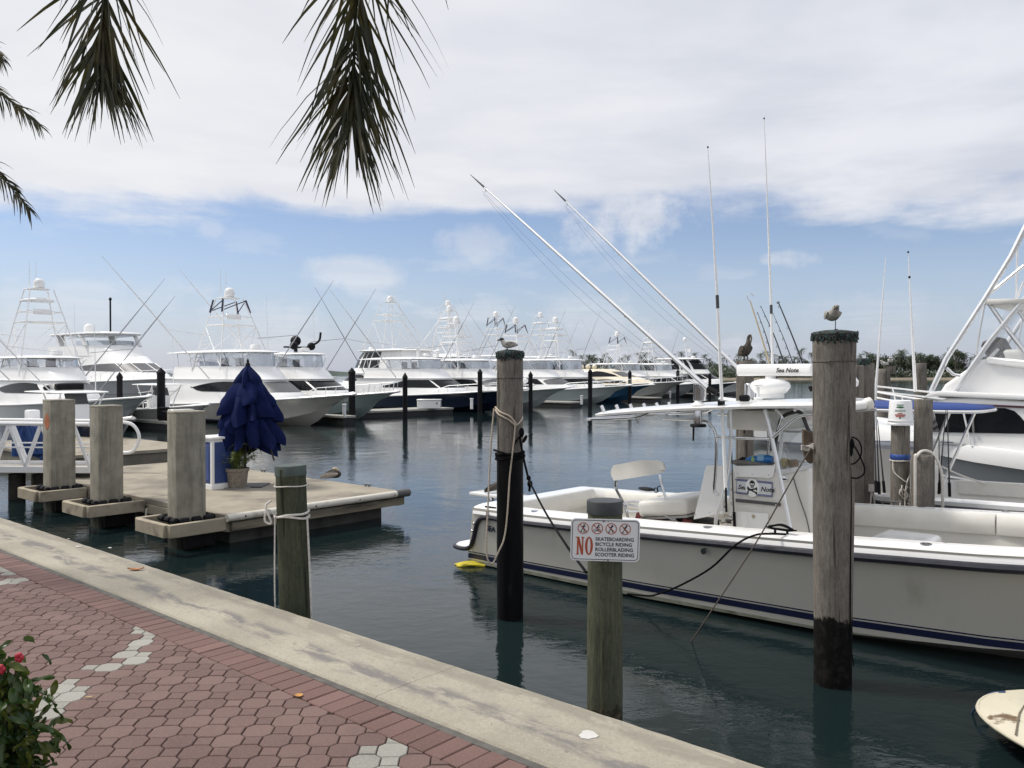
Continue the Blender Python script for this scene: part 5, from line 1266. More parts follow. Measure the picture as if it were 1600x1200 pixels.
# mooring line hanging from the near cleat down the hull
ln = thing('mooring_line', 'black mooring line sagging from the near boat cleat along its hull', 'rope', tuple(Q(BU0, BN0, WZ)), TH)
m = MB(); m.tube(smooth_path([LP(1228, 835, -1.42), LP(1205, 834, -1.56), LP(1180, 836, -1.60), LP(1150, 851, -1.60), LP(1110, 888, -1.6), LP(1060, 916, -1.6), LP(1028, 928, -1.6), LP(1013, 931, -1.58), LP(980, 928, -1.58)], 5), .0115, 7); m.build('rope', ROPEB, ln)
m = MB(); q = LP(1220, 832, -1.38)
for k in range(3): m.tube(smooth_path([(q.x - .13, q.y - .03 + .02 * k, q.z + .05), (q.x, q.y + .03 - .02 * k, q.z + .08), (q.x + .14, q.y - .02, q.z + .05)], 4), .012, 6)
m.build('knot', ROPEB, ln)
ln2 = thing('thin_line', 'thin brown line from the tall gull piling slanting down into the water', 'rope', tuple(rp.location))
m = MB(); rel = lambda p: tuple(p - rp.location)
pts = [PD(1268, 700, 7.3), PD(1240, 745, 7.4), PD(1180, 850, 7.75), PD(1110, 957, 8.15)]; pw = PZ(1079, 1004, WZ - .02)
m.tube(smooth_path([rel(p) for p in pts] + [rel(pw)], 6), .0065, 6)
m.tube([rel(PD(1268, 692, 7.3)), rel(PD(1256, 697, 7.32)), rel(PD(1270, 702, 7.28))], .006, 5); m.build('line', M('line_brown', (.12, .10, .08), .8), ln2)
pdl = thing('paddle', 'brown wooden paddle blade lashed to the left side of the tall gull piling', 'paddle', tuple(rp.location))
m = MB(); m.ext([rel(PD(a, b, 7.42)) for a, b in ((1254, 670), (1263, 673), (1270, 676), (1270, 724), (1266, 725), (1259, 718), (1255, 705))], (0, .03, 0)); m.build('blade', M('wood_brown', (.12, .09, .06), .7, var=.3, scale=10), pdl, bevel=.006)
m = MB()
for k in range(4): m.tube(smooth_path([rel(PD(1252, 696 + k * 2, 7.36)), rel(PD(1262, 697 + k * 2.4, 7.38)), rel(PD(1271, 693 + k * 2.5, 7.33))], 4), .0055, 6)
m.build('lashing', ROPEP, pdl)
# yellow rag of line afloat at the stern
yf = PZ(735, 884, WZ); ye = thing('yellow_float', 'bundle of yellow line floating at the stern of the near boat', 'float', (yf.x, yf.y, WZ)); YEL = M('line_yellow', (.62, .52, .03), .6, var=.25, scale=14)
rnd = random.Random(6); m = MB()
for k in range(11):
    a = rnd.uniform(-.5, .5); y0 = rnd.uniform(-.07, .07); m.tube(smooth_path([(-.20 + rnd.uniform(-.03, .05), y0, .0), (-.07, y0 * .9 + a * .05, .02 + rnd.uniform(0, .03)), (.05, y0 * .9, .02 + rnd.uniform(0, .03)), (.19 + rnd.uniform(-.05, .03), y0 * .8 + a * .03, .01)], 4), .022, 6)
m.build('line_bundle', YEL, ye)
# flat white board jutting out beyond the stern, brown bird on it
q0 = LP(754, 770, 1.3); wb = thing('boarding_board', 'flat white boarding board jutting out beyond the stern of the near boat', 'board', tuple(Q(BU0, BN0, WZ)), TH)
m = MB(); m.box(((q0.x - .05) / 2, 1.3, .535), (abs(q0.x) + .25, .42, .06)); m.build('plank', GEL, wb, bevel=.02, segs=2)
m = MB(); m.tube([(q0.x + .2, 1.3, .5), (q0.x + .25, 1.3, .42)], .05, 8); m.tube([(-.6, 1.3, .5), (-.05, 1.3, .1)], .03, 8); m.build('bracket', STEEL, wb)
m = MB(); m.ell((-.2, 1.35, .62), (.14, .10, .10)); tag(m.build('fender_ball', GEL2, None, loc=Q(BU0, BN0, WZ), rot=(0, 0, TH)), 'round white fender on the board behind the near boat stern', 'fender')
bp = Q(BU0, BN0, WZ) + TU * (q0.x + .32) + TN * 1.3 + Vector((0, 0, .565)); g = thing('pelican', 'brown bird half hidden behind the sleeved piling on the white board', 'pelican', tuple(bp), R(20))
body([(-.22, 0, .02, .008, .006), (-.14, 0, .05, .05, .03), (-.02, 0, .11, .085, .065), (.08, 0, .17, .075, .065), (.13, 0, .23, .04, .04), (.16, 0, .26, .03, .03), (.19, 0, .25, .01, .012)], FEATB, g)
for sg in (1, -1): wing(g, sg, .10, -.2, .09, .16, .05, .10, FEATB)
m = MB(); m.tube([(.18, 0, .255), (.24, 0, .22), (.28, 0, .18)], [.016, .012, .004], 8); m.build('beak', BILL, g)
# ---- cream dinghy at the lower right
dg = thing('dinghy', 'cream dinghy bow with a brown stained deck at the lower right, floating', 'dinghy', tuple(Q(-1.50, 7.22, WZ)), TH)
DGC = M('dinghy_cream', (.60, .555, .43), .5, var=.06, scale=3, dirt=(.15, .095, .05), dscale=4.5, dlo=.58, dhi=.68)
DX = (0.0, .01, .03, .07, .13, .2, .3, .42, .6, .9, 1.4, 2.4)
def dw(x): return .78 * min(1, max(0, x / .62)) ** .5 + .012
m = MB(); rows = []
for x in DX: rows.append([(x, s_ * dw(x), .215 + .045 * (1 - s_ * s_) * min(1, x * 5)) for s_ in [k / 8 for k in range(-8, 9)]])
m.loft(rows, caps=False, closed=False); m.build('foredeck', DGC, dg, angle=60)
m = MB()
m.tube([(x, -dw(x), .205) for x in reversed(DX)] + [(x, dw(x), .205) for x in DX], .017, 7); m.build('gunwale', DGC, dg)
m = MB(); rows = []
for x in DX:
    w = dw(x); b = max(.0, w - .30); xo = .40 * max(0, 1 - x / .9)
    rows.append([(x, -w, .20), (x + xo * .5, -lerp(w, b, .6), .10), (x + xo, -b, -.06), (x + xo, b, -.06), (x + xo * .5, lerp(w, b, .6), .10), (x, w, .20)])
m.loft(rows, caps=False, closed=False); m.build('hull', M('dinghy_hull', (.10, .11, .10), .5, var=.2), dg, angle=60)
m = MB(); m.tube([(.34, -.56, .232), (.30, -.2, .262), (.30, .2, .262), (.34, .56, .232)], .006, 5); m.build('deck_seam', M('seam_brown', (.17, .14, .10), .8), dg)
for p_ in ((.42, .1, .262), (.38, -.35, .247)): m = MB(); m.ell(p_, (.012, .012, .006), 8, 5); m.build('screw', STEEL, dg)
m = MB(); m.tube(smooth_path([(.12, .30, .22), (.02, .26, .19), (-.05, .22, .10), (.02, .15, .03)], 5), .016, 7); m.tube(smooth_path([(.02, .26, .19), (-.06, .24, .10), (-.10, .27, .03), (-.13, .30, -.03)], 5), .010, 6); m.build('rope', M('rope_blue', (.02, .045, .10), .8, var=.4, scale=30), dg)
# ================================================================ boat kit for the marina
HCOL = {}
def hcol(name, c): 
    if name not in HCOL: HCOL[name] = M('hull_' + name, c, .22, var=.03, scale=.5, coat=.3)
    return HCOL[name]
class House:
    """superstructure block: levels (z, x_aft, x_front, half width, exponent)"""
    def __init__(s, lv): s.lv = [tuple(map(float, l)) for l in lv]
    def at(s, z): return interp([(l[0], l[1:]) for l in s.lv], z)
    def pt(s, q, side, z):
        xa, xf, w, e = s.at(z); q = min(1, max(0, q)); a = q * math.pi / 2
        X = math.sin(a) ** (2 / e); Y = math.cos(a) ** (2 / e) if q < 1 else 0
        return Vector((xa + (xf - xa) * X, side * w * Y, z))
    def q(s, X, e=4): return math.asin(min(1, max(0, X)) ** (e / 2)) * 2 / math.pi
    def mesh(s, sub=3, n=15):
        zs = []
        for a, b in zip(s.lv, s.lv[1:]): zs += [lerp(a[0], b[0], k / sub) for k in range(sub)]
        zs.append(s.lv[-1][0]); m = MB()
        qs = [k / n for k in range(n + 1)]
        m.loft([[s.pt(q, -1, z) for q in qs] + [s.pt(q, 1, z) for q in reversed(qs[:-1])] for z in zs]); return m
    def pane(s, m, s0, s1, zlo, zhi, nu=12, nv=4, off=.018):
        """s in -1..1: -1 starboard aft, 0 stem, 1 port aft"""
        def fn(u, v):
            t = lerp(s0, s1, u); z = lerp(zlo(u), zhi(u), v); d = .01
            P = lambda tt, zz: s.pt(1 - abs(tt), -1 if tt < 0 else 1, zz)
            p = P(t, z); dx = P(min(.999, t + d), z) - P(max(-.999, t - d), z); dz = P(t, z + .03) - P(t, z - .03)
            nrm = dx.cross(dz); nrm = nrm.normalized() if nrm.length > 1e-7 else Vector((1, 0, 0))
            c = Vector((sum(s.at(z)[:2]) / 2, 0, z))
            if nrm.dot(p - c) < 0: nrm.negate()
            return p, nrm
        return m.shell(fn, nu, nv, off)
def far_hull(b, L, beam, zs, zb, mat, rake=1.4, boot=NAVY, stripe=None, x_cut=None):
    n = 18; T_ = [k / n for k in range(n + 1)]
    hb = lambda t: beam / 2 * (.93 + .07 * min(1, t / .4)) * max(.012, 1 - max(0, (t - .42) / .58) ** 2.3)
    cb = lambda t: beam / 2 * .9 * max(.004, 1 - max(0, (t - .35) / .62) ** 1.9) if t < .97 else .004
    sz = lambda t: zs + (zb - zs) * t ** 1.9
    cz = lambda t: .10 + (zb * .72 - .10) * max(0, (t - .45) / .55) ** 2.6
    xx = lambda t, f: t * L - rake * (1 - f) * max(0, (t - .5) / .5) ** 2
    def pt(t, f, sg, off=0):
        fl = 1.0 + .9 * max(0, (t - .45) / .55); y = lerp(cb(t), hb(t), f ** fl); return (xx(t, f), sg * (y + off), lerp(cz(t), sz(t), f))
    m = MB()
    for sg in (-1, 1): m.loft([[pt(t, k / 7, sg) for k in range(8)] for t in T_], caps=False, closed=False)
    m.loft([[pt(t, 0, -1), (xx(t, 0) - rake * .25 * max(0, t - .5), 0, -.45 + (cz(t) + .4) * max(0, (t - .55) / .45) ** 1.6), pt(t, 0, 1)] for t in T_], caps=False, closed=False)
    m.add([pt(0, 0, -1), pt(0, 1, -1), pt(0, 1, 1), pt(0, 0, 1)], [(0, 1, 2, 3)])
    m.build('hull', mat, b, angle=40)
    m = MB(); m.loft([[(xx(t, 1), s_ * hb(t), sz(t) + .06 * (1 - s_ * s_)) for s_ in (-1, -.5, 0, .5, 1)] for t in T_], caps=False, closed=False); m.build('deck', GEL, b)
    m = MB()
    for sg in (-1, 1): m.tube([(xx(t, 1), sg * (hb(t) + .01), sz(t) - .02) for t in T_], .055, 6)
    m.build('rub_rail', GEL, b)
    m = MB()
    for sg in (-1, 1):
        rows = []
        for t in T_:
            z0, z1 = cz(t), sz(t); f = min(.5, max(0.0, (.20 - z0) / (z1 - z0)))
            rows.append([pt(t, 0, sg, .012), pt(t, max(f, .001), sg, .012)])
        m.loft(rows, caps=False, closed=False)
    m.build('boot_stripe', boot, b)
    return hb, sz, xx
def bow_rail(b, L, hb, sz, xx, t0=.62, t1=.985, h=.55):
    m = MB(); n = 9; ts = [lerp(t0, t1, k / n) for k in range(n + 1)]
    for sg in (-1, 1):
        m.tube([(xx(t, 1) + .1, sg * max(.05, hb(t) * .93), sz(t) + h * min(1, (k + .3) / 2)) for k, t in enumerate(ts)], .022, 5)
        for k, t in enumerate(ts[1:], 1): m.tube([(xx(t, 1), sg * max(.05, hb(t) * .93), sz(t)), (xx(t, 1) + .1, sg * max(.05, hb(t) * .93), sz(t) + h * min(1, (k + .3) / 2))], .018, 5)
    m.build('bow_rail', ALU, b)
def dome(b, p, r, mat=GEL):
    m = MB(); m.lathe([(r * .75, 0), (r * .98, r * .15), (r, r * .5), (r, r * 1.0), (r * .86, r * 1.5), (r * .5, r * 1.85), (.004, r * 1.95)], 16, c=p); m.build('radar_dome', mat, b)
def slab_top(b, xa, xf, w, z, th=.09, e=3.2, camber=.10, name='hardtop', mat=GEL):
    h = House([(0, xa, xf, w, e), (1, xa, xf, w, e)]); n = 12; qs = [k / n for k in range(n + 1)]
    def ring(s_, z_): return [Vector((lerp((xa + xf) / 2, p.x, s_), p.y * s_, z_)) for p in [h.pt(q, -1, 0) for q in qs] + [h.pt(q, 1, 0) for q in reversed(qs[:-1])]]
    m = MB(); m.loft([ring(.96, z), ring(1, z + th * .4), ring(.98, z + th), ring(.7, z + th + camber * .6), ring(.3, z + th + camber)]); return m.build(name, mat, b, angle=50)
def outriggers(b, x, y, z, Lr, k=1.0, mat=ALU, lean=(.85, .15)):
    for sg in (-1, 1):
        d = Vector((-lean[1], sg * lean[0], 1)).normalized(); p = Vector((x, sg * y, z)); m = MB()
        m.tube([p, p + d * Lr * .5, p + d * Lr], [.040 * k, .030 * k, .012 * k], 6); m.tube([p + d * Lr * .42, Vector((x, sg * y * .6, z + Lr * .28))], .018 * k, 5)
        m.tube([p + d * Lr * .42 + Vector((0, 0, .08)), p + d * Lr * .95], .010, 4)
        m.build('outrigger', WHITEP if sg < 0 else M('outrigger_grey', (.30, .31, .33), .5), b)
def tower(b, x, z0, ztop, wb, wt, kind=0, mat=WHITEP, fwd=.6):
    H = ztop - z0; tt = thing; m = MB()
    P = lambda sx, sy, t: Vector((x + sx * lerp(1.6, .55, t) - fwd * t * .6, sy * lerp(wb, wt, t), z0 + H * t))
    for sx in (-1, 1):
        for sy in (-1, 1): m.tube([P(sx, sy, 0), P(sx, sy, .62), P(sx * .8, sy, 1)], .038, 6)
    for t in (.62, .74):
        for (a, c) in (((-1, -1), (1, -1)), ((1, -1), (1, 1)), ((1, 1), (-1, 1)), ((-1, 1), (-1, -1))): m.tube([P(*a, t), P(*c, t)], .028, 6)
    for sy in (-1, 1):
        m.tube([P(-1, sy, .05), P(1, sy, .6)], .022, 5); m.tube([P(1, sy, .05), P(-1, sy, .6)], .022, 5)
    m.tube([P(-1, -1, .08), P(-1, 1, .6)], .022, 5); m.tube([P(1, -1, .08), P(1, 1, .6)], .022, 5)
    for k in range(9): a = P(-1, -1, .06 + k * .06); m.tube([a, a + Vector((0, .42, 0))], .015, 5)
    m.build('tower_frame', mat, b)
    c = P(0, 0, .62); slab_top(b, c.x - .75, c.x + .75, wt * 1.5, c.z, .05, 3.5, .0, 'tower_platform')
    c = P(0, 0, .74); mm = MB(); mm.box((c.x + .35, 0, c.z + .0), (.18, wt * 1.5, .30)); mm.build('tower_console', GEL, b, bevel=.04)
    c = P(0, 0, .86)
    if kind == 1: slab_top(b, c.x - .7, c.x + .7, wt * 1.35, c.z, .10, 3, .14, 'tower_sunshade')
    top = P(0, 0, 1); slab_top(b, top.x - .5, top.x + .5, wt * .95, top.z, .05, 3.5, .02, 'tower_top')
    if kind == 2:
        mm = MB()
        for sx in (-1, 1):
            for sy in (-1, 1): mm.tube([P(sx * .9, sy * 1.1, .80), P(sx * .95, sy * 1.15, .98)], .05, 6)
            mm.tube([P(sx * .9, -1.1, .82), P(sx * .95, 1.1, .97)], .03, 6); mm.tube([P(-.9, sx * 1.1, .82), P(.95, sx * 1.1, .97)], .03, 6)
        mm.build('tower_frame', NAVY, b)
    return top
def antenna(b, p, h, lean=0, n=1):
    m = MB()
    for k in range(n): q = Vector(p) + Vector((0, k * .35, 0)); m.tube([q, q + Vector((lean * h, 0, h))], [.022, .008], 5)
    m.build('antenna', WHITEP, b)
def sportfisher(label, u, n, L=15, k=1.0, hull='white', hullc=(.60, .63, .63), beam=4.7, bow=1.75, stern=.95, htop=4.0, twr=None, kind=0, style='open', win='tear', fore=4.3, rig=6.5, rail=False, extra=None, house_len=8.5, rigk=1.0, cat='fishing yacht', boot=NAVY, group='sportfishing boats berthed in the marina', flip=False):
    rake = 1.5
    o = Q(u, n, WZ) - (TU * (L - rake) if not flip else Vector((0, 0, 0)))
    b = thing('sport_fishing_boat', label, cat, tuple(o), TH + (math.pi if flip else 0), group)
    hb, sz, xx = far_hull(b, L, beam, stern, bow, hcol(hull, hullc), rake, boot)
    xf = L - rake - fore + .9; xa = xf - house_len; w = beam * .40
    z0 = stern * .8; z1 = bow + .62; z2 = z1 + .80
    h = House([(z0, xa, xf + .9, w + .12, 2.6), (bow * .93, xa, xf + .55, w + .10, 2.6), (z1, xa + .1, xf - 1.1, w, 2.7), (z1 + .07, xa, xf - .9, w + .10, 2.7)])
    h.mesh().build('house', GEL, b, angle=45)
    zl, zh = bow * .93 + .10, z1 - .06
    if win == 'tear':
        for s0, s1 in ((-.86, -.44), (.86, .44)):
            m = MB(); h.pane(m, s0, s1, lambda u: lerp(zl, zl + .02, u) + .28 * max(0, 1 - u * 6) ** 2, lambda u: zl + .06 + (zh - zl - .06) * math.sin(math.pi * (.04 + .66 * u)) ** .6, 12, 4); m.build('side_window', TINT, b)
        m = MB(); h.pane(m, -.40, .40, lambda u: zl + .02, lambda u: zl + (zh - zl) * (.55 + .45 * math.sin(math.pi * u) ** .5), 18, 4); m.build('windshield', GREYGL, b)
    elif win == 'slab':
        for s0, s1 in ((-.84, -.34), (.84, .34)):
            m = MB(); h.pane(m, s0, s1, lambda u: zl, lambda u: lerp(zl + .12, zh, min(1, u * 2.2)), 12, 4); m.build('side_window', TINT, b)
        m = MB(); h.pane(m, -.31, .31, lambda u: zl + .02, lambda u: zh, 14, 4); m.build('windshield', TINT, b)
    elif win == 'wrap':
        m = MB(); h.pane(m, -.80, .80, lambda u: zl + .02, lambda u: zh - .04 - .2 * (2 * u - 1) ** 4, 24, 4); m.build('windshield', TINT, b)
    # flying bridge
    fx = xf - 1.4; fa = xa + .9
    if style == 'open':
        f = House([(z1 + .07, fa, fx + .3, w * .98, 2.6), (z1 + .5, fa, fx - .25, w * .93, 2.6), (z2, fa, fx - .75, w * .88, 2.6)])
        f.mesh().build('flybridge', GEL, b, angle=45)
        slab_top(b, fa - .5, fx - .6, w * 1.02, htop, .07, 2.8, .16)
        m = MB()
        for sg in (-1, 1):
            for i in range(5):
                X = .06 + .8 * i / 4; p = f.pt(f.q(X, 2.6), sg, z2); t_ = Vector((lerp(fa - .2, fx - 1.1, X), sg * w * .86, htop)); m.tube([p, t_], .026, 6)
            m.tube([f.pt(f.q(.1, 2.6), sg, z2) + Vector((0, 0, .02)), Vector((lerp(fa, fx, .35), sg * w * .86, htop))], .02, 5)
        m.build('bridge_frame', ALU, b)
        e = House([(z2 + .02, fa + .6, fx - .80, w * .86, 2.6), (htop - .01, fa + .6, fx - .95, w * .86, 2.6)]); m = MB(); e.pane(m, -.85, .85, lambda u: z2 + .03, lambda u: htop - .02, 20, 1, .008); m.build('bridge_enclosure', CLEARF, b)
        m = MB()
        for sg in (-1, 1): m.box((lerp(fa, fx, .45), sg * .5, z2 + .22), (.14, .55, .62)); m.box((lerp(fa, fx, .45) + .22, sg * .5, z2 - .02), (.5, .55, .14))
        m.build('helm_seat', M('seat_dark', (.05, .045, .05), .6), b, bevel=.05)
    elif style == 'enclosed':
        f = House([(z1 + .07, fa - .6, fx + .5, w * 1.0, 2.4), (z1 + .5, fa - .6, fx + .1, w * .98, 2.4), (htop - .55, fa - .5, fx - .7, w * .90, 2.5), (htop, fa - .4, fx - 1.4, w * .86, 2.6)])
        f.mesh().build('flybridge', GEL, b, angle=45)
        a_, c_ = z1 + .62, htop - .10
        m = MB(); f.pane(m, -.42, .42, lambda u: a_, lambda u: c_ - .1 * (2 * u - 1) ** 4, 18, 4); m.build('windshield', TINT, b)
        for s0, s1 in ((-.56, -.48), (-.66, -.58), (-.80, -.68), (.56, .48), (.66, .58), (.80, .68)):
            m = MB(); f.pane(m, s0, s1, lambda u: a_ - .02, lambda u: c_, 4, 3); m.build('side_window', TINT, b)
        slab_top(b, fa - .9, fx - .6, w * 1.02, htop, .08, 2.8, .18)
    outriggers(b, lerp(xa, xf, .52), w + .05, z1 + .1, rig, rigk)
    if twr:
        top = tower(b, lerp(fa, fx, .46), htop - 1.0 if style == 'open' else htop, twr, w * .92, .62, kind)
        dome(b, top + Vector((0, 0, .07)), .30); antenna(b, top + Vector((-.3, -.4, 0)), 1.7, 0, 2)
    if rail: bow_rail(b, L, hb, sz, xx)
    m = MB(); m.lathe([(.26, 0), (.30, .03), (.30, .16), (.24, .24), (.004, .26)], 16, c=(fx - 2.0, 0, htop + .22)); m.build('radar', GEL, b)
    antenna(b, (fx - 2.8, w * .7, htop + .1), 3.2, -.05)
    m = MB(); m.tube([(L - .6, .12, bow), (L - .25, .12, bow + .05), (L + .12, 0, bow - .02)], .06, 6); m.build('bow_pulpit', GEL, b)
    return b, dict(L=L, w=w, xf=xf, xa=xa, z1=z1, z2=z2, fx=fx, fa=fa, htop=htop, hb=hb, sz=sz, xx=xx)
# ---- the row along the finger docks, nearest first
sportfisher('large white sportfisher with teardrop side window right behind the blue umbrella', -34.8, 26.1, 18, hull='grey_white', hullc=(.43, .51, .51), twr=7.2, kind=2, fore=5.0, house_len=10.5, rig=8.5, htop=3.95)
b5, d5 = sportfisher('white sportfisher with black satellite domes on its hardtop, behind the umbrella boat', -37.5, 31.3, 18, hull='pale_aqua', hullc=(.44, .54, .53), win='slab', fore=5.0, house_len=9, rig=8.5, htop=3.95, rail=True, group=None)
m = MB()
for (x, y, z, r) in ((-.6, 0, .62, .34), (.3, -.75, .28, .26), (-.1, .85, .28, .26)): m.ell((d5['fx'] - 2.4 + x, y, d5['htop'] + .30 + z), (r, r, r), 14, 10)
m.tube([(d5['fx'] - 3.0, 0, d5['htop'] + .2), (d5['fx'] - 3.0, 0, d5['htop'] + .7)], .12, 8); m.box((d5['fx'] - 2.6, 0, d5['htop'] + .50), (.25, 2.2, .10)); m.tube(smooth_path([(d5['fx'] - 2.5, .5, d5['htop'] + .5), (d5['fx'] - 2.2, 1.2, d5['htop'] + .9), (d5['fx'] - 2.1, 1.3, d5['htop'] + 1.5)], 4), .07, 6)
m.build('satellite_dome', BLACK, b5)
b6, d6 = sportfisher('tall white sportfisher with enclosed dark windowed bridge and tuna tower, behind the navy hull', -53.5, 52.5, 20, flip=True, hull='white', beam=5.4, bow=2.1, win='slab', style='enclosed', twr=9.6, fore=5.2, htop=4.9, house_len=10.5, rig=10, rail=True)
b7, d7 = sportfisher('navy hulled sportfisher with an open radar bar on its hardtop, no tower', -38.6, 44.0, 20, hull='navy', hullc=(.013, .022, .05), beam=5.0, bow=1.72, win='slab', fore=6.2, house_len=9.5, rig=8.5, htop=3.85, rail=True, boot=BLACK)
m = MB(); m.lathe([(.1, 0), (.12, .3), (.3, .34), (.3, .5), (.004, .6)], 14, c=(d7['fx'] - 1.5, .7, d7['htop'] + .2)); m.box((d7['fx'] - 2.5, -.4, d7['htop'] + .85), (.25, 2.6, .12)); m.tube([(d7['fx'] - 2.5, -.4, d7['htop'] + .2), (d7['fx'] - 2.5, -.4, d7['htop'] + .8)], .12, 8); m.build('radar', GEL, b7, bevel=.02)
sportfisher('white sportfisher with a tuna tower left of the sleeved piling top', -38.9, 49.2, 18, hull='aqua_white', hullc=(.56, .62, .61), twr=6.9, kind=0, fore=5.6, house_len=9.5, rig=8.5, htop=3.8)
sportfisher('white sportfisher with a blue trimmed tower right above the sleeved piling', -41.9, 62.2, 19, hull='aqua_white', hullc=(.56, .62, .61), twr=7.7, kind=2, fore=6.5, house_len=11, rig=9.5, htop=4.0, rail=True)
sportfisher('second row white sportfisher, its tower just left of the blue trimmed one', -50.5, 59.0, 17, hull='white', twr=9.0, kind=1, fore=5.6, house_len=8, rig=9, htop=4.4)
sportfisher('blue hulled sportfisher with a domed tuna tower right of the sleeved piling', -43.1, 67.8, 18, hull='blue', hullc=(.04, .12, .22), twr=8.0, kind=1, fore=5.8, house_len=9, rig=9.5, htop=4.1, win='wrap')
sportfisher('grey hulled sportfisher whose dark blue tower stands against the palms', -47.6, 86.7, 18, hull='mid_grey', hullc=(.42, .45, .45), twr=7.4, kind=2, fore=6.4, house_len=9, rig=9.5, htop=3.9, win='wrap')
sportfisher('charcoal hulled sportfisher with a slim tower left of the near outriggers', -46.5, 92.5, 18, hull='charcoal', hullc=(.055, .075, .085), twr=7.3, kind=1, fore=6.4, house_len=9, rig=9.5, htop=3.9, win='slab')
sportfisher('third row white sportfisher, slim tower showing above the navy boat', -58, 66, 18, hull='white', twr=10.4, kind=0, fore=5.2, house_len=8.5, rig=10, htop=4.8)
sportfisher('third row white sportfisher, tower just left of the sleeved piling top', -58, 74, 18, hull='white', twr=9.6, kind=2, fore=5.2, house_len=8.5, rig=10, htop=4.8)
sportfisher('third row white sportfisher, tower showing right of the sleeved piling', -58, 82.5, 18, hull='white', twr=10.0, kind=1, fore=5.2, house_len=8.5, rig=10, htop=4.8)
# cream express cruiser with curved windows
def express(label, u, n, L=17):
    o = Q(u, n, WZ) - TU * (L - 1.6); b = thing('motor_cruiser', label, 'motor cruiser', tuple(o), TH)
    CR = M('gelcoat_cream', (.70, .64, .50), .25, var=.03, coat=.3)
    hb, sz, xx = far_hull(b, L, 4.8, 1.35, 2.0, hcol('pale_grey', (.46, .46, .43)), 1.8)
    h = House([(1.3, 1.2, 13.5, 2.1, 2.2), (1.9, 1.4, 12.6, 2.05, 2.1), (2.5, 2.0, 10.2, 1.85, 2.1), (3.1, 2.6, 8.2, 1.55, 2.1), (3.3, 3.0, 7.4, 1.2, 2.1)]); h.mesh().build('house', CR, b, angle=50)
    for sg in (-1, 1):
        m = MB(); h.pane(m, sg * .80, sg * .40, lambda u: 2.40 + .05 * u, lambda u: 2.42 + .62 * math.sin(math.pi * (.05 + .88 * u)) ** .7, 14, 4); m.build('side_window', TINT, b)
        m = MB(); h.pane(m, sg * .78, sg * .46, lambda u: 1.72, lambda u: 1.74 + .38 * math.sin(math.pi * (.08 + .8 * u)) ** .6, 12, 3); m.build('side_window', TINT, b)
    m = MB(); h.pane(m, -.34, .34, lambda u: 2.42, lambda u: 2.98, 14, 4); m.build('windshield', GREYGL, b)
    m = MB()
    for k in range(3): m.ell((3.2 + k * .7, -.3 + .3 * k, 3.55), (.30, .26, .28), 12, 8)
    m.build('satellite_dome', CR, b); bow_rail(b, L, hb, sz, xx, .55); return b
express('cream motor cruiser with long curved dark windows beyond the blue hulled boat', -45.5, 78.5)
# pilothouse motor yacht at the right end of the row
bp_, dp_ = sportfisher('white pilothouse yacht with a raked dark windscreen in front of the palm shore', -46.0, 100.5, 18, hull='white', beam=5.0, bow=2.1, style='enclosed', htop=4.7, fore=7.0, house_len=8.5, rig=.01, win='slab', cat='motor yacht', group=None); bp_.name = 'motor_yacht'
for ch in list(bp_.children):
    if ch.name.startswith(('outrigger', 'antenna')): bpy.data.objects.remove(ch)
m = MB(); x = dp_['fx'] - 3; m.tube([(x, 0, 4.8), (x - .3, 0, 7.2)], .06, 6); m.box((x - .2, 0, 6.4), (.12, 1.5, .06)); m.box((x + .3, .2, 5.9), (.5, .4, .4)); m.build('mast', WHITEP, bp_); dome(bp_, (x - .3, 0, 7.2), .26); antenna(bp_, (x, .6, 4.8), 4.5, 0, 3)
# white inflatable tender on the navy boat's neighbour
tn = thing('tender', 'white inflatable tender with black outboard carried on a foredeck left of the sleeved piling', 'tender', tuple(Q(-44.2, 49.6, WZ + 1.72)), TH + R(8))
m = MB()
for sg in (-1, 1): m.tube(smooth_path([(-1.9, sg * .62, .28), (.4, sg * .66, .30), (1.5, sg * .42, .42), (1.95, 0, .50)], 5), .23, 10)
m.build('inflatable_tube', GEL, tn); m = MB(); m.ext([(-1.8, -.5, .1), (1.5, -.3, .2), (1.5, .3, .2), (-1.8, .5, .1)], (0, 0, .1)); m.build('floor', GEL2, tn)
m = MB(); m.box((-2.05, 0, .75), (.42, .34, .34), Matrix.Rotation(R(-25), 3, 'Y')); m.box((-2.2, 0, .40), (.14, .14, .5), Matrix.Rotation(R(-25), 3, 'Y')); m.build('outboard', BLACK, tn, bevel=.05)
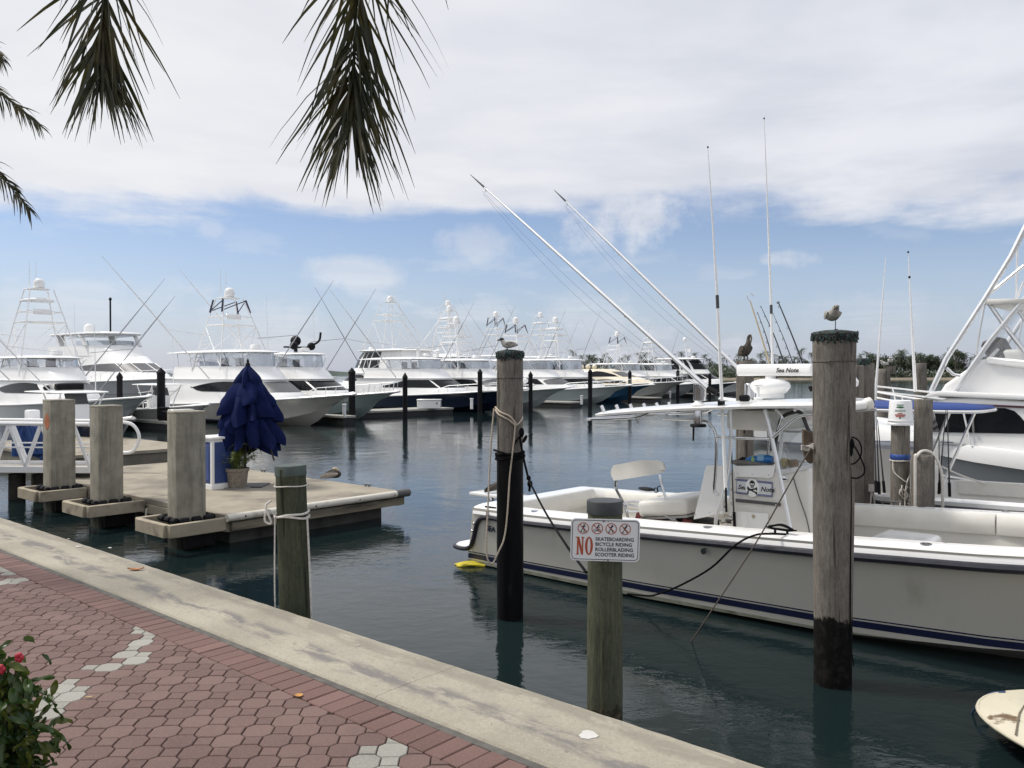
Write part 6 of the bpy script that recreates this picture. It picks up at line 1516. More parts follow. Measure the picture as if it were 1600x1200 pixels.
# ---- far left: tower boat and big motor yacht
sportfisher('white sportfisher with a tall tuna tower at the far left edge', -40.0, 18.2, 19, hull='white', twr=7.6, kind=1, fore=7.2, house_len=10, rig=8.5, htop=3.6, bow=1.7, win='tear')
def yacht():
    L = 24; o = Q(-54.5, 28.3, WZ) - TU * (L - 2); b = thing('motor_yacht', 'big white flybridge motor yacht with wide raked windshield behind the left concrete piles', 'motor yacht', tuple(o), TH)
    hb, sz, xx = far_hull(b, L, 6.2, 2.0, 2.55, hcol('light_grey', (.50, .52, .54)), 2.2)
    m = MB()
    for sg in (-1, 1): m.tube([(xx(t, .55), sg * (hb(t) * .98), sz(t) * .58) for t in [k / 16 for k in range(16)]], .03, 5)
    m.build('hull_line', M('line_grey2', (.12, .13, .15), .5), b)
    h = House([(1.9, 2, 19.6, 2.75, 2.3), (2.7, 2.2, 18.2, 2.7, 2.3), (3.5, 2.6, 15.8, 2.55, 2.4), (4.1, 3.0, 14.3, 2.5, 2.5)]); h.mesh().build('house', GEL, b, angle=45)
    m = MB(); h.pane(m, -.70, .70, lambda u: 2.85 + .15 * (2 * u - 1) ** 2, lambda u: 3.52 - .22 * (2 * u - 1) ** 4, 26, 4); m.build('windshield', GREYGL, b)
    m = MB()
    for s_ in (-.34, -.17, .0, .17, .34):
        a, c = h.pt(1 - abs(s_), -1 if s_ < 0 else 1, 2.86), h.pt(1 - abs(s_), -1 if s_ < 0 else 1, 3.5); o2 = Vector((.05, .05 * (-1 if s_ < 0 else 1), .03)); m.tube([a + o2, c + o2], .035, 5)
    m.build('windshield_mullion', GEL, b)
    f = House([(4.1, 4, 13.8, 2.5, 2.6), (4.55, 4, 13.2, 2.45, 2.6), (4.9, 4, 12.6, 2.4, 2.6)]); f.mesh().build('flybridge', GEL, b, angle=45)
    m = MB(); e = House([(4.9, 5, 12.5, 2.35, 2.6), (5.3, 5, 12.0, 2.3, 2.6)]); e.pane(m, -.7, .7, lambda u: 4.92, lambda u: 5.28, 16, 1, .01); m.build('wind_deflector', CLEARF, b)
    slab_top(b, 4.5, 12.6, 2.5, 5.75, .16, 3.0, .14); 
    for sg in (-1, 1):
        m = MB(); m.bar((6, sg * 2.0, 4.9), (5.4, sg * 2.0, 5.8), .5, .12); m.build('hardtop_support', GEL, b); m = MB(); m.bar((10.5, sg * 2.1, 4.9), (9.6, sg * 2.1, 5.8), .3, .10); m.build('hardtop_support', GEL, b)
    dome(b, (6.0, 0, 6.05), .40); m = MB(); m.tube([(10, .0, 5.9), (10, 0, 8.6)], .07, 6); m.lathe([(.1, 0), (.14, .1), (.004, .25)], 8, c=(10, 0, 8.5)); m.build('mast', BLACK, b)
    bow_rail(b, L, hb, sz, xx, .5, .98, .6)
yacht()
# ---- small centre consoles at the left
def small_cc(label, u, n, L, ht, hullc, hname, cat='boat', hardtop=True, scale=1.0, xt=(.30, .62)):
    o = Q(u, n, WZ) - TU * L; b = thing('centre_console_boat', label, cat, tuple(o), TH)
    hb, sz, xx = far_hull(b, L, 2.7, .75, 1.25, hcol(hname, hullc), 1.0)
    m = MB(); m.box((L * .44, 0, 1.15), (1.0, .85, .9)); m.build('console', GEL, b, bevel=.08, segs=2)
    m = MB(); m.add([(L * .44 + .45, -.4, 1.55), (L * .44 + .2, -.4, 2.0), (L * .44 + .2, .4, 2.0), (L * .44 + .45, .4, 1.55)], [(0, 1, 2, 3)]); m.build('windscreen', GREYGL, b)
    slab_top(b, L * xt[0], L * xt[1], 1.05, ht, .05, 5, .05, 't_top'); m = MB()
    for sg in (-1, 1):
        for x0, x1 in ((.38, .36), (.50, .54)): m.tube(smooth_path([(L * x0, sg * .55, .8), (L * x0, sg * .6, ht * .6), (L * x1, sg * .8, ht)], 4), .028, 6)
        m.tube([(L * .36, sg * .72, ht * .8), (L * .54, sg * .72, ht * .86)], .02, 6); m.tube([(L * .38, sg * .58, ht * .55), (L * .54, sg * .78, ht * .97)], .02, 6)
    m.build('t_top_frame', WHITEP, b)
    m = MB(); m.box((-.25, 0, .95), (.55, .45, .6)); m.box((-.3, 0, .3), (.2, .25, 1.0)); m.build('outboard', WHITEP, b, bevel=.08, segs=2)
    antenna(b, (L * .45, .8, ht), 2.6, -.03); return b, L
sc1, L1 = small_cc('navy and white centre console with a flat white T-top beyond the gangway', -28.6, 12.9, 9.0, 2.03, (.016, .024, .055), 'navy2', xt=(.22, .60))
m = MB(); m.box((3.6, 0, 2.25), (.3, 1.0, .25)); m.box((2.8, .3, 2.2), (.2, .25, .22)); m.ell((3.0, -.6, 2.2), (.12, .12, .1)); m.build('roof_gear', BLACK, sc1, bevel=.04)
outriggers(sc1, 4.2, .9, 2.1, 5.2, .6)
small_cc('white centre console with open white T-top frame right of the middle concrete pile', -38.6, 21.2, 9.5, 2.15, (.60, .62, .62), 'white2', xt=(.35, .62))

# ---- black marina pilings with pointed caps
def black_pile(label, px, pyb, pyt, r, D=None):
    p = PZ(px, pyb, WZ) if D is None else PD(px, 600, D); h = PD(px, pyt, p.y).z - WZ
    t = thing('mooring_piling', label, 'piling', (p.x, p.y, WZ), 0, 'black pointed marina pilings')
    m = MB(); m.lathe([(r, -1.2), (r, h - .34), (r * 1.12, h - .33), (r * 1.12, h - .27)], 20); m.build('post', BLACK, t)
    m = MB(); m.lathe([(r * 1.12, h - .27), (r * 1.0, h - .22), (.01, h)], 20); m.build('pointed_cap', BLACK, t)
black_pile('black piling seen between the middle and right concrete piles, left one', 187, 640, 581, .15, 44)
black_pile('thick black piling standing just left of the right concrete pile top', 252, 668, 574, .20)
black_pile('black piling top poking out right of the blue umbrella peak', 389, 655, 583, .17)
black_pile('black piling between two pale bows right of the blue umbrella', 550, 660, 574, .19)
black_pile('slim black piling standing in open water left of the white dock box', 633, 660, 582, .14)
black_pile('black piling right of the white dock box on the finger dock', 750, 645, 576, .17)
black_pile('black piling just right of the black sleeved wooden piling', 829, 645, 580, .15)
black_pile('black piling in front of the blue hull, left of the T-top', 922, 637, 576, .18)
black_pile('black piling in front of the cream cruiser', 984, 632, 578, .16)
black_pile('black piling in front of the grey hull behind the T-top rod holders', 1059, 624, 577, .18)
black_pile('black piling farthest right, in front of the charcoal hull', 1109, 622, 582, .17)
# ---- finger docks
DOCKT = M('dock_top_grey', (.34, .33, .30), .9, var=.15, scale=2, dirt=(.18, .17, .15), dscale=1)
def finger(label, u0, u1, n, w=1.5, z=.42, group='low finger docks between the far boats'):
    t = thing('finger_dock', label, 'dock', tuple(Q((u0 + u1) / 2, n, WZ)), TH, group)
    m = MB(); m.box((0, 0, z - .06), (u1 - u0, w, .12)); m.build('deck', DOCKT, t, bevel=.01)
    m = MB(); m.box((0, 0, .1), (u1 - u0 - .1, w - .1, .46)); m.build('float', M('float_black', (.02, .02, .022), .8, var=.3), t); return t
f1 = finger('low finger dock by the thick black piling left of the umbrella', -56, -38.5, 21.0 - 1.0)
f2 = finger('short end of a finger dock between two pale bows', -56, -37.2, 28.8, .9)
f3 = finger('long finger dock carrying the white dock box', -38.6 - 4.6, -38.6 - 2.2, 36.2, 8.6, .42)
finger('finger dock end left of the blue hull', -60, -41.5, 55.6, 1.6)
finger('finger dock end behind the T-top rod holders', -62, -43.4, 71.5, 1.6)
finger('finger dock end in front of the charcoal hull', -62, -46.5, 88.9, 1.4)
bxp = PD(711, 639, 55); bx_ = thing('dock_box', 'white fibreglass dock box on the long finger dock', 'dock box', tuple(Q(-40.9, 38.3, WZ + .425)), TH + R(40))
m = MB(); m.box((0, 0, .27), (1.55, .7, .54)); m.build('box_body', GEL, bx_, bevel=.03); m = MB(); m.box((0, 0, .58), (1.62, .78, .09)); m.build('lid', GEL, bx_, bevel=.03); m = MB(); m.box((.55, -.36, .36), (.07, .02, .12)); m.build('latch', BLACK, bx_)
def ped(label, px, py, D, h=.75):
    p = PD(px, py, D); t = thing('power_pedestal', label, 'pedestal', tuple(p), 0, 'white dock pedestals'); m = MB(); m.lathe([(.10, 0), (.10, h - .1), (.13, h - .08), (.13, h - .02), (.004, h)], 12); m.build('post', WHITEP, t)
ped('white pedestal on the dock end right of the umbrella', 538, 652, 46); ped('white pedestal at the right end of the long finger dock', 737, 639, 57); ped('white pedestal left of the blue hull', 909, 632, 68); ped('white pedestal in front of the grey hull', 1047, 622, 92)
gd = thing('gear_pile', 'dark gear bags and a hose heap on the finger dock left of the umbrella', 'gear', tuple(Q(-39.6, 20.0, WZ + .42)), TH)
m = MB(); rnd = random.Random(3)
for k in range(5): m.box((rnd.uniform(-1.2, .4), rnd.uniform(-.4, .4), .3), (.45, .4, rnd.uniform(.4, .75)), Matrix.Rotation(rnd.random(), 3, 'Z'))
m.build('bag', BLACK, gd, bevel=.08, segs=2)
dbx2 = thing('dock_box', 'grey white dock box beside the thick black piling', 'dock box', tuple(Q(-38.9, 19.9, WZ + .42)), TH); m = MB(); m.box((0, 0, .3), (.6, 1.1, .6)); m.build('box_body', GEL2, dbx2, bevel=.04)

# ---- gangway and second floating dock, far left
gy = 18.0
G0 = PD(-60, 735, gy); gw = thing('gangway', 'white aluminium gangway with triangular truss rails at the left edge', 'gangway', (G0.x, gy, PD(0, 733, gy).z), R(-3))
GW_L = PD(146, 700, gy).x - G0.x; GW_H = 1.0
gap = 1.15
m = MB(); m.box((GW_L / 2, gap / 2, -.03), (GW_L, gap, .06)); m.build('walkway', M('walk_grey', (.30, .28, .25), .8), gw)
for y in (0, gap):
    m = MB(); m.box((GW_L / 2, y, .0), (GW_L, .07, .13)); m.tube([(0, y, GW_H), (GW_L, y, GW_H - .02)], .045, 8); m.build('chord', ALU if False else WHITEP, gw)
    for k in range(4):
        x0 = GW_L * (k / 4) ; x1 = GW_L * ((k + .5) / 4); x2 = GW_L * ((k + 1) / 4)
        m = MB(); m.bar((x0, y, .05), (x1, y, GW_H - .02), .06, .05, (0, 1, 0)); m.build('truss_bar', WHITEP, gw)
        m = MB(); m.bar((x1, y, GW_H - .02), (x2, y, .05), .06, .05, (0, 1, 0)); m.build('truss_bar', WHITEP, gw)
    m = MB(); m.bar((0, y, .48), (GW_L, y, .48), .03, .03); m.build('mid_rail', WHITEP, gw)
m = MB()
m.tube(smooth_path([(GW_L, gap, GW_H - .02), (GW_L + .35, gap, GW_H - .1), (GW_L + .5, gap, GW_H * .62), (GW_L + .35, gap, GW_H * .30), (GW_L, gap, .25)], 5), .04, 8); m.build('rail_end', WHITEP, gw)
for k, px in enumerate((8, 48)):
    p = PD(px, 745, 17.9); t = thing('timber_post', ('dark timber post under the gangway at the left edge', 'dark timber post under the gangway nearer the leftmost concrete pile')[k], 'post', (p.x, p.y, WZ), 0)
    m = MB(); m.tube([(0, .4, -.8), (.02, .4, .55)], .17, 14); m.build('post', DARKW, t)
sd2 = thing('floating_dock', 'second tan floating dock behind the gangway at the left edge', 'dock', tuple(Q(-27.5, 10.9, WZ)), TH)
m = MB(); m.box((0, 0, .47), (7.0, 4.2, .10)); m.build('deck_section', CONC, sd2, bevel=.01); m = MB(); m.box((0, 0, .2), (6.9, 4.1, .46)); m.build('float', M('float_concrete', (.17, .155, .125), .9, var=.2, scale=2), sd2)
# blue tarp and hoses on that dock
tp = thing('tarp', 'bundled blue tarp between the gangway rails', 'tarp', tuple(PD(50, 715, 20.5)), .3); m = MB()
for k in range(6): m.tube(smooth_path([(-.35 + .12 * k, 0, .05), (-.3 + .12 * k, -.05, .65 - .03 * k * k), (-.12 + .12 * k, -.1, .85 - .06 * k), (.1 + .1 * k, -.1, .1)], 5), .10, 8)
m.build('tarp_fold', M('tarp_blue', (.02, .06, .20), .6, var=.35, scale=6, bump=.3), tp)
# ---- bigger neighbours at the right
c2 = thing('fishing_boat', 'second white centre console behind the near boat, under the blue canvas top', 'boat', tuple(Q(-6.0, 13.75, WZ)), TH)
S2 = [(0, .95), (5, 1.06), (9.5, 1.3)]; H2 = [(0, 1.25), (3, 1.4), (6, 1.4), (8, .95), (9.5, .05)]
X2 = [0, 1, 2, 3, 4, 5, 6, 6.8, 7.5, 8.2, 8.8, 9.2, 9.5]
m = MB()
for sg in (-1, 1): m.loft([[(x - .2 * (1 - k / 4) * max(0, (x - 6) / 3), sg * interp(H2, x) * (.86 + .14 * (k / 4) ** 1.3), interp(S2, x) * k / 4 - .05) for k in range(5)] for x in X2], caps=False, closed=False)
m.ext([(0, -1.25, 0), (0, 1.25, 0), (0, 1.25, .95), (0, -1.25, .95)], (.02, 0, 0)); m.build('hull', HULLW, c2, angle=40)
m = MB()
for sg in (-1, 1): m.loft([[(x, sg * interp(H2, x), interp(S2, x) - .05), (x, sg * interp(H2, x), interp(S2, x)), (x, sg * max(0, interp(H2, x) - .24), interp(S2, x) + .02), (x, sg * max(0, interp(H2, x) - .25), interp(S2, x) - .35)] for x in X2], caps=False, closed=False)
m.build('gunwale', GEL, c2, angle=45); m = MB()
for sg in (-1, 1): m.tube([(x, sg * (interp(H2, x) + .01), interp(S2, x) - .09) for x in X2], .04, 6)
m.build('rub_rail', _mats['rubrail_navy'], c2); m = MB(); m.ext([(0, -1.2, .4), (6, -1.2, .4), (9, -.2, .4), (9, .2, .4), (6, 1.2, .4), (0, 1.2, .4)], (0, 0, .02)); m.build('cockpit_sole', GEL2, c2)
for x0, x1 in ((2.6, 5.2), (5.25, 8)):
    m = MB(); rows = []
    for i in range(7): x = lerp(x0, x1, i / 6); y = interp(H2, x) - .26; z = interp(S2, x); rows.append([(x, y, z + .03), (x, y - .07, z + .02), (x, y - .08, z - .18), (x, y, z - .22)])
    m.loft(rows); m.build('bolster', VINYL, c2)
m = MB(); m.box((2.0, 0, 1.0), (1.0, .9, 1.3)); m.build('console', GEL2, c2, bevel=.08, segs=2)
m = MB(); m.add([(2.5, -.45, 1.65), (2.35, -.55, 2.2), (2.35, .55, 2.2), (2.5, .45, 1.65)], [(0, 1, 2, 3)]); m.build('clear_panel', CLEAR, c2)
slab_top(c2, .75, 3.25, .98, 2.22, .05, 4.5, .05, 't_top', M('canvas_top_blue', (.020, .052, .22), .8, var=.1, scale=5, bump=.2))
m = MB(); hh = House([(0, .75, 3.25, .98, 4.5), (1, .75, 3.25, .98, 4.5)]); pts = [hh.pt(k / 24, -1, 0) for k in range(25)] + [hh.pt(k / 24, 1, 0) for k in range(23, -1, -1)]
m.tube([(p.x, p.y, 2.21) for p in pts], .024, 6); m.build('top_hem', M('hem_white', (.7, .7, .7), .7), c2)
m = MB()
for sg in (-1, 1):
    m.tube([(1.2, sg * .7, .6), (1.0, sg * .8, 2.2)], .026, 6); m.tube([(2.3, sg * .7, .6), (2.9, sg * .8, 2.2)], .026, 6); m.tube([(1.15, sg * .75, 1.6), (2.6, sg * .75, 1.65)], .02, 6)
m.build('t_top_leg', ALU, c2)
def rod2(label, pts, Y):
    P = [PD(a, b, Y) for a, b in pts]; t = thing('fishing_rod', label, 'fishing rod', tuple(P[0]), 0, 'rods behind the bucket piling'); m = MB(); P = [p - P[0] for p in P]; m.tube([lerp(P[0], P[-1], k / 6) for k in range(7)], [.014, .012, .010, .008, .007, .006, .004], 6); m.build('blank', M('rod_black', (.03, .03, .035), .4), t)
    m = MB(); m.tube([P[0], lerp(P[0], P[-1], .16)], .02, 7); m.build('grip', BLACK, t)
for lab, pts in (('black rod upright right of the short fat piling', ((1484, 776), (1480, 640))), ('dark rod leaning right behind the short fat piling', ((1467, 772), (1478, 640))), ('thin dark rod upright behind the hose loop', ((1468, 770), (1467, 672))),
                 ('thin rod standing left of the bucket piling, leftmost', ((1369, 770), (1366, 650))), ('middle thin rod left of the bucket piling', ((1374, 772), (1369, 650))), ('thin rod close beside the bucket piling on its left', ((1382, 770), (1371, 655)))): rod2(lab, pts, 11.0)
# the big sportfisher at the right edge: bow away to the left
SFU = -7.2; sf = thing('sport_fishing_boat', 'big white sportfisher with tower and dark side windows at the right edge', 'fishing yacht', tuple(Q(SFU, 19.35, WZ)), TH + math.pi, 'sportfishing boats berthed in the marina')
def SP(px, py, n): p = PN(px, py, n); u, nn = un(p); return Vector((-(u - SFU), -(nn - 19.35), p.z - WZ))     # bow at x = 0, stern at negative x
HS = [(-16, 2.4), (-8, 2.45), (-4, 2.3), (-2, 1.65), (-1, 1.0), (-.3, .35), (0, .05)]; ZS = [(-16, 1.0), (-8, 1.15), (-4, 1.36), (-2, 1.58), (0, 1.85)]
XF = [-16, -12, -9, -7, -5.5, -4.5, -3.5, -2.7, -2, -1.4, -.9, -.5, -.2, 0]
m = MB()
for sg in (-1, 1): m.loft([[(x - .9 * (1 - k / 6) ** 1.5 * max(0, 1 + x / 4), sg * interp(HS, x) * (.80 + .20 * (k / 6) ** 1.5), -.05 + (interp(ZS, x) - .02) * k / 6) for k in range(7)] for x in XF], caps=False, closed=False)
m.build('hull', hcol('cool_grey', (.40, .42, .44)), sf, angle=40)
m = MB()
for sg in (-1, 1): m.loft([[(x, sg * (interp(HS, x) + .02), interp(ZS, x) - .30), (x, sg * (interp(HS, x) + .035), interp(ZS, x) - .10), (x, sg * interp(HS, x), interp(ZS, x)), (x, 0, interp(ZS, x) + .08)] for x in XF], caps=False, closed=False)
m.build('deck', GEL, sf, angle=45)
m = MB()
for sg in (-1, 1): m.tube([(x, sg * (interp(HS, x) * (.80 + .2 * .5 ** 1.5) + .03), interp(ZS, x) * .52) for x in XF[:-3]], .028, 6)
m.build('spray_rail', GEL, sf)
NS = 17.25                                     # plane of the visible house side
y_s = -(NS - 19.35)
side = [SP(a, b, NS) for a, b in ((1446, 690), (1446, 640), (1452, 630), (1480, 622), (1520, 620), (1600, 626), (1700, 634), (1700, 735))]
m = MB(); m.ext([(p.x, y_s, p.z) for p in side], (0, -2 * y_s, 0)); m.build('house', GEL, sf, bevel=.10, segs=3, angle=50)
m = MB()
wv = [SP(a, b, NS) for a, b in ((1453, 640), (1470, 636.5), (1570, 637.5), (1585, 642), (1594, 650), (1604, 662), (1612, 678), (1455, 675))]
for s_ in (1, -1): m = MB(); m.ext([(p.x, s_ * (y_s + .004), p.z) for p in wv], (0, s_ * .018, 0)); m.build('side_window', TINT, sf, bevel=.006)
m = MB(); a, b_ = SP(1520, 637, NS), SP(1522, 676, NS); m.bar((a.x, y_s + .03, a.z), (b_.x, y_s + .03, b_.z), .03, .05, (0, 1, 0)); m.build('mullion', M('mullion_grey', (.2, .2, .2), .5), sf)
m = MB(); a, b_ = SP(1480, 630.5, NS), SP(1690, 640, NS); m.bar((a.x, y_s + .02, a.z), (b_.x, y_s + .02, b_.z), .03, .035); m.build('trim_line', M('trim_maroon', (.06, .02, .03), .5), sf)
fb = [SP(a, b, NS + .25) for a, b in ((1462, 622), (1476, 600), (1530, 563), (1541, 560), (1600, 566), (1700, 574), (1700, 632))]
m = MB(); m.ext([(p.x, y_s - .25, p.z) for p in fb], (0, -2 * y_s + .5, 0)); m.build('flybridge', GEL, sf, bevel=.08, segs=3, angle=50)
brow = [SP(a, b, NS - .05) for a, b in ((1440, 622), (1462, 619), (1700, 630), (1700, 622), (1470, 611), (1455, 612))]
m = MB(); m.ext([(p.x, y_s + .05, p.z) for p in brow], (0, -2 * y_s - .1, 0)); m.build('brow', GEL, sf, bevel=.03, segs=2)
m = MB(); a, b_ = SP(1542, 563, NS + .22), SP(1690, 578, NS + .22); m.bar((a.x, y_s - .22, a.z), (b_.x, y_s - .22, b_.z), .10, .14); m.build('coaming', GEL, sf, bevel=.03)
m = MB(); a = SP(1560, 557, NS + 1.0); m.box((a.x, y_s - 1.0, a.z + .1), (.35, .7, .5), Matrix.Rotation(R(25), 3, 'Y')); m.build('helm_seat', M('seat_dark', (.05, .045, .05), .6), sf, bevel=.06)
m = MB(); a = SP(1585, 557, NS + .9); m.box((a.x - .3, y_s - 1.0, a.z - .02), (1.2, .7, .30)); m.build('console_cover', VINYL, sf, bevel=.1, segs=3)
# tower legs, braces and outriggers of that boat
def st(name, pts, n, r, mat=ALU, mirror=True):
    P = [SP(a, b, n) for a, b in pts]
    for s_ in ((1, -1) if mirror else (1,)):
        m = MB(); m.tube([(p.x, s_ * p.y, p.z) for p in P], r, 8); m.build(name, mat, sf)
st('outrigger', ((1455, 612), (1479, 560), (1540, 465), (1580, 400), (1612, 335)), 17.3, .05)
st('tower_leg', ((1486, 620), (1545, 535), (1600, 468), (1660, 400)), 17.5, .045)
st('tower_leg', ((1497, 613), (1528, 580), (1560, 545)), 17.6, .03)
st('tower_brace', ((1541, 468), (1570, 510), (1606, 556)), 17.6, .04)
st('tower_brace', ((1545, 460), (1600, 415)), 17.7, .03); st('tower_brace', ((1600, 440), (1585, 475), (1600, 500)), 17.7, .025)
st('tower_brace', ((1538, 476), (1530, 520), (1525, 555)), 17.5, .022); st('tower_brace', ((1590, 375), (1588, 470)), 17.9, .025); st('tower_brace', ((1479, 575), (1490, 585), (1500, 587)), 17.3, .03)
m = MB(); pl = [SP(a, b, 17.5) for a, b in ((1534, 476), (1620, 474), (1700, 474))]
m.ext([(p.x, 1.9, p.z) for p in pl[:1]] + [(pl[2].x, 1.9, pl[2].z), (pl[2].x, -1.9, pl[2].z), (pl[0].x, -1.9, pl[0].z)], (0, 0, .10)); m.build('hardtop', GEL2, sf, bevel=.04, segs=2)
pane_ = [SP(a, b, 17.7) for a, b in ((1534, 560), (1572, 484), (1700, 484), (1700, 572))]
m = MB(); m.add([(p.x, p.y, p.z) for p in pane_], [(0, 1, 2, 3)]); m.build('bridge_enclosure', CLEARF, sf)
m = MB()
for s_ in (1, -1):
    pts = [(-3.4, s_ * 2.15), (-2.2, s_ * 1.65), (-1.2, s_ * 1.1), (-.4, s_ * .4), (.1, 0)]
    for dz in (.72, .60): m.tube(smooth_path([(x, y, interp(ZS, x) + dz) for x, y in pts], 4), .02, 6)
    for x, y in pts[:-1]: m.tube([(x - .05, y, interp(ZS, x)), (x + .1, y, interp(ZS, x) + .72)], .018, 6)
m.build('bow_rail', WHITEP, sf)
a, b_ = SP(1430, 612, 18.4), SP(1419, 394, 18.4); m = MB(); m.tube([a, lerp(a, b_, .3), b_], [.035, .03, .006], 7); m.build('antenna', WHITEP, sf)
m = MB(); m.ell(b_, (.02, .02, .025), 8, 6); m.ell(lerp(a, b_, .82), (.025, .025, .03), 8, 6); m.build('antenna_tip', BLACK, sf)
a, b_ = SP(1366, 640, 17.0), SP(1384, 400, 17.0); at = thing('whip_antenna', 'tall white whip antenna leaning right above the paired grey pilings', 'antenna', tuple(PN(1366, 640, 17.0))); pa = PN(1384, 402, 17.0) - PN(1366, 640, 17.0)
m = MB(); m.tube([(0, 0, -.4), (0, 0, 0), tuple(pa)], [.03, .03, .006], 7); m.build('mast', WHITEP, at)
m = MB(); ml_ = [Q(-3.45, 12.55, WZ + .8) - Q(-3.45, 12.55, WZ)]
wl2 = thing('mooring_line', 'pale mooring line from the short fat piling to the big sportfisher', 'rope', tuple(PD(1462, 724, 11.9)))
p0 = PD(1462, 724, 11.9); m = MB(); m.tube(smooth_path([(0, 0, 0), tuple(PD(1500, 742, 12.4) - p0), tuple(PD(1543, 757, 13.2) - p0)], 5), .012, 6); m.build('rope', ROPEP, wl2)
dn = PD(1350, 612, 30); sk = thing('skiff', 'small white skiff hull seen between the paired pilings and the far gull piling', 'skiff', (dn.x + .3, dn.y, WZ), TH + math.pi); hb_, sz_, xx_ = far_hull(sk, 6, 2.2, 1.5, 1.75, hcol('white3', (.66, .67, .67)), .9)
cv = thing('tube_cover', 'white padded cylinder end sticking out behind the big gull piling', 'cover', tuple(PD(1330, 634, 9.4))); m = MB(); q = [PD(a, b, 9.4) - PD(1330, 634, 9.4) for a, b in ((1322, 636), (1352, 632), (1362, 629))]
m.tube([q[0], q[1]], .05, 10); m.build('tube', GEL, cv); m = MB(); m.tube([q[1], q[2]], .072, 7); m.build('end_cap', VINYL, cv, bevel=.01)
# ================================================================ far shore
ISL = M('island_ground', (.045, .055, .025), .95, var=.4, scale=.05); SANDM = M('beach_sand', (.22, .19, .145), .95, var=.15, scale=.08)
def shore_y(x): return 395 + .05 * (x - 60) + 6 * math.sin(x * .045) + 3 * math.sin(x * .13)
m = MB(); m2 = MB()
xs = [30 + 7.5 * k for k in range(60)]
m.loft([[(x, shore_y(x), WZ - .3), (x, shore_y(x) + 3, WZ + .3), (x, shore_y(x) + 9, WZ + 1.2)] for x in xs], caps=False, closed=False)
tag(m.build('beach', SANDM, smooth=True), kind='structure')
m2.loft([[(x, shore_y(x) + 8, WZ + 1.15), (x, shore_y(x) + 20, WZ + 2.2), (x, shore_y(x) + 90, WZ + 3), (x, shore_y(x) + 140, WZ - 1)] for x in xs], caps=False, closed=False)
tag(m2.build('island', ISL), kind='structure')
m = MB(); m.loft([[(x, 1500, WZ - .5), (x, 1510, WZ + 6 + 3 * math.sin(x * .013) + 2 * math.sin(x * .047)), (x, 1540, WZ + 3), (x, 1600, WZ - 1)] for x in [-1100 + 20 * k for k in range(60)]], caps=False, closed=False)
tag(m.build('far_land', M('far_land_green', (.09, .115, .10), .95, var=.2, scale=.02)), kind='structure')
TRUNK = M('trunk_grey', (.16, .135, .11), .9, var=.3, scale=2); PALML = leaf_mat('far_palm_leaf', (.062, .088, .055), (.115, .14, .085), .2, .8)  # palm greens lifted: distance haze is mixed into the leaf colour
BROAD = leaf_mat('far_broadleaf', (.055, .080, .048), (.105, .13, .075), .2, .35)  # broadleaf greens lifted the same way to carry distance haze
def far_palm(seed, h):
    rd = random.Random(seed); tr, cr = MB(), MB(); bend = rd.uniform(-1.2, 1.2)
    tr.tube([(bend * (k / 6) ** 2, 0, h * k / 6) for k in range(7)], [.26, .2, .17, .16, .15, .14, .13], 7)
    for f in range(19):
        a = 6.283 * f / 19 + rd.uniform(-.2, .2); el = rd.uniform(-.5, 1.25); Lf = rd.uniform(2.3, 3.3); n = 7; prev = None; d = Vector((math.cos(a), math.sin(a), 0)); sdv = Vector((-math.sin(a), math.cos(a), 0))
        P = []; p = Vector((bend, 0, h)); e = el
        for k in range(n + 1): P.append(p.copy()); p = p + (d * math.cos(e) + Vector((0, 0, 1)) * math.sin(e)) * (Lf / n); e -= .27
        for k in range(n):
            for s_ in (-1, 1):
                w = .62 * math.sin(math.pi * min(.97, (k + 1.2) / (n + 1))) + .1
                for j in (.1, .6):
                    q = lerp(P[k], P[k + 1], j); q2 = lerp(P[k], P[k + 1], j + .30); tip = q2 + sdv * s_ * w * rd.uniform(.7, 1.1) + Vector((0, 0, -.45 * w)) + (P[k + 1] - P[k]) * .5; cr.add([q, q2, tip], [(0, 1, 2)])
    return tr.mesh('trunk', TRUNK), cr.mesh('crown', PALML, smooth=False), h
def far_broad(seed, h, w):
    rd = random.Random(seed); tr, cr = MB(), MB(); tr.tube([(0, 0, -.5), (.1, 0, h * .35), (-.1, 0, h * .7)], [.35, .28, .12], 7)
    blobs = []
    for k in range(11): a = rd.random() * 6.28; rr = w * .42 * rd.random() ** .5; blobs.append((Vector((rr * math.cos(a), rr * math.sin(a), h * rd.uniform(.40, .88))), rd.uniform(.14, .26) * w))
    for k in range(4): tr.tube([(0, 0, h * .4), blobs[k][0]], [.14, .05], 5)
    for c, r in blobs:
        for _ in range(95):
            v = Vector((rd.gauss(0, 1), rd.gauss(0, 1), rd.gauss(0, .75))).normalized() * r * rd.uniform(.55, 1.05); p = c + v; s_ = rd.uniform(.16, .38)
            ax = Vector((rd.gauss(0, 1), rd.gauss(0, 1), rd.gauss(0, 1))).normalized(); bx = ax.orthogonal().normalized() * s_; ax = ax * s_; cr.add([p - ax, p + bx * .8, p + ax, p - bx * .8], [(0, 1, 2, 3)])
    return tr.mesh('trunk', TRUNK), cr.mesh('crown', BROAD, smooth=False), h
palms = [far_palm(s, h) for s, h in ((1, 8.5), (2, 9.5), (3, 10.5), (4, 7.5))]; broads = [far_broad(s, h, w) for s, h, w in ((11, 9.5, 9), (12, 11, 8), (13, 8.5, 10), (14, 12.5, 8.5))]
rnd = random.Random(21)
PZONE = ['beyond the left pilings and boats', 'behind the towers of the moored boats', 'above the near boat T-top', 'right of the tall gull piling', 'behind the big sportfisher on the right']
def zone(px): return PZONE[0] if px < 930 else PZONE[1] if px < 1100 else PZONE[2] if px < 1268 else PZONE[3] if px < 1450 else PZONE[4]
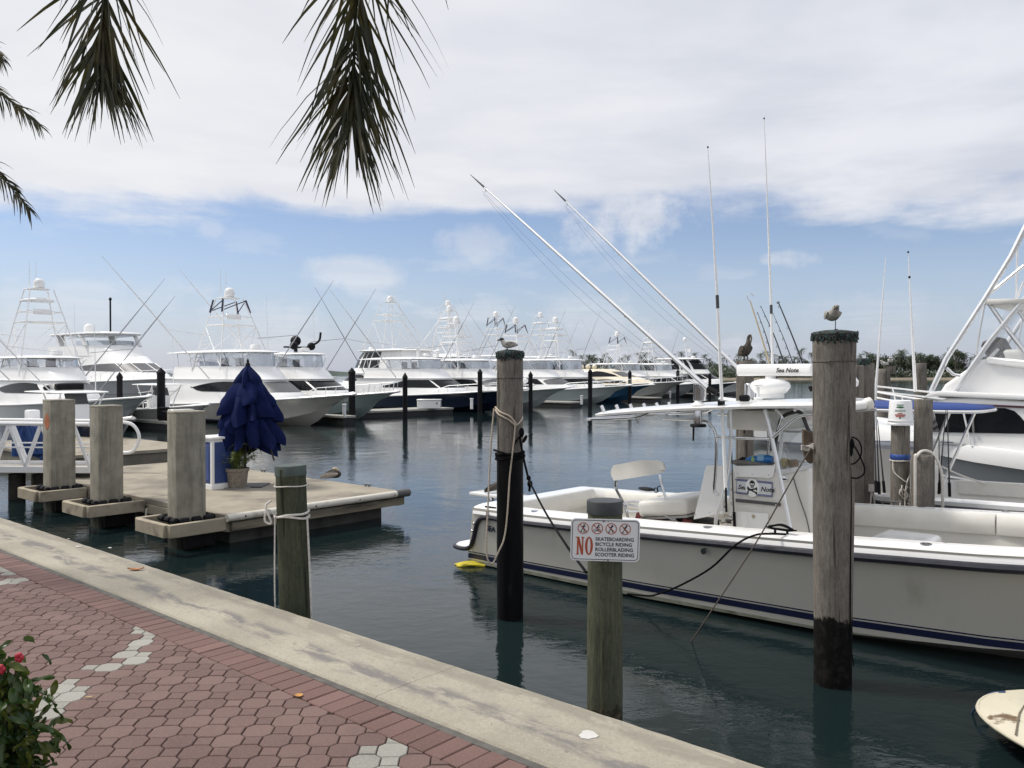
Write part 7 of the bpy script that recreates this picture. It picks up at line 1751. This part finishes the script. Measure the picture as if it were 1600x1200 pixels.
def plant_tree(kind, px, dy, sc):
    x = (px - 800) / F * 410; y = shore_y(x) + dy; x = (px - 800) / F * y
    t, c, h = (palms if kind == 'palm_tree' else broads)[rnd.randrange(4)]
    g = thing(kind, ('dark coconut palm on the island shore ' if kind == 'palm_tree' else 'dark rounded tree on the island shore ') + zone(px), 'palm tree' if kind == 'palm_tree' else 'tree', (x, y, WZ + 1.4), rnd.random() * 6.28, ('island palms ' if kind == 'palm_tree' else 'island trees ') + zone(px)); g.scale = (sc, sc, sc * rnd.uniform(.9, 1.1))
    link('trunk', t, g); link('crown', c, g)
px = 893
while px < 1275: plant_tree('palm_tree', px, rnd.uniform(11, 24), rnd.uniform(.95, 1.3)); px += rnd.uniform(8, 17)
for k in range(46): plant_tree('broadleaf_tree', 900 + 375 * (k + rnd.random()) / 46, rnd.uniform(20, 40), rnd.uniform(.62, .95))
px = 1326
while px < 1500: plant_tree('broadleaf_tree', px, rnd.uniform(12, 28), rnd.uniform(.85, 1.18)); px += rnd.uniform(3.5, 7)
for q in (1345, 1352, 1362, 1400, 1412, 1420, 1478, 1486, 1493, 1506, 1514, 1526): plant_tree('palm_tree', q, rnd.uniform(14, 30), rnd.uniform(1.0, 1.3))
for k in range(24): plant_tree('broadleaf_tree', rnd.uniform(1490, 1700), rnd.uniform(12, 30), rnd.uniform(.7, 1.0))
m = MB(); rd = random.Random(4)
for k in range(17000):
    x = rd.uniform(36, 300); y = shore_y(x) + rd.uniform(6.5, 22); s_ = rd.uniform(.3, .7); p = Vector((x, y, WZ + 1.2 + rd.uniform(0, 5.2 if x < 190 else 3.4) * rd.random() + (y - shore_y(x) - 9) * .14))
    ax = Vector((rd.gauss(0, 1), rd.gauss(0, 1), rd.gauss(0, 1))).normalized(); bx = ax.orthogonal().normalized() * s_; ax = ax * s_; m.add([p - ax, p + bx, p + ax, p - bx], [(0, 1, 2, 3)])
tag(m.build('shore_scrub', BROAD, smooth=False), 'low green scrub along the island beach', 'shrubs', kind='stuff')
# ================================================================ near palm: two fronds hang into the top of the picture
FROND = leaf_mat('palm_leaf', (.026, .034, .012), (.105, .088, .030), .36, 7, .45); RACH = M('rachis', (.055, .06, .025), .6, var=.3)
def frond_mb(path, ll, n, wd, seed, droop=.6, spread=(.25, 1.0), plum=.5, curl=.0):
    rd = random.Random(seed); P = smooth_path(path, 8); k = len(P); m = MB()
    for i in range(n):
        t = .04 + .96 * i / (n - 1); f = t * (k - 1); i0 = min(k - 2, int(f)); p = lerp(P[i0], P[i0 + 1], f - i0); d = (P[i0 + 1] - P[i0]).normalized()
        sdv = d.cross(Vector((0, 1, .2)));
        if sdv.length < .1: sdv = d.cross(Vector((1, 0, 0)))
        sdv.normalize(); nr = sdv.cross(d)
        for sg in (-1, 1):
            ang = rd.uniform(*spread) * (1 - .35 * t); tw = rd.gauss(0, plum)
            out = (sdv * sg * math.cos(tw) + nr * math.sin(tw)); v = (d * math.cos(ang) + out * math.sin(ang)).normalized()
            L = ll * (math.sin(math.pi * (.20 + .66 * t)) ** .6) * rd.uniform(.60, 1.15); w = wd * rd.uniform(.7, 1.2)
            wv = v.cross(Vector((rd.gauss(0, .6), -1, rd.gauss(0, .6)))).normalized(); q = p.copy(); vs = []; seg = 6
            g = droop * rd.uniform(.6, 1.3)
            for s_ in range(seg + 1):
                u = s_ / seg; ww = w * (min(1, u * 5 + .35)) * (1 - u ** 2.2) + .0006; vs += [q - wv * ww, q + wv * ww]; v = (v + Vector((0, 0, -g / seg)) + wv * rd.gauss(0, .03) + wv.cross(v) * rd.gauss(0, .05)).normalized(); q = q + v * L / seg
            m.add(vs, [(2 * s_, 2 * s_ + 1, 2 * s_ + 3, 2 * s_ + 2) for s_ in range(seg)])
    r = MB(); r.tube(P, [lerp(.015, .003, i / (k - 1)) for i in range(k)], 6); return m, r
pt_ = thing('palm_tree', 'palm tree overhead whose two drooping fronds hang into the top of the view', 'palm tree', (-1.5, -1.3, 0))
m = MB(); m.tube([(0, 0, 0), (.05, .05, 1.5), (.02, .1, 3.4), (0, .15, 5.0)], [.17, .13, .12, .10], 12); m.build('trunk', TRUNK, pt_)
crown = Vector((0, .15, 5.0)); O = Vector((-1.5, -1.3, 0))
def hang(pxs, Ds): return [PD(a, b, D) - O for (a, b), D in zip(pxs, Ds)]
for path, ll, n, wd, seed, nm in ((hang(((585, -420), (560, -140), (556, 0), (553, 100), (552, 150), (550, 196)), (1.9, 2.75, 3.0, 3.1, 3.15, 3.15)), .50, 150, .0056, 3, 'a'),
                                 (hang(((200, -420), (172, -150), (163, -20), (160, 40), (158, 85), (160, 122)), (2.1, 3.0, 3.25, 3.35, 3.4, 3.4)), .46, 110, .0062, 8, 'b')):
    path = [crown, crown.lerp(path[0], .5) + Vector((0, 0, .55))] + path
    fm, rm2 = frond_mb(path, ll, n, wd, seed, .50, (.40, 1.12), .75); f_ = fm.build('frond', FROND, pt_, smooth=False); rm2.build('rachis', RACH, f_)
for k in range(7):
    a = R(150 + 32 * k); path = [crown] + [crown + Vector((math.cos(a) * r_, math.sin(a) * r_, z_)) for r_, z_ in ((.6, .7), (1.3, .8), (1.9, .3), (2.3, -.5))]
    fm, rm2 = frond_mb(path, .5, 34, .012, 30 + k, .6, (.4, 1.0), .4); f_ = fm.build('frond', FROND, pt_, smooth=False); rm2.build('rachis', RACH, f_)
# second palm, outside the left edge, only tips in view
C2 = PD(-190, 150, 7.0); p2 = thing('palm_tree', 'coconut palm at the left edge with only its frond tips in view', 'palm tree', (C2.x, C2.y, 0)); O2 = Vector((C2.x, C2.y, 0))
m = MB(); m.tube([(0, 0, 0), (-.06, 0, 1.6), (0, 0, C2.z)], [.18, .13, .10], 12); m.build('trunk', TRUNK, p2)
def h2(pxs): return [Vector((0, 0, C2.z))] + [PD(a, b, 7.0 - .05 * k) - O2 for k, (a, b) in enumerate(pxs)]
for path, seed in ((h2(((-120, 95), (-60, 105), (5, 150), (62, 197))), 1), (h2(((-130, 190), (-60, 225), (0, 275), (46, 328))), 2), (h2(((-130, 60), (-70, 50), (-30, 65), (2, 92))), 3), (h2(((-250, 60), (-320, 90), (-380, 170))), 4), (h2(((-260, 20), (-300, -60), (-370, -90))), 5), (h2(((-150, 20), (-120, -70), (-60, -120))), 6)):
    fm, rm2 = frond_mb(path, .27, 84, .0055, seed, .9, (.45, .9), .12); f_ = fm.build('frond', FROND, p2, smooth=False); rm2.build('rachis', RACH, f_)
# ================================================================ hibiscus at the lower left
HIB = leaf_mat('hibiscus_leaf', (.030, .068, .016), (.10, .14, .03), .3, 9, .35); HIBY = leaf_mat('hibiscus_leaf_young', (.10, .13, .02), (.15, .15, .03), .3, 9, .35)
hb0 = PD(18, 1130, 2.05); hs = thing('hibiscus_bush', 'leafy hibiscus bush with red buds at the lower left corner', 'bush', (hb0.x, hb0.y, 0)); TWIG = M('twig', (.06, .05, .03), .8)
def leafmesh(mat, seed):
    rd = random.Random(seed); m = MB()
    def fn(u, v):
        w = .034 * math.sin(math.pi * min(.985, .04 + u * .95)) ** .8 * (1 + .08 * math.sin(u * 26)); x = u * .075; y = (v - .5) * w
        return Vector((x, y, .010 * abs(v - .5) * 2 - .25 * x * u + .003 * math.sin(u * 9 + v * 5))), Vector((0, 0, 1))
    m.grid(lambda u, v: fn(u, v)[0], 8, 4); return m.mesh('leaf', mat, smooth=True, angle=80)
LM = [leafmesh(HIB, 1), leafmesh(HIB, 2), leafmesh(HIBY, 3)]
rnd = random.Random(17); st_m = MB(); spots = []
def tgt(px, py, D): return PD(px * .8 - 22, 1200 - (1200 - py) * .93, D) - Vector((hb0.x, hb0.y, 0))
tips = [tgt(30, 1060, 2.0), tgt(58, 1030, 2.0), tgt(8, 1020, 2.05), tgt(40, 1110, 1.95), tgt(70, 1120, 2.0), tgt(45, 1012, 2.05), tgt(20, 1035, 1.98), tgt(72, 1045, 2.08), tgt(80, 1090, 2.05), tgt(50, 1075, 1.95), tgt(10, 1085, 2.0), tgt(62, 1150, 2.0), tgt(25, 1140, 1.92), tgt(-20, 1060, 2.05), tgt(-50, 1110, 2.0), tgt(50, 1195, 1.95), tgt(5, 1185, 1.9), tgt(-60, 1180, 2.0), tgt(-40, 1040, 2.15)]
for k, tp_ in enumerate(tips):
    b_ = Vector((rnd.uniform(-.06, .06), rnd.uniform(-.06, .06), 0)); pth = smooth_path([b_, lerp(b_, tp_, .5) + Vector((rnd.uniform(-.05, .05), rnd.uniform(-.05, .05), .03)), tp_], 6); st_m.tube(pth, [lerp(.008, .0025, i / 12) for i in range(13)], 5)
    for j in range(84):
        i = rnd.randrange(4, 13); spots.append(pth[i] + Vector((rnd.gauss(0, .034), rnd.gauss(0, .034), rnd.gauss(0, .03))))
st_m.build('stem', TWIG, hs)
for k, p in enumerate(spots):
    o = link('leaf', LM[2] if rnd.random() < .22 else LM[k % 2], hs, p, (rnd.gauss(0, .5), rnd.uniform(-.3, 1.0), rnd.random() * 6.28)); o.scale = [rnd.uniform(.40, .80)] * 3
RED = M('petal_red', (.42, .02, .04), .5, var=.2)
for px, py in ((66, 1014), (30, 1034)):
    p = tgt(px, py, 1.97); m = MB()
    for j in range(5): m.ell(p + Vector((.006 * math.cos(j * 1.26), -.002, .006 * math.sin(j * 1.26))), (.006, .005, .007), 8, 6)
    m.build('flower', RED, hs)
# ================================================================ small pieces go under the part they sit on
HOSTS = {'side_window': ('house', 'flybridge'), 'windshield': ('house', 'flybridge'), 'windshield_mullion': ('house',), 'mullion': ('side_window',), 'trim_line': ('house',), 'coaming': ('flybridge',),
         'tower_platform': ('tower_frame',), 'tower_console': ('tower_frame',), 'tower_sunshade': ('tower_frame',), 'tower_top': ('tower_frame',), 'helm_seat': ('flybridge',), 'bridge_enclosure': ('bridge_frame',),
         'outrigger_tip': ('outrigger',), 'line_guide': ('outrigger',), 'outrigger_line': ('outrigger',), 'outrigger_joint': ('outrigger',), 'antenna_ferrule': ('antenna',), 'antenna_tip': ('antenna',), 'antenna_clamp': ('antenna',),
         'outrigger_mount': ('outrigger_base',), 'mount_socket': ('outrigger_base',), 'mount_handle': ('outrigger_base',), 'console_wing': ('console',), 'console_flange': ('console',), 'windshield_trim': ('console',), 'console_door': ('console',),
         'latch': ('console', 'box_body'), 'vent': ('console',), 'seam': ('console',), 'name_board': ('console',), 'name_panel': ('console',), 'name_medallion': ('console',), 'skull_emblem': ('console',), 'skull_face': ('console',), 'fine_print': ('console',), 'shadow_gap': ('console',),
         'windscreen': ('console',), 'lid_rim': ('engine_box_lid',), 'engine_part': ('engine',), 'lid': ('box_body',), 'drain_hole': ('waler',), 'drain_pipe': ('waler',), 'bumper_cap': ('bumper',), 'fitting': ('bumper',), 'roller': ('pile_guide',), 'guide_shade_float': ('pile_guide',),
         'hook_': ('x',), 'beak': ('head', 'body'), 'eye': ('head', 'body'), 'crown': ('body',), 'head_cap': ('body',), 'hull_line': ('hull',), 'boot_stripe': ('hull',), 'waterline_stripe': ('hull',), 'pin_stripe': ('hull',), 'bottom_paint': ('hull',), 'spray_rail': ('hull',), 'exhaust_outlet': ('hull',), 'drain_fitting': ('hull',),
         'bolt': ('plate',), 'label_print': ('bucket_body',), 'rim': ('bucket_body',), 'top_hem': ('t_top',), 'rocket_launcher': ('t_top',), 'pile_top': ('shaft',), 'painted_patch': ('shaft',), 'stencil': ('shaft',), 'saucer': ('pot',), 'door': ('panel',), 'rib': ('canopy_tier',), 'finial': ('pole',), 'guide': ('blank',), 'reel': ('blank',), 'grip': ('blank',), 'nozzle': ('bottle_body',), 'label_patch': ('bottle_body',)}
def split_loose(o):
    """small fittings modelled together become one object each"""
    me = o.data; n = len(me.vertices); par = list(range(n))
    def find(i):
        while par[i] != i: par[i] = par[par[i]]; i = par[i]
        return i
    for p in me.polygons:
        v = p.vertices; r = find(v[0])
        for k in v[1:]: par[find(k)] = r
    comp = {}
    for p in me.polygons: comp.setdefault(find(p.vertices[0]), []).append(p)
    if len(comp) < 2: return
    nm = o.name.split('.')[0]; new = []
    for ps_ in comp.values():
        idx = {}; vs = []; fs = []
        for p in ps_:
            f = []
            for v in p.vertices:
                if v not in idx: idx[v] = len(vs); vs.append(me.vertices[v].co[:])
                f.append(idx[v])
            fs.append(f)
        m2 = bpy.data.meshes.new(nm); m2.from_pydata(vs, [], fs); m2.polygons.foreach_set('use_smooth', [True] * len(fs)); m2.set_sharp_from_angle(angle=R(40)); m2.materials.append(me.materials[0]); new.append(m2)
    o.data = new[0]
    for m2 in new[1:]:
        c = link(nm, m2, o.parent); c.location = o.location; c.rotation_euler = o.rotation_euler
for o in list(ORDER):
    try: nm = o.name.split('.')[0]
    except ReferenceError: continue
    if nm in ('knot', 'bolt', 'fitting', 'drain_hole', 'screw', 'rod_holder', 'satellite_dome', 'roller', 'bag', 'drain_fitting', 'line_guide', 'flower') and o.parent: split_loose(o)
base_name = lambda o: o.name.split('.')[0]
last = {}
for o in ORDER:
    try: p = o.parent
    except ReferenceError: continue
    if p is None or p.type != 'EMPTY': continue
    nm = base_name(o)
    if nm == 'crown' and 'palm' in p.name or nm == 'crown' and 'tree' in p.name: continue
    hs = HOSTS.get(nm)
    if hs:
        c = [last[(p.name, h)] for h in hs if (p.name, h) in last]
        if c: o.parent = max(c, key=lambda q: q[0])[1]; continue
    if o.location.length < 1e-6 and Vector(o.rotation_euler).length < 1e-6: last[(p.name, nm)] = (len(last), o)
